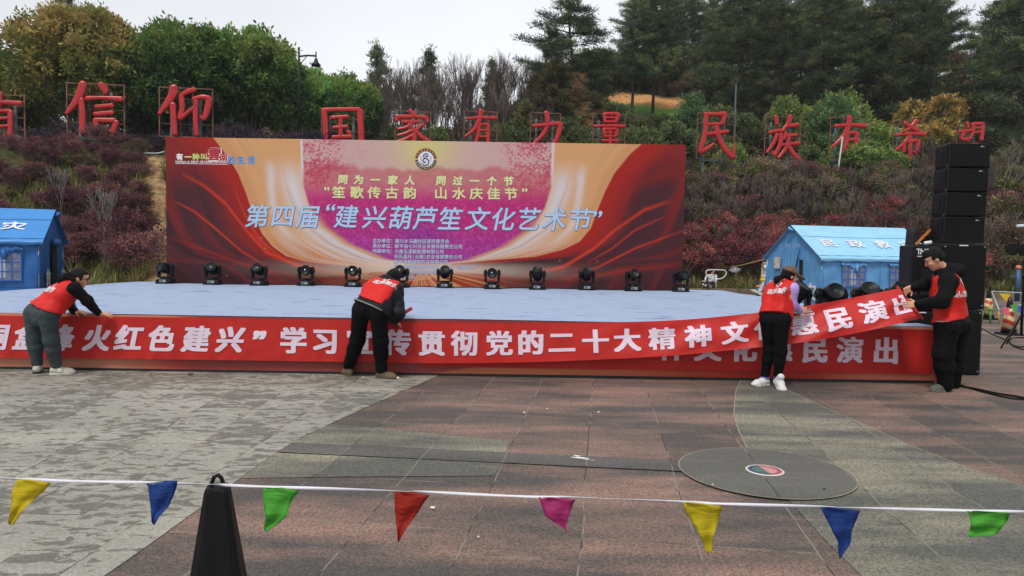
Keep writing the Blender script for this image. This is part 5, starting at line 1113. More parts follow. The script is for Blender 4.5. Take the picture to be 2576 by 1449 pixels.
# ------------------------------------------------------------------ plants
M_leaf = leaf_mat('leaves', .34, 2.5); M_shrub = leaf_mat('shrub_leaves', .3, 1.95); M_needle = leaf_mat('needles', .3, 2.35)
M_bark = mat('bark_grey', (86, 78, 70), .9, var=.35, scale=3, bump=.5, bscale=12); M_barkp = mat('bark_pine', (62, 52, 48), .9, var=.4, scale=2.5, bump=.5, bscale=10)
M_twig = mat('twig_grey', (120, 107, 99), .9, var=.3, scale=3); M_twd = mat('twig_dark', (88, 77, 72), .9, var=.3, scale=3)
def rdir(n, up=0.0):
    d = rng.normal(size=(n, 3)); d[:, 2] += up; return d / np.linalg.norm(d, axis=1, keepdims=True)
def leaf_quads(P, D, Nn, ln, wd):
    """leaf blades at P pointing along D, flat in the plane across Nn; bent a little along the midrib"""
    S = np.cross(D, Nn); S /= np.linalg.norm(S, axis=1, keepdims=True) + 1e-9; n = len(P); ln = np.broadcast_to(np.asarray(ln, float), (n,))[:, None]; wd = np.broadcast_to(np.asarray(wd, float), (n,))[:, None]
    up = np.cross(S, D)
    v = np.stack([P, P + D * ln * .5 + S * wd * .5 + up * wd * .18, P + D * ln, P + D * ln * .5 - S * wd * .5 + up * wd * .18], 1).reshape(-1, 3)
    return v, (np.arange(n * 4).reshape(n, 4)).astype(np.int32)
def clump_leaves(C, per, spread, ln, wd, pal, jit=.25, up=.4, out=None, flat=1.0):
    n = len(C) * per; k = np.repeat(np.arange(len(C)), per); off = rng.normal(size=(n, 3)) * spread; off[:, 2] *= flat
    P = C[k] + off; D = rdir(n, up * .3); Nn = rdir(n, up)
    if out is not None: D = D + out[k] * .8; D /= np.linalg.norm(D, axis=1, keepdims=True)
    s = rng.uniform(.7, 1.3, n); v, f = leaf_quads(P, D, Nn, ln * s, wd * s)
    pal = np.asarray(pal); cc = pal[rng.integers(0, len(pal), len(C))] * rng.uniform(1 - jit, 1 + jit, (len(C), 1)); c = cc[k] * rng.uniform(.8, 1.2, (n, 1))
    return v, f, np.repeat(c, 4, 0)
def foliage(name, parts, m, parent):
    V_, F_, C_, b = [], [], [], 0
    for v, f, c in parts: V_.append(v); F_.append(f + b); C_.append(c); b += len(v)
    me = mesh_from(name, np.vstack(V_), np.vstack(F_)); vcol(me, np.vstack(C_)); return link(name, me, m, parent)
def limbs(name, segs, m, parent, n=5):
    """segs: list of (points, radii)"""
    V_, F_, b = [], [], 0
    for pts, rad in segs:
        P = np.asarray(pts, float); R = np.asarray(rad, float); k = len(P); T = np.gradient(P, axis=0); T /= np.linalg.norm(T, axis=1, keepdims=True) + 1e-9
        ref = V(0, 0, 1) if abs(T[0, 2]) < .8 else V(1, 0, 0); A_ = np.cross(T, ref); A_ /= np.linalg.norm(A_, axis=1, keepdims=True) + 1e-9; B_ = np.cross(T, A_)
        q = 2 * pi * np.arange(n) / n; v = P[:, None] + R[:, None, None] * (A_[:, None] * np.cos(q)[None, :, None] + B_[:, None] * np.sin(q)[None, :, None])
        i = np.arange(k * n).reshape(k, n); j = np.roll(i, -1, 1); f = np.stack([i[:-1], j[:-1], j[1:], i[1:]], -1).reshape(-1, 4); V_.append(v.reshape(-1, 3)); F_.append(f + b); b += k * n
    return link(name, mesh_from(name, np.vstack(V_), np.vstack(F_).astype(np.int32), True), m, parent)
PROTO = {}
def proto(key, name, cat, H):
    t = thing(name, name, cat); PROTO[key] = dict(root=t, used=False, H=H); return t
def put(key, loc, rz=None, scale=1, label='', group=None):
    p = PROTO[key]; rz = rng.uniform(0, 2 * pi) if rz is None else rz
    if not p['used']:
        p['used'] = True; r = p['root']; r.location = tuple(loc); r.rotation_euler = (0, 0, rz); r.scale = scale if hasattr(scale, '__len__') else (scale,) * 3; r['label'] = label
        if group: r['group'] = group
        return r
    return dup(p['root'], loc, rz, scale, label, group)
def put_px(key, x, Y, ytop, label, group=None, wide=1.0, rz=None, X=None):
    c = at(x, 400, Y); gz = hz(c[0], Y) - .15; top = float(at(x, ytop, Y)[2]); s = (top - gz) / PROTO[key]['H']; return put(key, (c[0], Y, gz), rz, (s * wide, s * wide, s), label, group)

def broadleaf(key, name, H, Wd, pal, tops, nlobe=16, ln=.26, per=46, nclump=900, low=.18):
    t = proto(key, name, 'tree', H); cz = H * (.5 + low / 2); L0 = []
    for k in range(nlobe):
        d = rdir(1)[0]; d[2] = abs(d[2]) * 1.1 - .35; d = unit(d); L0.append((V(0, 0, cz) + d * V(Wd * .30, Wd * .28, H * .27), rng.uniform(.17, .27) * Wd))
    L0.append((V(0, 0, cz), Wd * .30)); C, O = [], []
    while len(C) < nclump:
        c, r = L0[rng.integers(len(L0))]; d = rdir(1, .25)[0]; p = c + d * V(1, 1, .92) * r * rng.uniform(.78, 1.06)
        if p[2] < H * low or p[2] > H * .985: continue
        if sum(np.linalg.norm((p - q) / V(1, 1, .92)) < .72 * s for q, s in L0) > 1: continue
        C.append(p); O.append(d)
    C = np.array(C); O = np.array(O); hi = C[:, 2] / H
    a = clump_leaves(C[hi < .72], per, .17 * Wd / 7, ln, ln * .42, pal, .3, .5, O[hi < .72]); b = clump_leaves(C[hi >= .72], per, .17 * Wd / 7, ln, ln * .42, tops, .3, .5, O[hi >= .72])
    inner = np.array([L0[i][0] + rdir(1)[0] * L0[i][1] * rng.uniform(.2, .7) for i in rng.integers(0, len(L0), 160)]); cc = clump_leaves(inner, per, .3 * Wd / 7, ln * 1.2, ln * .6, pal, .3, .4)
    foliage('crown', [a, b, cc], M_leaf, t); segs = [([(0, 0, -.3), (.06, .02, H * .12), (-.04, .05, H * .28), (0, 0, H * .55)], [.24, .2, .17, .08])]
    for c, r in L0: segs.append(([(0, 0, H * .16), tuple(c * .45 + V(0, 0, H * .12)), tuple(c)], [.1, .07, .03]))
    limbs('trunk', segs, M_bark, t, 6)
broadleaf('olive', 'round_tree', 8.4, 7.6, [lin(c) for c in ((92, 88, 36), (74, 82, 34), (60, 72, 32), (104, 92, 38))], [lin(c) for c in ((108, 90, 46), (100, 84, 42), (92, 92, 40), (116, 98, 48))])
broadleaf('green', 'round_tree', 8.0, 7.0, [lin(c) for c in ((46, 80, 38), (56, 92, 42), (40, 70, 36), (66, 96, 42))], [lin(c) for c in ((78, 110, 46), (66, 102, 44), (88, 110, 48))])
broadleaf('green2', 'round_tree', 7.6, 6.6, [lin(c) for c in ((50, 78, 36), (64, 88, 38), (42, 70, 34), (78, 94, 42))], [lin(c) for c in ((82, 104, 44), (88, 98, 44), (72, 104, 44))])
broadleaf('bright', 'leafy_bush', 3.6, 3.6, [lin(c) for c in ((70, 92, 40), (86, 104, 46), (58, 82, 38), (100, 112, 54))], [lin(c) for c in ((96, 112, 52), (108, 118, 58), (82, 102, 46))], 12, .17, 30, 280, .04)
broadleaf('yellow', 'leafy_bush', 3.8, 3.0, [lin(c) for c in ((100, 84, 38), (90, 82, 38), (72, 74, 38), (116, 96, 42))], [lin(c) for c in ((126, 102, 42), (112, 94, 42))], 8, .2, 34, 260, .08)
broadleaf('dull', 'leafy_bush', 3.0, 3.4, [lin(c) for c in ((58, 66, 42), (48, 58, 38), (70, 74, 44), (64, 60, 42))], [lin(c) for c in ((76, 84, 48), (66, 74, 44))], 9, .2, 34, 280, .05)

def pine(key, H, bare, Wd, dens, pal, droop=-.05, tl=.42, shape=1.0, name='pine_tree', bw=.05):
    t = proto(key, name, 'tree', H); segs = []; lean = rng.normal(size=2) * .012 * H
    tz = np.linspace(-.3, H * .97, 12); ph = rng.uniform(0, 6); tp = np.column_stack([lean[0] * (tz / H) ** 2 + .08 * np.sin(tz * .5 + ph), lean[1] * (tz / H) ** 2 + .08 * np.cos(tz * .6 + ph), tz]); segs.append((tp, np.linspace(.2 * H / 14, .03, 12)))
    C, O = [], []; z = H * bare
    while z < H * .97:
        fr = (z / H - bare) / (1 - bare); rad = Wd * .5 * ((1 - fr) ** .5 * shape + .10) * (.55 + .45 * min(1, fr * 4 + .3)); nb = rng.integers(3, 6)
        for b in range(nb):
            a = rng.uniform(0, 2 * pi); r = rad * rng.uniform(.55, 1.15); x0 = np.interp(z, tz, tp[:, 0]); y0 = np.interp(z, tz, tp[:, 1]); d = V(cos(a), sin(a), 0); rise = r * rng.uniform(.02, .32) + droop * r
            p = [V(x0, y0, z), V(x0, y0, z) + d * r * .5 + V(0, 0, rise * .35), V(x0, y0, z) + d * r + V(0, 0, rise)]; segs.append((p, [.05 * H / 14 + .006 * r, .03, .012]))
            nt_ = max(2, int(r * dens))
            for k in range(nt_):
                f = .3 + .75 * (k + rng.random()) / nt_; side = V(-d[1], d[0], 0) * rng.normal() * .2 * r * (1.15 - f); C.append(p[0] + d * r * f + V(0, 0, rise * f * f) + side + V(0, 0, rng.normal() * .1)); O.append(unit(d * .7 + V(0, 0, .5) + side * .3))
        z += H * rng.uniform(.032, .058)
    for k in range(7): C.append(V(lean[0], lean[1], H * (.9 + .015 * k)) + rng.normal(size=3) * .12); O.append(V(0, 0, 1.))
    C, O = np.array(C), np.array(O); per = 34; n = len(C) * per; k = np.repeat(np.arange(len(C)), per); D = rdir(n, .3) + O[k] * .7; D /= np.linalg.norm(D, axis=1, keepdims=True)
    v, f = leaf_quads(C[k] + rng.normal(size=(n, 3)) * V(.2, .2, .09), D, rdir(n), tl * rng.uniform(.6, 1.2, n), bw); pal = np.asarray(pal); cc = pal[rng.integers(0, len(pal), len(C))] * rng.uniform(.5, 1.5, (len(C), 1)); c = cc[k] * rng.uniform(.8, 1.2, (n, 1))
    foliage('crown', [(v, f, np.repeat(c, 4, 0))], M_needle, t); limbs('trunk', segs, M_barkp, t, 5)
PP = [lin(c) for c in ((50, 63, 45), (60, 72, 46), (44, 57, 46), (80, 86, 52), (56, 63, 42))]  # the lightest olive stands in for lit tufts, scattered at random
pine('pineA', 15, .34, 8.0, 4.9, PP); pine('pineB', 16, .22, 8.0, 4.8, PP); pine('pineC', 14, .12, 7.4, 5.0, PP, -.1); pine('pineD', 17, .42, 8.8, 4.6, PP, .05)
pine('cedar', 9, .03, 4.6, 6.0, [lin(c) for c in ((66, 70, 42), (80, 78, 44), (56, 62, 40), (90, 80, 50))], -.22, .3, 1.0, 'cypress_tree', .07)
pine('spruce', 4.4, .05, 2.3, 7.0, [lin(c) for c in ((58, 82, 50), (70, 90, 52), (50, 72, 46))], -.12, .24, 1.0, 'young_fir', .05)
pine('rusty', 10, .05, 4.4, 4.5, [lin(c) for c in ((110, 78, 54), (96, 76, 50), (70, 68, 46))], -.15, .35, 1.0, 'cypress_tree', .06)
pine('slim', 9.5, .45, 2.3, 6.5, PP, -.1, .34, 1.0, 'pine_tree', .06)

def bare(key, H, name='bare_tree', spread=.5, lv=4, nst=1, m=None, r0=.11, kids=(4, 6), cat='tree'):
    t = proto(key, name, cat, H); segs = []
    def grow(p, d, L, r, l):
        k = 4; pts = [p]; q = p; dd = d
        for i in range(k): dd = unit(dd + rng.normal(size=3) * .10 + V(0, 0, .05)); q = q + dd * L / k; pts.append(q)
        segs.append((pts, np.linspace(r, r * .5, k + 1)))
        if l == 0: return
        for c in range(rng.integers(*kids)):
            f = rng.uniform(.35, 1.0); i = min(int(f * k), k - 1); b = pts[i] + (pts[i + 1] - pts[i]) * (f * k - i); nd = unit(dd + rdir(1)[0] * spread + V(0, 0, .22)); grow(b, nd, L * rng.uniform(.45, .7), r * .48, l - 1)
    for s in range(nst): grow(V(rng.normal() * .1 * (nst > 1), rng.normal() * .1 * (nst > 1), -.1), unit(V(rng.normal() * (.06 if nst == 1 else .35), rng.normal() * (.06 if nst == 1 else .35), 1)), H * .5, r0, lv)
    mx_ = max(float(np.asarray(s[0])[:, 2].max()) for s in segs); PROTO[key]['H'] = mx_
    segs = [(s[0], np.maximum(s[1], .011)) for s in segs]
    limbs('trunk', segs[:1 if nst == 1 else nst], m or M_twig, t, 6); limbs('branches', segs[1:], m or M_twig, t, 3)
bare('bareA', 9, m=M_twd); bare('bareB', 10, spread=.42, m=M_twd); bare('bareC', 8.5, spread=.6, kids=(4, 6)); bare('bareD', 9.5, spread=.36, m=M_twd)
bare('shrubtwig', 2.0, 'bare_shrub', .55, 3, 5, M_twig, .028, (4, 6), 'shrub'); bare('shrubtwig2', 2.3, 'bare_shrub', .5, 3, 6, M_twd, .026, (4, 6), 'shrub')
bare('paletree', 3.0, 'bare_tree', .6, 3, 1, mat('twig_pale', (128, 120, 114), .9, var=.2), .035, (4, 6))

def shrub(key, name, H, Wd, pal, n_cl=120, per=40, ln=.085, twig=True, flat=.55):
    t = proto(key, name, 'shrub', H); C, O = [], []; lob = [(V(*(rng.normal(size=2) * Wd * .20), H * rng.uniform(.35, .66)), Wd * rng.uniform(.22, .36)) for _ in range(7)]
    while len(C) < n_cl:
        c, r = lob[rng.integers(7)]; d = rdir(1, .5)[0]; p = c + d * V(1, 1, .72) * r * rng.uniform(.6, 1.08)
        if .06 * H < p[2] < H: C.append(p); O.append(d)
    C, O = np.array(C), np.array(O); a = clump_leaves(C, per, .11 * Wd / 1.8, ln, ln * .5, pal, .35, .8, O, flat); foliage('leaves', [a], M_shrub, t); segs = []
    for k in range(44):
        c = C[rng.integers(len(C))]; segs.append(([(c[0] * .15, c[1] * .15, -.15), (c[0] * .5 + rng.normal() * .04, c[1] * .5 + rng.normal() * .04, c[2] * .55), tuple(c * rng.uniform(1.0, 1.28))], [.02, .014, .007]))
    limbs('stems', segs, M_twig, t, 4)
PU = [lin(c) for c in ((90, 54, 62), (80, 50, 60), (102, 60, 62), (68, 46, 56), (108, 68, 64))]; RE = [lin(c) for c in ((120, 56, 58), (108, 52, 54), (136, 64, 62), (94, 50, 52), (90, 62, 54))]
DK = [lin(c) for c in ((50, 42, 56), (60, 46, 58), (44, 40, 50), (70, 52, 60))]; GN = [lin(c) for c in ((78, 86, 44), (92, 96, 50), (66, 76, 42), (108, 102, 58))]; BR = [lin(c) for c in ((92, 76, 62), (104, 84, 64), (84, 74, 56), (76, 66, 58))]
shrub('purpleA', 'purple_shrub', 1.5, 2.3, PU, 150); shrub('purpleB', 'purple_shrub', 1.7, 2.1, PU, 150); shrub('redA', 'red_shrub', 1.6, 2.2, RE, 160); shrub('redB', 'red_shrub', 1.4, 2.4, RE, 160); shrub('redC', 'red_shrub', 1.5, 2.2, RE[:3] + PU[:2], 160)
shrub('hedge', 'dark_shrub', 1.5, 2.6, DK, 150, 40, .09); shrub('herb', 'green_shrub', 1.0, 1.7, GN, 90, 36, .12); shrub('herb2', 'green_shrub', 1.3, 2.0, GN, 110, 36, .13); shrub('brownA', 'brown_shrub', 1.7, 2.2, BR, 90, 36, .09); shrub('brownB', 'brown_shrub', 2.0, 2.0, BR + GN[:1], 90, 36, .1)

def tuft(key, H=.8, n=70, pal=None):
    t = proto(key, 'grass_tuft', 'grass tuft', H); a = rng.uniform(0, 2 * pi, n); le = rng.uniform(.2, 1.0, n); L_ = H * rng.uniform(.6, 1.1, n); d = np.column_stack([np.cos(a) * le, np.sin(a) * le, np.ones(n)]); d /= np.linalg.norm(d, axis=1, keepdims=True); s = np.column_stack([-np.sin(a), np.cos(a), 0 * a]) * .02
    b = rng.normal(size=(n, 3)) * V(.06, .06, 0); m1 = b + d * L_[:, None] * .55; tip = b + d * L_[:, None] + np.column_stack([np.cos(a), np.sin(a), -.9 * np.ones(n)]) * (L_ * le * .35)[:, None]
    v = np.stack([b - s, b + s, m1 + s * .8, m1 - s * .8, tip, tip + s * .1], 1).reshape(-1, 3); i = (np.arange(n) * 6)[:, None]; f = np.vstack([i + np.array([0, 1, 2, 3]), i + np.array([3, 2, 5, 4])]).astype(np.int32)
    pal = np.asarray(pal); c = np.repeat(pal[rng.integers(0, len(pal), n)] * rng.uniform(.7, 1.2, (n, 1)), 6, 0); foliage('blades', [(v, f, c)], M_leaf, t)
tuft('tuftA', .9, 80, [lin(c) for c in ((86, 92, 48), (74, 84, 42), (104, 98, 60))]); tuft('tuftB', .7, 80, [lin(c) for c in ((106, 94, 56), (92, 80, 48), (76, 78, 44))])

# ---- where they stand
put_px('pineB', 188, 52, -60, 'dark conifer behind the yellowish round tree at upper left', wide=.8)
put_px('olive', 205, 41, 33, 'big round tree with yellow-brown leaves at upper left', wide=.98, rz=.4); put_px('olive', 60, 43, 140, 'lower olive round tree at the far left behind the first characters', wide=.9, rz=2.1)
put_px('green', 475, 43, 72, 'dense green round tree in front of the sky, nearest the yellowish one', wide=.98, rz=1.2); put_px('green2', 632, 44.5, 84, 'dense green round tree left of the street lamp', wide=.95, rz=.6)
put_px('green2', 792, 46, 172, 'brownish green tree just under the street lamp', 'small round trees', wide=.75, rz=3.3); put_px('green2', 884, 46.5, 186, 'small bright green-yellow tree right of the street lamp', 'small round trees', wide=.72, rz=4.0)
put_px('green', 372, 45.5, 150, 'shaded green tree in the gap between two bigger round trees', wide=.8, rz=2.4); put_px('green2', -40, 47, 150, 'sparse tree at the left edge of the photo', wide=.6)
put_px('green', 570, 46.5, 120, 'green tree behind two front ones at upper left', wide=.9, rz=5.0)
bk = ['bareA', 'bareB', 'bareC', 'bareD']; GB = 'bare trees behind the backdrop'; LB_ = 'leafless grey tree in the thicket behind the backdrop'
for k, x in enumerate(np.linspace(915, 1390, 42)):
    put_px(bk[k % 4], x + rng.uniform(-10, 10), rng.uniform(49, 60), 128 + 34 * rng.random() + 38 * max(0, (980 - x) / 60) + (14 if x < 1150 else 0), LB_, GB, wide=rng.uniform(.62, .9))
for k in range(34):
    x = rng.uniform(870, 1410); Y = rng.uniform(57, 64); c = at(x, 400, Y); put('brownB', (c[0], Y, hz(c[0], Y) - .1), None, rng.uniform(1.3, 2.1), 'tall brown brush filling the thicket behind the leafless trees', 'brush in the leafless thicket')
for k, x in enumerate(np.linspace(880, 1400, 24)): put_px(bk[(k + 1) % 4], x + rng.uniform(-10, 10), rng.uniform(46, 49), 215 + 40 * rng.random(), LB_, GB, wide=rng.uniform(.8, 1.0))
for x, y, w in ((948, 116, .9), (1075, 124, .9)): put_px('slim', x, 56, y, 'slim dark conifer poking out of the leafless trees, %s' % ('nearer the round green tree' if x < 1000 else 'above the round emblem'), wide=w)
put_px('slim', 1232, 60, 150, 'thin dark conifer half hidden in the leafless trees right of the emblem', wide=.8)
put_px('pineC', 1440, 54, -14, 'tall dense conifer at the right end of the leafless thicket', wide=1.55); put_px('pineB', 1385, 57, 78, 'ragged conifer leaning out over the leafless thicket', wide=1.25); put_px('pineC', 1490, 58, 120, 'dense conifer beside the tall one, right of the thicket', wide=1.0)
for k, (x, y, Y) in enumerate(((1345, 190, 49), (1400, 150, 48), (1452, 185, 48.5), (1490, 230, 50), (1320, 250, 47))): put_px(['cedar', 'cedar', 'rusty', 'cedar', 'cedar'][k], x, Y, y, ('brown-tinged cypress among the green ones above the backdrop' if k == 2 else 'drooping olive-green cypress behind the red characters'), None if k == 2 else 'cypresses behind the characters', wide=1.0)
put_px('pineA', 1588, 63, -6, 'tall pine with a bare trunk standing before the ploughed field, left of two', wide=1.05, rz=1.0); put_px('pineD', 1640, 64.5, -40, 'taller pine with a bare trunk standing before the ploughed field, right of two', wide=1.0, rz=2.0)
GP = 'pines on the hillside'; LP = 'tall dark pine on the wooded hillside above the red characters'
for k in range(54):
    x = 1530 + (k % 18) * 62 + rng.uniform(-20, 20); Y = (70, 84, 100)[k // 18] + rng.uniform(-6, 7)
    if 1470 < x < 1770 and Y < 84: Y = rng.uniform(82, 92)
    if 2360 < x < 2500 or 1505 < x < 1550: continue
    put_px(['pineA', 'pineB', 'pineC', 'pineD'][k % 4], x, Y, rng.uniform(-75, 35) + 45 * (2340 < x < 2480), LP, GP, wide=rng.uniform(.85, 1.12))
for x, Y, y, w in ((1800, 62, 20, 1.1), (1860, 58, -50, 1.2), (1960, 56, 10, 1.15), (2060, 57, -40, 1.25), (2150, 58, 20, 1.1), (2215, 55, -30, 1.2), (2310, 56, -60, 1.2), (2430, 62, 62, .8), (2555, 50, -60, 1.15), (2610, 54, -20, 1.1)):
    put_px(['pineB', 'pineC'][int(x) % 2], x, Y, y, LP, GP, wide=w)
for k in range(24):
    x = 1478 + k * 11 + rng.uniform(-8, 8); Y = rng.uniform(54, 60.5); c = at(x, 400, Y); put('dull', (c[0], Y, hz(c[0], Y) - .2), None, rng.uniform(.35, .6), 'low dark hedge bush below the green field strip', 'hedge rows below the field')
for k in range(26):
    x = 1475 + k * 13 + rng.uniform(-6, 6); Y = rng.uniform(72.5, 77) + .1 * 12; c = at(x, 400, Y); put(['dull', 'brownB'][k % 3 == 2], (c[0], Y, hz(c[0], Y) - .2), None, rng.uniform(.9, 1.5), 'dark bush at the forest edge behind the ploughed field' if k % 3 != 2 else 'brown bush at the forest edge behind the ploughed field', 'bushes behind the ploughed field' if k % 3 != 2 else 'brown bushes behind the ploughed field')
for x, Y, y in ((1740, 50, 235), (2092, 47.5, 240)): put_px('spruce', x, Y, y, 'small young fir %s' % ('at the edge of the ploughed field' if x < 2000 else 'behind a red character, below the pines'), wide=1.0)
put_px('bright', 1985, 52, 240, 'light green leafy bush under the pines, upper one', wide=.7); put_px('bright', 2095, 50, 232, 'bright green leafy tree under the pines behind two red characters', wide=.85); put_px('bright', 2190, 49, 300, 'bright green bush below the taller leafy tree', wide=1.2)
put_px('bright', 2135, 44.2, 352, 'pale yellow-green bush behind the red character with the prop', wide=1.3); put_px('bright', 2215, 44.6, 372, 'yellow-green bush between two red characters at right', wide=1.2); put_px('bright', 1840, 43.6, 360, 'yellow-green bush right of the first red character beyond the backdrop', wide=.8)
put_px('bright', 2330, 45, 390, 'green bush beside the loudspeaker stack', wide=1.0); put_px('yellow', 2345, 46.4, 296, 'yellow-leaved bush beside the loudspeaker stack', wide=.95); put_px('yellow', 2335, 50, 130 + 90, 'rusty yellow tree under the pines at right', wide=.9)
put_px('rusty', 2400, 54, 140, 'rust-brown conifer among the dark pines at right', wide=1.0); put_px('rusty', 1765, 66, 225, 'dry brown conifer at the right end of the ploughed field', wide=1.0)
LD = 'dull green bush in the undergrowth below the pines'; GD = 'bushes below the pines'
for k in range(110):
    x = rng.uniform(1380, 2640); Y = rng.uniform(46, 62); 
    if 1470 < x < 1745: Y = rng.uniform(43.5, 46)
    c = at(x, 400, Y); g_ = hz(c[0], Y); put(['dull', 'dull', 'brownB', 'herb2'][k % 4], (c[0], Y, g_ - .1), None, rng.uniform(.6, 1.15) * (1 if k % 4 < 2 else 1.3), [LD, LD, 'brown twiggy bush on the slope behind the red characters', 'low green plant on the slope behind the red characters'][k % 4], [GD, GD, 'brown bushes on the slope', 'green plants on the slope'][k % 4])
for k in range(46):                                       # undergrowth behind the backdrop and along the terrace
    x = rng.uniform(820, 1620); Y = rng.uniform(42.5, 47); c = at(x, 400, Y); put(['dull', 'brownA', 'brownB'][k % 3], (c[0], Y, hz(c[0], Y) - .1), None, rng.uniform(.55, .95), ['dull green bush just behind the backdrop, below the leafless trees', 'brown twiggy shrub just behind the backdrop', 'brown twiggy shrub just behind the backdrop'][k % 3], ['bushes behind the backdrop', 'brown shrubs behind the backdrop', 'brown shrubs behind the backdrop'][k % 3])
for k in range(30):                                       # dark hedge on the left terrace
    x = rng.uniform(-60, 830); Y = rng.uniform(35.8, 39.5); c = at(x, 400, Y); put('hedge', (c[0], Y, hz(c[0], Y) - .1), None, rng.uniform(.85, 1.25), 'dark purple shrub in the hedge under the round green trees', 'dark hedge on the left terrace')
for k in range(22):
    x = rng.uniform(-80, 880); Y = rng.uniform(43, 49); c = at(x, 400, Y); put('dull', (c[0], Y, hz(c[0], Y) - .1), None, rng.uniform(.8, 1.3), 'dull green bush in the shade under the round trees at left', 'bushes under the round trees')
for k in range(14):
    x = rng.uniform(0, 830); Y = rng.uniform(39, 41); c = at(x, 400, Y); put(['brownA', 'shrubtwig'][k % 2], (c[0], Y, hz(c[0], Y) - .1), None, rng.uniform(.9, 1.3), 'brown twiggy shrub between the dark hedge and the green trees', 'brown shrubs on the left terrace')
def scatter(n, xr, yr, mind, cond):
    o = []; tries = 0
    while len(o) < n and tries < n * 60:
        tries += 1; x, y = rng.uniform(*xr), rng.uniform(*yr)
        if cond(x, y) and all((x - a) ** 2 + (y - b) ** 2 > mind ** 2 for a, b in o): o.append((x, y))
    return o
px_of = lambda x, y: 1288 + 1800 * x / y
for k, (x, y) in enumerate(scatter(150, (-24, -7.2), (21, 36), .78, lambda x, y: -40 < px_of(x, y) < 425 and abs(x + .497 * y) > .75 and y < 35.2 + .24 * x and hz(x, y) > .5 + .9 * rng.random() and not (x < -12 and y < 24.8))):
    kk = ['purpleA', 'purpleB', 'purpleA', 'herb', 'purpleB', 'brownA', 'purpleB', 'purpleA', 'herb2'][k % 9]; put(kk, (x, y, hz(x, y) - .1), None, rng.uniform(.6, 1.0) * (.5 if y > 32.6 + .24 * x else 1), {'p': 'dark purple leaved shrub on the bank left of the backdrop', 'h': 'low green shrub among purple ones on the left bank', 'b': 'brown twiggy shrub among purple ones on the left bank'}[kk[0]], {'p': 'purple shrubs on the left bank', 'h': 'green shrubs on the left bank', 'b': 'brown shrubs on the left bank'}[kk[0]])
for k, (x, y) in enumerate(scatter(46, (-26, -9), (27, 36), .8, lambda x, y: -60 < px_of(x, y) < 400 and 33.4 < y - .24 * x < 36.6 and abs(x + .497 * y) > .7)):
    put(['purpleA', 'purpleB', 'brownA', 'purpleB'][k % 4], (x, y, hz(x, y) - .1), None, rng.uniform(.42, .62), 'brown twiggy shrub among purple ones on the left bank' if k % 4 == 2 else 'dark purple leaved shrub on the bank left of the backdrop', 'brown shrubs on the left bank' if k % 4 == 2 else 'purple shrubs on the left bank')
for k, (x, y) in enumerate(scatter(150, (7, 30), (31.5, 43), .9, lambda x, y: 1690 < px_of(x, y) < 2400 and y < 35.6 + .24 * x and hz(x, y) > .5)):
    h = hz(x, y); tp = h > 2.3 + 1.6 * rng.random() - .07 * (x - 10) * rng.random(); kk = (['redA', 'redB', 'redC', 'redA', 'redB', 'purpleB'] if not tp else ['shrubtwig', 'brownA', 'purpleA', 'shrubtwig2', 'herb2', 'brownB'])[k % 6]
    put(kk, (x, y, h - .1), None, rng.uniform(.65, 1.1), {'r': 'dark red leaved shrub covering the bank right of the backdrop', 's': 'leafless twiggy shrub at the top of the right bank', 'b': 'brown shrub at the top of the right bank', 'p': 'purple leaved shrub on the bank right of the backdrop', 'h': 'green shrub at the top of the right bank'}[kk[0]], {'r': 'red shrubs on the right bank', 's': 'leafless shrubs on the right bank', 'b': 'brown shrubs on the right bank', 'p': 'purple shrubs on the right bank', 'h': 'green shrubs on the right bank'}[kk[0]])
for k, (x, y) in enumerate(scatter(60, (18, 34), (31.5, 43), .95, lambda x, y: 2330 < px_of(x, y) < 2680 and y < 44 and hz(x, y) > .6)):
    kk = ['brownB', 'shrubtwig', 'brownA', 'shrubtwig2', 'purpleA', 'herb2'][k % 6]; put(kk, (x, y, hz(x, y) - .1), None, rng.uniform(.85, 1.45), {'b': 'dry brown shrub on the bank right of the loudspeakers', 's': 'grey leafless shrub on the bank right of the loudspeakers', 'p': 'dull purple shrub on the bank right of the loudspeakers', 'h': 'green shrub on the bank right of the loudspeakers'}[kk[0]], {'b': 'brown shrubs beyond the loudspeakers', 's': 'leafless shrubs beyond the loudspeakers', 'p': 'purple shrubs beyond the loudspeakers', 'h': 'green shrubs beyond the loudspeakers'}[kk[0]])
for x, y, Y in ((2520, 330, 39), (2565, 300, 40), (2485, 380, 40)): put_px(['bareC', 'bareA', 'bareC'][int(x) % 3], x, Y, y, 'straggly leafless tree on the bank at the right edge', 'straggly trees at the right edge', wide=1.1)
for k, (x, y) in enumerate(scatter(60, (7.5, 26), (32, 41), 1.0, lambda x, y: 1720 < px_of(x, y) < 2330 and 1.5 < hz(x, y) < 4.4)): put(['shrubtwig', 'shrubtwig2'][k % 2], (x, y, hz(x, y)), None, rng.uniform(.8, 1.15), 'leafless grey shrub standing among the red shrubs of the right bank', 'grey twigs among the red shrubs')
put_px('paletree', 268, 24.2, 470, 'small pale leafless tree with a forked trunk on the left bank, upper one', wide=.7); put_px('paletree', 330, 23.6, 575, 'smaller pale forked tree on the left bank near the track', wide=.9); put_px('paletree', 165, 27, 420, 'pale leafless sapling among the purple shrubs at left', wide=.6)
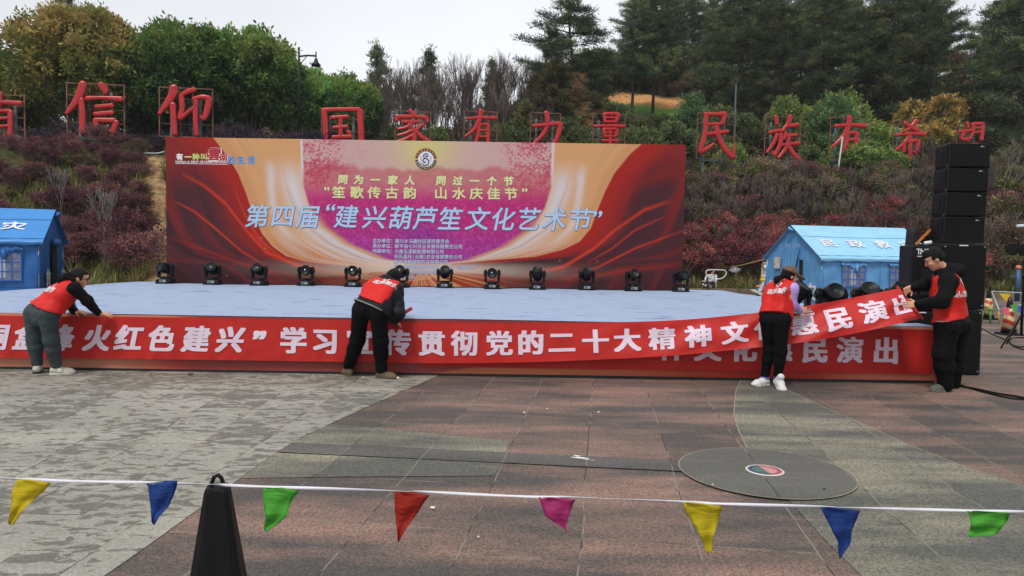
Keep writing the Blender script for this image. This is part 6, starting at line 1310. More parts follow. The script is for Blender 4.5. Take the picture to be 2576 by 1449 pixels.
for k, (x, y) in enumerate(scatter(56, (-16, 24), (19, 36), .7, lambda x, y: (-60 < px_of(x, y) < 430 or 1720 < px_of(x, y) < 2640) and .15 < hz(x, y) < (4.5 if x < 0 else 1.6) and abs(x + .497 * y) > .5 and not (x < -12 and y < 24.5))):
    put(['tuftA', 'tuftB'][k % 2], (x, y, hz(x, y) - .06), None, rng.uniform(.6, 1.2), 'long-bladed grass tuft on the bank %s' % ('left of the backdrop' if x < 0 else 'right of the stage'), 'grass tufts on the %s bank' % ('left' if x < 0 else 'right'))
for k, (x, y) in enumerate(scatter(46, (8, 32), (31.5, 43), .9, lambda x, y: 1720 < px_of(x, y) < 2640 and 2.0 < hz(x, y) < 5.6)):
    put(['tuftB', 'tuftA', 'herb'][k % 3], (x, y, hz(x, y) - .05), None, rng.uniform(1.0, 1.9) * (1 if k % 3 < 2 else .6), 'green shrub at the top of the right bank' if k % 3 == 2 else 'tall straw-like grass clump among the shrubs of the right bank', 'green shrubs on the right bank' if k % 3 == 2 else 'tall grass among the right bank shrubs')
for k, v in PROTO.items():
    if not v['used']: print('unused plant', k)
# ------------------------------------------------------------------ people: each body is one continuous surface grown from a distance field
class Field:
    def __init__(s, lo, hi, h):
        s.lo = np.asarray(lo, float); s.h = h; s.n = np.ceil((np.asarray(hi) - s.lo) / h).astype(int) + 1; s.a = np.full(s.n, .2, np.float32)
    def sub(s, lo, hi):
        i0 = np.clip(np.floor((np.asarray(lo) - s.lo) / s.h).astype(int), 0, s.n - 1); i1 = np.clip(np.ceil((np.asarray(hi) - s.lo) / s.h).astype(int) + 1, 1, s.n)
        g = [s.lo[k] + s.h * np.arange(i0[k], i1[k]) for k in range(3)]; X = np.stack(np.meshgrid(*g, indexing='ij'), -1).astype(np.float32)
        return tuple(slice(i0[k], i1[k]) for k in range(3)), X
    def mix(s, sl, d, k):
        a = s.a[sl]
        if k > 0: h = np.clip(.5 + .5 * (a - d) / k, 0, 1); s.a[sl] = a * (1 - h) + d * h - k * h * (1 - h)
        else: s.a[sl] = np.minimum(a, d)
    def cap(s, p, q, r0, r1=None, k=.02):
        p, q = np.asarray(p, float), np.asarray(q, float); r1 = r0 if r1 is None else r1; m = max(r0, r1) + .05 + k
        sl, X = s.sub(np.minimum(p, q) - m, np.maximum(p, q) + m); d = (q - p); t = np.clip(((X - p) @ d) / (d @ d + 1e-12), 0, 1)
        s.mix(sl, (np.linalg.norm(X - p - t[..., None] * d, axis=-1) - (r0 + (r1 - r0) * t)).astype(np.float32), k); return s
    def chain(s, pts, rs, k=.02):
        for i in range(len(pts) - 1): s.cap(pts[i], pts[i + 1], rs[i], rs[i + 1], k)
        return s
    def ell(s, c, rad, B=np.eye(3), k=.02):
        """B: columns are the ellipsoid's own axes"""
        c = np.asarray(c, float); rad = np.asarray(rad, float); m = rad.max() + .05 + k; sl, X = s.sub(c - m, c + m); q = (X - c) @ B
        k0 = np.linalg.norm(q / rad, axis=-1); k1 = np.linalg.norm(q / rad ** 2, axis=-1); s.mix(sl, (k0 * (k0 - 1) / (k1 + 1e-9)).astype(np.float32), k); return s
    def grid(s):
        g = [s.lo[k] + s.h * np.arange(s.n[k]) for k in range(3)]; return np.stack(np.meshgrid(*g, indexing='ij'), -1).astype(np.float32)
    def cut(s, p, n):
        """keep the side the normal points away from"""
        n = unit(n); g = [s.lo[k] + s.h * np.arange(s.n[k]) - p[k] for k in range(3)]; d = g[0][:, None, None] * n[0] + g[1][None, :, None] * n[1] + g[2][None, None, :] * n[2]; s.a = np.maximum(s.a, d.astype(np.float32)); return s
    def minus(s, o): s.a = np.maximum(s.a, -o.a); return s
    def folds(s, amp, freq, seed, axis=None, stretch=1.0):
        """cloth folds: the surface is pushed in and out by a few crossing waves"""
        r = np.random.default_rng(seed); m = np.abs(s.a) < .03; P = s.lo + s.h * np.argwhere(m); w = 0
        for _ in range(7):
            d = unit(r.normal(size=3))
            if axis is not None: d = unit(d + np.asarray(axis) * stretch * np.sign(d @ np.asarray(axis)))
            f = freq * r.uniform(.5, 1.7); ph = r.uniform(0, 6); wv = np.sin((P @ d) * f + ph + 1.6 * np.sin(P @ unit(r.normal(size=3)) * f * .45)); w = w + np.sign(wv) * np.abs(wv) ** 1.5 * (24 / f if f > 24 else 1) ** .5
        s.a[m] += (amp * w / 2.2).astype(np.float32); return s
    def mesh(s):
        a = s.a; a[0] = a[-1] = .1; a[:, 0] = a[:, -1] = .1; a[:, :, 0] = a[:, :, -1] = .1
        n = np.array(a.shape) - 1; ins = a < 0; cnt = np.zeros(n, np.int8)
        off = [(i, j, k) for i in (0, 1) for j in (0, 1) for k in (0, 1)]; sl = lambda o: tuple(slice(o[k], o[k] + n[k]) for k in range(3))
        for o in off: cnt += ins[sl(o)]
        I = np.argwhere((cnt > 0) & (cnt < 8)); idx = np.full(n, -1, np.int64); idx[tuple(I.T)] = np.arange(len(I)); P = np.zeros((len(I), 3)); W_ = np.zeros(len(I))
        for o in off:
            for ax in range(3):
                if o[ax]: continue
                o2 = list(o); o2[ax] = 1; va = a[tuple((I + o).T)]; vb = a[tuple((I + o2).T)]; m = (va < 0) != (vb < 0); t = np.where(m, va / np.where(m, va - vb, 1), 0); p = I + np.array(o, float); p[:, ax] += t; P += p * m[:, None]; W_ += m
        v = s.lo + s.h * (P / W_[:, None]); F_ = []
        for ax in range(3):
            b, c = (ax + 1) % 3, (ax + 2) % 3; s0 = [slice(1, n[k]) for k in range(3)]; s0[ax] = slice(0, n[ax]); s1 = list(s0); s1[ax] = slice(1, n[ax] + 1)
            A_, B_ = ins[tuple(s0)], ins[tuple(s1)]; E_ = np.argwhere(A_ != B_)
            if not len(E_): continue
            sg = A_[tuple(E_.T)]; base = E_.copy()
            for k in range(3):
                if k != ax: base[:, k] += 1
            def cell(db, dc): q = base.copy(); q[:, b] -= db; q[:, c] -= dc; return idx[tuple(q.T)]
            q = np.stack([cell(1, 1), cell(0, 1), cell(0, 0), cell(1, 0)], 1); q[~sg] = q[~sg][:, ::-1]; F_.append(q)
        f = np.vstack(F_); return v, f[(f >= 0).all(1)]
def relax(v, f, it=1):
    for _ in range(it):
        s = np.zeros_like(v); c = np.zeros(len(v))
        for k in range(4): a, b = f[:, k], f[:, (k + 1) % 4]; np.add.at(s, a, v[b]); np.add.at(s, b, v[a]); np.add.at(c, a, 1); np.add.at(c, b, 1)
        v = v * .5 + .5 * s / np.maximum(c, 1)[:, None]
    return v
M_skin = mat('skin', (206, 152, 122), .5, var=.1, scale=9); M_skin.node_tree.nodes['Principled BSDF'].inputs['Subsurface Weight'].default_value = .08
M_hair = mat('hair_black', (14, 13, 13), .6, var=.4, scale=40, spec=.2, bump=.8, bscale=90, stretch=(1, 1, .3)); M_eye = mat('eye_dark', (18, 14, 12), .2)
M_vest = mat('vest_red', (206, 36, 32), .6, var=.07, scale=5, bump=.5, bscale=16, spec=.25); M_trb = mat('trousers_black', (17, 17, 20), .9, var=.15, scale=5, bump=.6, bscale=14, spec=.12); M_jkb = mat('jacket_black', (15, 15, 18), .85, var=.2, scale=6, bump=.6, bscale=16, spec=.15); M_jkn = mat('jacket_navy', (20, 23, 31), .6, var=.25, scale=6, bump=.7, bscale=16, spec=.25)
M_trg = mat('trousers_slate', (64, 74, 78), .85, var=.16, scale=5, bump=.6, bscale=15, spec=.15); M_pur = mat('sleeve_lilac', (176, 154, 220), .6, var=.08, scale=6, bump=.6, bscale=16); M_vtx = mat('vest_print', (232, 222, 224), .6, var=.04)
M_sole = mat('sole_dark', (34, 32, 32), .7); M_solw = mat('sole_white', (206, 204, 198), .6)

def hand(F, wr, d, n, side, curl=.5, r=.0088, spread=.12, s=1.0, k=.006):
    """palm, four fingers of different lengths bent at the knuckles, thumb from the side of the palm. d: pointing, n: palm side, side: +1/-1 where the thumb is"""
    d = unit(d); n = unit(n - d * (n @ d)); t = np.cross(d, n) * side
    for o in (-.030, -.010, .010, .030): F.cap(wr + d * .015 * s + t * o * .7 * s, wr + d * .085 * s + t * o * s, .017 * s, .014 * s, .01)
    for o, L_, cu in ((.033, .070, .9), (.011, .080, 1.0), (-.011, .075, 1.08), (-.032, .058, 1.2)):
        b = wr + d * .088 * s + t * o * s; p = [b]; dd = unit(d + t * o / .033 * spread); ang = 0
        for j, fr in enumerate((.45, .32, .25)): ang += curl * cu * (.55, .9, .6)[j]; p.append(p[-1] + (dd * cos(ang) + n * sin(ang)) * L_ * fr * s)
        F.chain(p, [r * s * 1.05, r * s, r * s * .95, r * s * .85], k)
    b = wr + d * .028 * s + t * .034 * s; p1 = b + unit(d * .65 + t * .8 + n * .3) * .04 * s; F.chain([b, p1, p1 + unit(d * .85 + t * .25 + n * (.3 + curl * .6)) * .034 * s], [.013 * s, .0105 * s, .009 * s], .008)
def frame_of(f, up):
    f = unit(f); r = unit(np.cross(f, up)); u = np.cross(r, f); return f, r, u
def head(F, c, f, up, s=1.0):
    f, r, u = frame_of(f, up); B = np.column_stack([r, f, u]); F.ell(c + u * .018 * s, V(.074, .092, .098) * s, B, .02); F.ell(c + f * .022 * s - u * .058 * s, V(.056, .070, .066) * s, B, .03); F.ell(c + f * .062 * s - u * .098 * s, V(.024, .022, .02) * s, B, .02)
    F.cap(c + f * .092 * s + u * .012 * s, c + f * .110 * s - u * .026 * s, .009 * s, .0145 * s, .012); F.cap(c + f * .088 * s - u * .058 * s - r * .016 * s, c + f * .088 * s - u * .058 * s + r * .016 * s, .008 * s, .008 * s, .008); F.cap(c + f * .086 * s + u * .03 * s - r * .035 * s, c + f * .086 * s + u * .03 * s + r * .035 * s, .01 * s, .01 * s, .015)
    for q in (-1, 1): F.ell(c + r * q * .076 * s - f * .006 * s - u * .012 * s, V(.011, .022, .032) * s, B, .006); F.ell(c + r * q * .04 * s + f * .066 * s - u * .03 * s, V(.024, .022, .022) * s, B, .02)
    return f, r, u
class Person:
    def __init__(s, label, J, h=.0085, scale=1.0, name='person'):
        s.J = J; P = np.array([p for p in J.values() if isinstance(p, np.ndarray) and p.shape == (3,)]); s.lo, s.hi = P.min(0) - .2, P.max(0) + .22; s.lo[2] = max(s.lo[2], -.02); s.h = h; s.base = V(J['base'][0], J['base'][1], J['base'][2]); s.label = label; s.sc = scale
    def F(s, pts=None, pad=.16, h=None):
        if pts is None: return Field(s.lo, s.hi, h or s.h)
        P = np.array(pts); return Field(P.min(0) - pad, P.max(0) + pad, h or s.h)
    def emit(s, name, F, m, parent=None, it=1):
        v, f = F.mesh(); v = relax(v, f, it); s.last = (v, f); return link(name, mesh_from(name, v - s.base, f.astype(np.int32), True), m, parent, s.base if parent is None else None)
    def torso(s, F, g, k=.05):
        J = s.J; c = s.sc; hm = (J['hipL'] + J['hipR']) / 2; sh = (J['shL'] + J['shR']) / 2; ax = unit(sh - hm); lat = unit(J['shR'] - J['shL']); w = hm + (sh - hm) * .38
        F.cap(J['hipL'] + ax * .03 * c, J['hipR'] + ax * .03 * c, (.105 * c + g), None, k)
        for q in (-1, 1):
            lt = unit(J['hipR'] - J['hipL']) * .6 + lat * .4; F.chain([hm + lt * q * .075 * c + ax * .04, w + lt * q * .075 * c, hm + (sh - hm) * .72 + lat * q * .09 * c, sh + lat * q * .085 * c - ax * .03], [.10 * c + g, .098 * c + g, .108 * c + g, .085 * c + g], k)
        F.cap(J['shL'] * .86 + sh * .14, J['shR'] * .86 + sh * .14, .058 * c + g, None, k); return hm, sh, ax, lat, w
    def arm(s, F, q, g=0., k=.02, cuff=0.0, flare=1.0):
        J = s.J; c = s.sc; e = J['wr' + q] + (J['el' + q] - J['wr' + q]) * cuff; F.chain([J['sh' + q], J['el' + q]], [.054 * c + g, .043 * c + g * flare], k); F.chain([J['el' + q], e], [.043 * c + g * flare, .030 * c + g * .75], k)
    def leg(s, F, q, g=0., k=.03, r=(.088, .06, .042), ankle=0.0):
        J = s.J; c = s.sc; e = J['an' + q] + (J['kn' + q] - J['an' + q]) * ankle; F.chain([J['hip' + q], J['kn' + q]], [r[0] * c + g, r[1] * c + g], k); m = J['kn' + q] * .62 + e * .38 - unit(np.cross(J['hipR'] - J['hipL'], V(0, 0, 1))) * 0; F.chain([J['kn' + q], m, e], [r[1] * c + g, r[1] * c * .94 + g, r[2] * c + g], k)
    def shoe(s, name, q, m, ms, parent, w=.047, tall=.06, heel=.07):
        J = s.J; a, t = J['an' + q], J['toe' + q]; d = t - a; z = J.get('sole' + q, 0.0); d = unit(V(d[0], d[1], J.get('pitch' + q, 0.0))); a0 = V(a[0], a[1], z); L_ = .27 * s.sc; hl = a0 - d * heel * s.sc; up = unit(V(0, 0, 1) - d * d[2]); F = s.F([hl, hl + d * L_, a], .12, .0062)
        F.chain([hl + d * .045 + up * .05, hl + d * .10 + up * .052, hl + d * .19 + up * .036, hl + d * (L_ - .05) + up * .032], [.043, .046, .044, .037], .03); F.chain([hl + d * .05 + up * .06, hl + d * .06 + up * (.06 + tall)], [.042, .041], .02); F.ell(hl + d * .205 + up * .03, V(w + .005, .07, .034), np.column_stack([np.cross(d, up), d, up]), .02); F.cut(hl + up * .014, -up); F.folds(.0016, 120, 3)
        o = s.emit(name, F, m, parent); S = s.F([hl, hl + d * L_], .1, .0062); sd_ = np.cross(d, up); S.chain([hl + d * .045 + up * .02, hl + d * .12 + up * .02, hl + d * .20 + up * .02, hl + d * (L_ - .045) + up * .02], [.05, .044, .054, .043], .02); S.cut(hl + up * .026, up); S.cut(hl + up * .001, -up); s.emit('sole', S, ms, o, 0); return o
def vest_print(p, parent, items, c, right, up, nrm, vf, w=.02, col=None):
    """flat print pressed onto the back of a vest along -nrm"""
    v, f = vf; bv = BVHTree.FromPolygons([tuple(q) for q in v], [tuple(q) for q in f]); 
    def place(q, z):
        o = np.zeros((len(q), 3))
        for i, (a, b) in enumerate(q):
            s0 = c + right * a + up * b + nrm * .45; h = bv.ray_cast(Vector(s0), Vector(-nrm)); base = np.array(h[0]) if h[0] is not None else c + right * a + up * b; o[i] = base + nrm * (.005 + z[i])
        return o
    vv, ff = letters(items, place, w); return link('vest_lettering', mesh_from('vest_lettering', vv - p.base, ff), col or M_vtx, parent)
def heart(p, parent, c, right, up, nrm, vf, s):
    v, f = vf; bv = BVHTree.FromPolygons([tuple(q) for q in v], [tuple(q) for q in f]); mb = MB(); n = 40; o = []
    for k in range(n + 1):
        t = 2 * pi * k / n; x, y = 16 * sin(t) ** 3 / 17., (13 * cos(t) - 5 * cos(2 * t) - 2 * cos(3 * t) - cos(4 * t)) / 17.
        for r in (1.0, .62):
            s0 = c + right * x * s * r + up * y * s * r + nrm * .45; h = bv.ray_cast(Vector(s0), Vector(-nrm)); b = np.array(h[0]) if h[0] is not None else c + right * x * s * r + up * y * s * r; o.append(b + nrm * .006 - p.base)
    mb.add(o, [(2 * k, 2 * k + 1, 2 * k + 3, 2 * k + 2) for k in range(n)])
    return mb.build('vest_emblem', M_vtx, parent)
def eyes(p, parent, c, f, r, u, s=1.0, brow=True):
    mb = MB()
    for q in (-1, 1): mb.lathe([(.001, -.004), (.010 * s, -.002), (.010 * s, .002), (.001, .004)], 10, c + f * .088 * s + r * q * .032 * s + u * .008 * s - p.base, np.column_stack([r, u * .6, f]))
    o = mb.build('eyes', M_eye, parent)
    if brow:
        mb = MB()
        for q in (-1, 1): mb.tube([c + f * .096 * s + r * q * .016 * s + u * .03 * s - p.base, c + f * .094 * s + r * q * .034 * s + u * .034 * s - p.base, c + f * .084 * s + r * q * .052 * s + u * .028 * s - p.base], [.004, .005, .003], 6)
        mb.build('eyebrows', M_hair, parent)

# ---- 1: bending man at the left, back to the viewer
c1 = lambda X, Y, d: at(37.7 + X * .217, 653.9 + Y * .217, d)
J = dict(hipL=c1(215, 625, 8.62), hipR=c1(385, 640, 8.45), knL=c1(225, 905, 8.66), knR=c1(420, 925, 8.52), anL=c1(258, 1205, 8.70), anR=c1(478, 1225, 8.60), shL=c1(555, 330, 8.88), shR=c1(690, 330, 8.50), elL=c1(618, 500, 8.96), elR=c1(835, 470, 8.56), wrL=c1(690, 592, 8.92), wrR=c1(970, 618, 8.80), head=c1(745, 205, 8.72), neck=c1(665, 235, 8.70), toeL=c1(290, 1290, 9.1), toeR=c1(700, 1290, 8.68))
J['base'] = V(*((J['anL'] + J['anR']) / 2)[:2], 0); J['tipR'] = c1(1100, 625, 8.86); J['tipL'] = c1(815, 605, 8.95)
p = Person('man in a red vest and slate trousers bending over the stage edge at the left', J); F = p.F(); hm, sh, ax, lat, w = p.torso(F, -.012)
for q in 'LR': p.arm(F, q); p.leg(F, q)
F.cap(sh, J['neck'], .055, .05, .03); F.cap(J['neck'], J['head'], .055, .05, .03)
hf, hr, hu = head(F, J['head'], V(.86, .42, -.28), V(.62, .1, .8))
hand(F, J['wrR'], V(1, .16, -.12), V(.1, .25, -1), 1, .42); hand(F, J['wrL'], V(1, .22, -.2), V(.1, .25, -1), -1, .5)
b = p.emit('person', F, M_skin); tag(b, p.label, 'person', 'volunteers in red vests')
eyes(p, b, J['head'], hf, hr, hu)
G = MB(); ec = J['head'] - p.base
for q in (-1, 1): G.tube([ec + hf * .1 + hr * q * .034 + hu * .008 + (hr * cos(a) + hu * sin(a) * .8) * .024 for a in np.linspace(0, 2 * pi, 13)], .0032, 5, False); G.tube([ec + hf * .098 + hr * q * .058 + hu * .012, ec + hr * q * .082 + hu * .01], .003, 5)
G.build('glasses', M_blk, b)
H = p.F([J['head']], .17, .0062); H.ell(J['head'] + hu * .022 - hf * .004, V(.079, .096, .1), np.column_stack([hr, hf, hu]), 0); g = H.grid() - J['head']; fq, uq = g @ hf, g @ hu; H.a = np.maximum(H.a, np.minimum(fq - .042, .062 - uq).astype(np.float32)); H.a = np.maximum(H.a, (-.02 - uq + 0 * fq).astype(np.float32)); H.folds(.001, 160, 2); p.emit('hair', H, mat('hair_cropped', (34, 30, 28), .8, var=.3, scale=60, spec=.15), b)
n1 = unit(V(.3, .12, .95)); w1 = c1(300, 545, 8.5)
Tr = p.F(); Tr.cap(J['hipL'] + ax * .05, J['hipR'] + ax * .05, .112, None, .06)
Tr.cap(hm - V(0, 0, .02), hm - V(0, 0, .06), .1, None, .05)
for q in 'LR': p.leg(Tr, q, .0, .04, (.108, .084, .06), .03)
Tr.cut(w1 + n1 * .03, n1); Tr.folds(.0024, 60, 11, V(0, 0, 1), 1.2); p.emit('trousers', Tr, M_trg, b)
Sl = p.F()
for q in 'LR': p.arm(Sl, q, .02, .03, .05)
Sl.cap(J['shL'], J['shR'], .07, None, .04); Sl.folds(.004, 36, 5); Sl.chain([J['neck'] - ax * .06 - V(.05, 0, -.03), J['neck'] + V(.02, .02, .06)], [.075, .066], .04); Sl.chain([J['neck'] + V(-.10, -.04, .02), J['neck'] + V(-.02, -.07, .03), J['neck'] + V(.05, -.06, .01)], [.04, .05, .035], .04); p.emit('hooded_jacket', Sl, M_jkb, b)
Vs = p.F(); p.torso(Vs, .026, .06); Vs.cap(J['hipL'] + ax * .06, J['hipR'] + ax * .06, .122, None, .05); Vs.cut(w1, -n1); Vs.cut(sh + ax * .085, ax); Vs.folds(.004, 36, 8, lat, .8)
for q, sg in (('L', -1), ('R', 1)): Vs.cut(J['sh' + q] + lat * sg * .030, lat * sg)
ov = p.emit('vest', Vs, M_vest, b); vf = p.last
nb = unit(np.cross(lat, ax)); nb = nb if nb[2] > 0 else -nb; cc = sh - ax * .14; lt_ = unit(lat)
vest_print(p, b, row('志愿服务', -.16, 0, .085, .085), cc - ax * .0, lt_, ax, nb, vf, .03); heart(p, b, cc + ax * .085, lt_, ax, nb, vf, .05)
M_shw = mat('shoe_offwhite', (188, 184, 172), .7, var=.15, scale=25); p.shoe('shoe', 'L', M_shw, M_sole, b); sr_ = p.shoe('shoe', 'R', M_shw, M_solw, b)
sc_ = J['anR'] + V(.075, -.052, -.045); 
v, f = letters([('N', 0, 0, .058)], lambda q, z: np.column_stack([sc_[0] - p.base[0] + q[:, 0] + .2 * q[:, 1], np.full(len(q), sc_[1] - p.base[1] - .004) - z, sc_[2] - p.base[2] + q[:, 1]]), .05); link('shoe_letter', mesh_from('shoe_letter', v, f), M_wh, sr_)
tag(MB().tube([c1(692, 410, 8.52) - p.base, c1(693, 480, 8.55) - p.base, c1(692, 560, 8.6) - p.base], .006, 5).build('lanyard', mat('lanyard_blue', (50, 70, 130), .6), b))

# ---- 2: bending man in black with grey-brown boots
c2 = lambda X, Y, d: at(830.1 + X * .2083, 666.6 + Y * .2083, d)
J = dict(hipL=c2(375, 560, 8.52), hipR=c2(585, 570, 8.46), knL=c2(335, 900, 8.66), knR=c2(612, 920, 8.56), anL=c2(230, 1205, 8.84), anR=c2(622, 1255, 8.70), shL=c2(530, 265, 8.86), shR=c2(800, 300, 8.72), elL=c2(620, 470, 9.0), elR=c2(826, 590, 8.62), wrL=c2(720, 640, 8.88), wrR=c2(770, 690, 8.82), head=c2(752, 165, 8.98), neck=c2(690, 215, 8.88), toeL=c2(150, 1290, 9.1), toeR=c2(800, 1330, 8.66))
J['base'] = V(*((J['anL'] + J['anR']) / 2)[:2], 0)
p = Person('man in navy jacket, red vest and black trousers bending with his back turned', J); F = p.F(); hm, sh, ax, lat, w = p.torso(F, -.012)
for q in 'LR': p.arm(F, q); p.leg(F, q)
F.cap(sh, J['neck'], .055, .05, .03); F.cap(J['neck'], J['head'], .055, .05, .03); hf, hr, hu = head(F, J['head'], V(.25, .75, -.6), V(.55, .45, .7))
hand(F, J['wrR'], V(.5, .5, -.2), V(-.3, .4, -.8), 1, .9); hand(F, J['wrL'], V(.8, .1, -.2), V(.2, .2, -1), -1, .9)
b = p.emit('person', F, M_skin); tag(b, p.label, 'person', 'volunteers in red vests'); eyes(p, b, J['head'], hf, hr, hu)
H = p.F([J['head']], .18, .0065); H.ell(J['head'] + hu * .022 - hf * .004, V(.088, .106, .11), np.column_stack([hr, hf, hu]), 0); g = H.grid() - J['head']; fq, uq = g @ hf, g @ hu; H.a = np.maximum(H.a, np.minimum(fq - .03, .05 - uq).astype(np.float32)); H.a = np.maximum(H.a, (-.07 - uq).astype(np.float32)); H.folds(.004, 90, 2); p.emit('hair', H, M_hair, b)
n2 = unit(V(.42, .3, .86)); w2 = c2(545, 445, 8.4)
Tr = p.F(); Tr.cap(J['hipL'] + ax * .05, J['hipR'] + ax * .05, .118, None, .06)
for q in 'LR': p.leg(Tr, q, .0, .045, (.108, .090, .072), .0)
Tr.cut(w2 - n2 * .02, n2); Tr.folds(.0024, 60, 12, V(0, 0, 1), 1.2); p.emit('trousers', Tr, M_trb, b); tv = p.last
bv = BVHTree.FromPolygons([tuple(q) for q in tv[0]], [tuple(q) for q in tv[1]]); s0 = c2(566, 482, 8.0); h_ = bv.ray_cast(Vector(s0), Vector(unit(c2(566, 482, 8.6) - s0))); hp = np.array(h_[0]) if h_[0] is not None else c2(566, 482, 8.33)
MB().box(hp + V(0, -.004, 0) - p.base, (.062, .006, .045), rotx(-.35)).build('pocket_label', mat('label_grey', (196, 196, 192), .6), b)
Sl = p.F()
for q in 'LR': p.arm(Sl, q, .034, .03, .02, 1.15)
Sl.cap(J['shL'], J['shR'], .078, None, .04); p.torso(Sl, .024, .06); Sl.cap(J['hipL'] + ax * .06, J['hipR'] + ax * .06, .128, None, .05); Sl.cut(w2 - n2 * .075, -n2); Sl.chain([J['neck'] + V(-.13, .0, .0), J['neck'] + V(-.02, -.03, .035), J['neck'] + V(.10, -.03, .0)], [.045, .06, .045], .04); Sl.chain([J['neck'], J['neck'] + V(.0, .05, .02)], [.075, .06], .04); Sl.folds(.004, 42, 6, ax, .6); p.emit('jacket', Sl, M_jkn, b); jv = p.last
Vs = p.F(); p.torso(Vs, .046, .06); Vs.cap(J['hipL'] + ax * .06, J['hipR'] + ax * .06, .14, None, .05); Vs.cut(w2, -n2); Vs.cut(sh + ax * .10, ax); Vs.folds(.004, 36, 9, lat, .8)
for q, sg in (('L', -1), ('R', 1)): Vs.cut(J['sh' + q] + lat * sg * .055, lat * sg)
p.emit('vest', Vs, M_vest, b); vf = p.last
# pale piping along the jacket hem
bv = BVHTree.FromPolygons([tuple(q) for q in jv[0]], [tuple(q) for q in jv[1]]); pts = []
for a in np.linspace(-1.25, 1.25, 26):
    d = unit(lat * sin(a) + unit(np.cross(lat, ax) if np.cross(lat, ax)[1] < 0 else -np.cross(lat, ax)) * cos(a)); o0 = w2 * .0 + (hm + n2 * (((w2 - n2 * .06) - hm) @ n2)) + (d - n2 * (d @ n2)) * .6; d = unit(d - n2 * (d @ n2)); h_ = bv.ray_cast(Vector(o0), Vector(-d))
    if h_[0] is not None: pts.append(np.array(h_[0]) + d * .004 - p.base)
MB().tube(pts, .007, 6).build('hem_piping', mat('piping_grey', (150, 148, 140), .6), b)
nb = unit(np.cross(lat, ax)); nb = nb if nb[2] > 0 else -nb; cc = sh - ax * .05
vest_print(p, b, row('志愿服务', -.18, 0, .085, .085), cc + lat * .1, lat, ax, nb, vf, .03); heart(p, b, cc + ax * .07 + lat * .06, lat, ax, nb, vf, .05)
M_boot = mat('boot_brown', (104, 88, 66), .8, var=.3, scale=20, bump=.4, bscale=40); J['soleL'] = .0; p.shoe('boot', 'L', M_boot, mat('boot_sole', (84, 74, 58), .8), b, .052, .08); p.shoe('boot', 'R', M_boot, mat('boot_sole', (84, 74, 58), .8), b, .052, .08)
a, e = c2(778, 655, 8.80), c2(988, 521, 8.88); tag(MB().tube([a - V(0, 0, 0), e], .0225, 14).build('red_tube', mat('tube_red', (196, 34, 28), .4)), 'short red tube held by the bending man over the stage edge', 'tube')

# ---- 3: woman in a brown cap
c3 = lambda X, Y, d: at(1874.2 + X * .2343, 654.0 + Y * .2343, d)
J = dict(hipL=c3(245, 650, 8.46), hipR=c3(392, 655, 8.36), knL=c3(262, 960, 8.54), knR=c3(384, 975, 8.40), anL=c3(214, 1238, 8.60), anR=c3(352, 1240, 8.46), shL=c3(268, 315, 8.72), shR=c3(512, 300, 8.42), elL=c3(262, 470, 8.86), elR=c3(498, 480, 8.44), wrL=c3(470, 560, 8.72), wrR=c3(592, 548, 8.60), head=c3(472, 172, 8.60), neck=c3(424, 240, 8.58), toeL=c3(140, 1330, 8.55), toeR=c3(470, 1350, 8.2))
J['base'] = V(*((J['anL'] + J['anR']) / 2)[:2], 0)
p = Person('woman in a brown cap and red vest with lilac sleeves leaning over the banner', J, scale=.93); F = p.F(); hm, sh, ax, lat, w = p.torso(F, -.012)
for q in 'LR': p.arm(F, q); p.leg(F, q)
F.cap(sh, J['neck'], .05, .045, .03); F.cap(J['neck'], J['head'] - V(.02, 0, .02), .048, .045, .03); hf, hr, hu = head(F, J['head'], V(.9, .22, -.3), V(.35, .05, .95), .95)
hand(F, J['wrR'], V(.9, .25, .1), V(-.2, .9, -.3), 1, .75, s=.93); hand(F, J['wrL'], V(.9, .0, .0), V(.2, -.2, -1), -1, .8, s=.93)
b = p.emit('person', F, M_skin); tag(b, p.label, 'person', 'volunteers in red vests'); eyes(p, b, J['head'], hf, hr, hu, .95)
B_ = np.column_stack([hr, hf, hu]); H = p.F([J['head'], c3(330, 215, 8.5)], .16, .0065); H.ell(J['head'] + hu * .012 - hf * .008, V(.082, .098, .1), B_, 0); g = H.grid() - J['head']; fq, uq = g @ hf, g @ hu; H.a = np.maximum(H.a, np.minimum(fq - .03, .06 - uq).astype(np.float32)); H.a = np.maximum(H.a, (-.085 - uq).astype(np.float32)); bn = c3(342, 205, 8.52); H.chain([J['head'] - hf * .085 - hu * .03, bn + V(.02, 0, .01)], [.03, .03], .02); H.ell(bn + V(-.005, 0, -.012), V(.038, .036, .05), np.eye(3), .02); H.folds(.003, 80, 4); p.emit('hair', H, M_hair, b)
C_ = p.F([J['head']], .2, .0062); C_.ell(J['head'] + hu * .03 - hf * .004, V(.089, .106, .098), B_, 0); C_.cut(J['head'] + hu * .038, -hu - hf * .12); C_.cap(J['head'] + hu * .128, J['head'] + hu * .13, .01, .01, .004); C_.folds(.0012, 70, 5); cp = p.emit('cap', C_, mat('cap_brown', (104, 84, 70), .8, var=.15, scale=12, bump=.4, bscale=60), b)
Bq = p.F([J['head'] + hf * .12], .13, .006); Bq.ell(J['head'] + hf * .135 + hu * .036, V(.074, .085, .016), np.column_stack([hr, unit(hf - hu * .16), unit(hu + hf * .16)]), 0); p.emit('brim', Bq, mat('brim_brown', (112, 90, 76), .8, var=.12, scale=12), cp)
Tr = p.F(); Tr.cap(J['hipL'] + ax * .04, J['hipR'] + ax * .04, .1, None, .06)
for q in 'LR': p.leg(Tr, q, .0, .04, (.1, .072, .056), .03)
Tr.cut(hm + ax * .14, ax); Tr.folds(.002, 60, 13, V(0, 0, 1), 1.2); p.emit('trousers', Tr, M_trb, b)
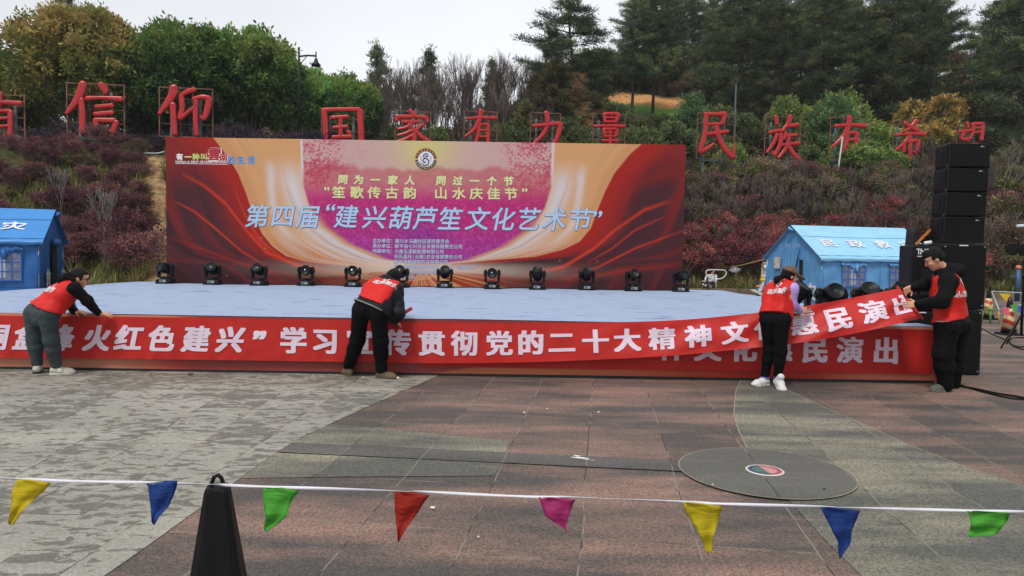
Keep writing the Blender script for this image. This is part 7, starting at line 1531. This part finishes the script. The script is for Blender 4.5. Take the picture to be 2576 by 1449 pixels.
Sl = p.F()
for q in 'LR': p.arm(Sl, q, .018, .03, .04, 1.2)
Sl.folds(.005, 34, 7); p.emit('sleeves', Sl, M_pur, b)
Vs = p.F(); p.torso(Vs, .024, .06); Vs.cut(hm + ax * .065, -ax); Vs.cut(sh + ax * .085, ax); Vs.folds(.004, 36, 10, lat, .8); Vs.chain([J['neck'] - V(0, 0, .04), J['neck'] + V(.01, 0, -.005)], [.072, .062], .02)
for q, sg in (('L', -1), ('R', 1)): Vs.cut(J['sh' + q] + lat * sg * .022, lat * sg)
p.emit('vest', Vs, M_vest, b); vf = p.last
nb = unit(np.cross(lat, ax)); nb = nb if nb[1] < 0 else -nb; up_ = unit(ax); cc = c3(335, 322, 8.4)
vest_print(p, b, row('志愿服务', -.15, 0, .074, .076), cc, lat, up_, nb, vf, .03); heart(p, b, cc + up_ * .09 - lat * .02, lat, up_, nb, vf, .05)
M_snk = mat('sneaker_white', (214, 214, 212), .6, var=.1, scale=30); J['soleR'] = .035; J['pitchR'] = -.12; s1 = p.shoe('shoe', 'L', M_snk, M_solw, b, .044); J['soleR'] = .05; J['pitchR'] = -.22; s2 = p.shoe('shoe', 'R', M_snk, M_solw, b, .044)
for o, q in ((s1, 'L'), (s2, 'R')): MB().tube([J['an' + q] + V(-.05, -.02, -.02) - p.base, J['an' + q] + V(0, -.052, -.025) - p.base, J['an' + q] + V(.05, -.03, -.03) - p.base], .009, 6).build('collar_trim', mat('trim_blue', (70, 110, 190), .6), o)
hc = c3(650, 541, 8.66); R = rotz(.15) @ rotx(.5); t = thing('mobile_phone', 'pale phone held flat in the right hand of the woman in the cap', 'phone', hc, 0); MB().box((0, 0, 0), (.15, .074, .009), R, .003).build('body', mat('phone_pale', (212, 208, 200), .35), t); MB().box(R @ V(-.0, 0, .0055), (.135, .064, .002), R).build('screen', mat('phone_screen', (92, 96, 104), .15), t); MB().box(R @ V(.055, .02, -.006), (.02, .02, .003), R).build('camera_lens', M_blk, t)
t2 = MB().box((0, 0, 0), (.11, .03, .012), rotz(.1) @ roty(.12), .004).build('tape_cutter', mat('cutter_white', (222, 220, 214), .4), None, c3(530, 566, 8.66)); tag(t2, 'small white cutter in the left hand of the woman in the cap', 'tool')

# ---- 4: man in profile holding the banner pole
c4 = lambda X, Y, d: at(2226.3 + X * .2778, 603.7 + Y * .2778, d)
J = dict(hipL=c4(560, 790, 8.36), hipR=c4(662, 790, 8.62), knL=c4(528, 1030, 8.36), knR=c4(630, 1040, 8.62), anL=c4(548, 1318, 8.40), anR=c4(612, 1296, 8.66), shL=c4(580, 385, 8.32), shR=c4(520, 350, 8.70), elL=c4(520, 560, 8.22), elR=c4(385, 405, 8.74), wrL=c4(292, 582, 8.36), wrR=c4(255, 428, 8.66), head=c4(452, 172, 8.52), neck=c4(535, 262, 8.52), toeL=c4(370, 1360, 8.36), toeR=c4(470, 1330, 8.64))
J['base'] = V(*((J['anL'] + J['anR']) / 2)[:2], 0)
p = Person('man in a black hooded jacket and red vest standing in profile, holding the banner end', J, scale=1.04); F = p.F(); hm, sh, ax, lat, w = p.torso(F, -.005)
for q in 'LR': p.arm(F, q); p.leg(F, q)
F.cap(sh, J['neck'], .062, .056, .03); F.cap(J['neck'], J['head'] + V(.02, 0, -.03), .056, .054, .03); hf, hr, hu = head(F, J['head'], V(-.80, .34, -.5), V(-.42, .15, .9), 1.05)
pole = lambda s: pA + (pB - pA) * s
hand(F, J['wrR'], V(-.85, .05, -.45), V(-.3, -.9, -.2), -1, .75, s=1.03); hand(F, J['wrL'], V(-.95, .12, -.1), V(.0, .9, -.3), -1, .75, s=1.03)
b = p.emit('person', F, M_skin); tag(b, p.label, 'person', 'volunteers in red vests'); eyes(p, b, J['head'], hf, hr, hu, 1.05)
B_ = np.column_stack([hr, hf, hu]); H = p.F([J['head']], .2, .0065); H.ell(J['head'] + hu * .03 - hf * .012, V(.088, .108, .108), B_, 0); H.cap(J['head'] + hf * .05 + hu * .1, J['head'] + hf * .088 + hu * .075, .035, .022, .03); g = H.grid() - J['head']; fq, uq = g @ hf, g @ hu; H.a = np.maximum(H.a, np.minimum(fq - .035, .056 - uq).astype(np.float32)); H.a = np.maximum(H.a, (-.075 - uq).astype(np.float32)); H.a = np.maximum(H.a, np.minimum(fq + .012, .0 - uq).astype(np.float32)); H.folds(.006, 75, 4); p.emit('hair', H, M_hair, b)
Tr = p.F(); Tr.cap(J['hipL'] + ax * .03, J['hipR'] + ax * .03, .135, None, .06)
for q in 'LR': p.leg(Tr, q, .0, .05, (.126, .106, .08), .0)
Tr.cut(hm + ax * .15, ax); Tr.folds(.0026, 56, 14, V(0, 0, 1), 1.2); p.emit('trousers', Tr, M_trb, b)
Sl = p.F()
for q in 'LR': p.arm(Sl, q, .03, .03, .04, 1.15)
p.torso(Sl, .036, .06); Sl.cut(hm + ax * .02, -ax); Sl.chain([J['neck'] + V(.08, -.09, -.03), J['neck'] + V(.15, -.02, -.02), J['neck'] + V(.13, .09, -.02)], [.06, .075, .06], .06); Sl.chain([J['neck'] + V(.0, 0, -.05), J['neck'] + V(.03, 0, -.01)], [.1, .085], .04); Sl.folds(.0045, 40, 6); p.emit('hooded_jacket', Sl, M_jkb, b)
Vs = p.F(); p.torso(Vs, .048, .06); Vs.cut(hm + ax * .11, -ax); Vs.cut(sh + ax * .075, ax); Vs.folds(.005, 34, 15, lat, .5)
hole = p.F(); hole.chain([J['shL'] + ax * .03 - lat * .02, J['shL'] * .55 + J['elL'] * .45 - lat * .12], [.115, .10], .02); hole.chain([J['shR'] + ax * .03, J['shR'] * .5 + J['elR'] * .5 + lat * .1], [.11, .1], .02); Vs.minus(hole)
p.emit('vest', Vs, M_vest, b); vf = p.last
nb = unit(np.cross(ax, lat)); nb = nb if nb[0] > 0 else -nb; nb = unit(nb + V(.15, -.75, 0)); rt = unit(np.cross(V(0, 0, 1), nb)); up_ = np.cross(nb, rt)
heart(p, b, c4(712, 375, 8.3), rt, up_, nb, vf, .065); vest_print(p, b, row('志愿服务', -.15, 0, .075, .08), c4(716, 488, 8.3), rt, up_, nb, vf, .025)
MB().tube([c4(470, 738, 8.22) - p.base + V(0, .02, 0), c4(540, 742, 8.19) - p.base + V(0, .02, 0), c4(610, 737, 8.22) - p.base + V(0, .02, 0)], .006, 5).build('shirt_hem', mat('hem_grey', (120, 124, 126), .7), b)
M_shg = mat('shoe_greygreen', (84, 88, 78), .75, var=.2, scale=24); p.shoe('shoe', 'L', M_shg, mat('shoe_sole_grey', (110, 112, 104), .7), b); p.shoe('shoe', 'R', M_shg, mat('shoe_sole_grey', (110, 112, 104), .7), b)

# ---- children far behind the stage
def child(label, J, top, low, hairw=.1, skirt=False, sc=.62):
    J['base'] = V(J['anL'][0], J['anL'][1], min(J['anL'][2], J['anR'][2])); p = Person(label, J, .011, sc); F = p.F(); hm, sh, ax, lat, w = p.torso(F, -.01, .03)
    for q in 'LR': p.arm(F, q); p.leg(F, q, 0, .02)
    F.cap(sh, J['head'], .035, .035, .02); hf, hr, hu = head(F, J['head'], J['face'], V(0, 0, 1), .85)
    for q, sg in (('L', -1), ('R', 1)):
        d = unit(J['wr' + q] - J['el' + q]); hand(F, J['wr' + q], d, V(0, -.3, -1), sg, .6, .0095, s=.7)
    b = p.emit('person', F, M_skin); tag(b, label, 'child'); eyes(p, b, J['head'], hf, hr, hu, .85, False)
    H = p.F([J['head']], .16, .01); H.ell(J['head'] + hu * .025 - hf * .01, V(.078, .092, .092), np.column_stack([hr, hf, hu]), 0); g = H.grid() - J['head']; H.a = np.maximum(H.a, np.minimum(g @ hf - .03, .04 - g @ hu).astype(np.float32)); H.a = np.maximum(H.a, (-.06 - g @ hu).astype(np.float32)); p.emit('hair', H, M_hair, b)
    S = p.F(); p.torso(S, .016, .04); S.cut(hm - ax * .01, -ax); S.cut(sh + ax * .05, ax)
    for q in 'LR': p.arm(S, q, .014, .02, .06)
    S.folds(.004, 40, 3); p.emit('jacket', S, top, b)
    if skirt:
        D = p.F(); D.chain([sh - ax * .05, hm + ax * .02, hm - ax * .16], [.075, .09, .14], .04); D.cut(hm - ax * .16, -ax); D.folds(.006, 40, 5); p.emit('dress', D, skirt, b)
    T_ = p.F()
    for q in 'LR': p.leg(T_, q, .012, .02, ankle=.05)
    p.emit('tights' if skirt else 'trousers', T_, low, b)
    for q in 'LR':
        S = p.F([J['an' + q], J['toe' + q]], .08, .01); d = unit(J['toe' + q] - J['an' + q]); S.chain([J['an' + q] - V(0, 0, .01), J['an' + q] + d * .08 - V(0, 0, .03)], [.042, .035], .02); p.emit('shoe', S, mat('child_shoe', (200, 198, 194), .7), b)
    return b
kx = lambda X, Y, d: at(1698 + X * .2442, 553 + Y * .2442, d)
SY = SEAT[1] + .2
child('small child in a white and navy jacket sitting on the exercise seat', dict(hipL=kx(352, 642, SY), hipR=kx(390, 645, SY - .12), knL=kx(318, 640, SY - .3), knR=kx(350, 655, SY - .4), anL=kx(292, 662, SY - .35), anR=kx(318, 672, SY - .45), shL=kx(328, 575, SY + .05), shR=kx(424, 572, SY - .1), elL=kx(315, 605, SY - .1), elR=kx(428, 610, SY - .2), wrL=kx(312, 626, SY - .3), wrR=kx(418, 632, SY - .35), head=kx(385, 532, SY - .02), toeL=kx(284, 662, SY - .5), toeR=kx(305, 672, SY - .6), face=V(.85, -.5, -.1)), mat('child_white', (206, 208, 214), .7, var=.1), mat('child_navy', (36, 44, 66), .8))
SY = PL[1]
child('child in a yellow dress and white tights standing by the tent pole', dict(hipL=kx(905, 590, SY), hipR=kx(920, 590, SY - .12), knL=kx(898, 650, SY), knR=kx(912, 650, SY - .15), anL=kx(876, 712, SY), anR=kx(890, 720, SY - .2), shL=kx(912, 478, SY + .08), shR=kx(932, 478, SY - .1), elL=kx(902, 470, SY - .1), elR=kx(915, 505, SY - .25), wrL=kx(908, 445, SY - .2), wrR=kx(908, 470, SY - .35), head=kx(927, 442, SY), toeL=kx(862, 724, SY - .05), toeR=kx(876, 732, SY - .25), face=V(-.6, -.7, -.1)), mat('child_top', (214, 214, 210), .7), mat('child_tights', (206, 200, 214), .7), skirt=mat('child_yellow', (216, 178, 40), .6, var=.1))

# ------------------------------------------------------------------ thin haze over the valley
hz_mb = MB().box((15, 85, 33), (260, 250, 70)); m = bpy.data.materials.new('haze_air'); m.use_nodes = True; n_ = m.node_tree; n_.nodes.clear()
pv = n_.nodes.new('ShaderNodeVolumePrincipled'); pv.inputs['Color'].default_value = (.86, .91, .97, 1); pv.inputs['Density'].default_value = .00045; pv.inputs['Anisotropy'].default_value = .2
oo = n_.nodes.new('ShaderNodeOutputMaterial'); n_.links.new(pv.outputs[0], oo.inputs['Volume'])
o = hz_mb.build('haze', m); o['kind'] = 'stuff'; o['label'] = 'thin pale haze in the air over the square and hillside'; o['category'] = 'haze'
SC.cycles.volume_bounces = 0
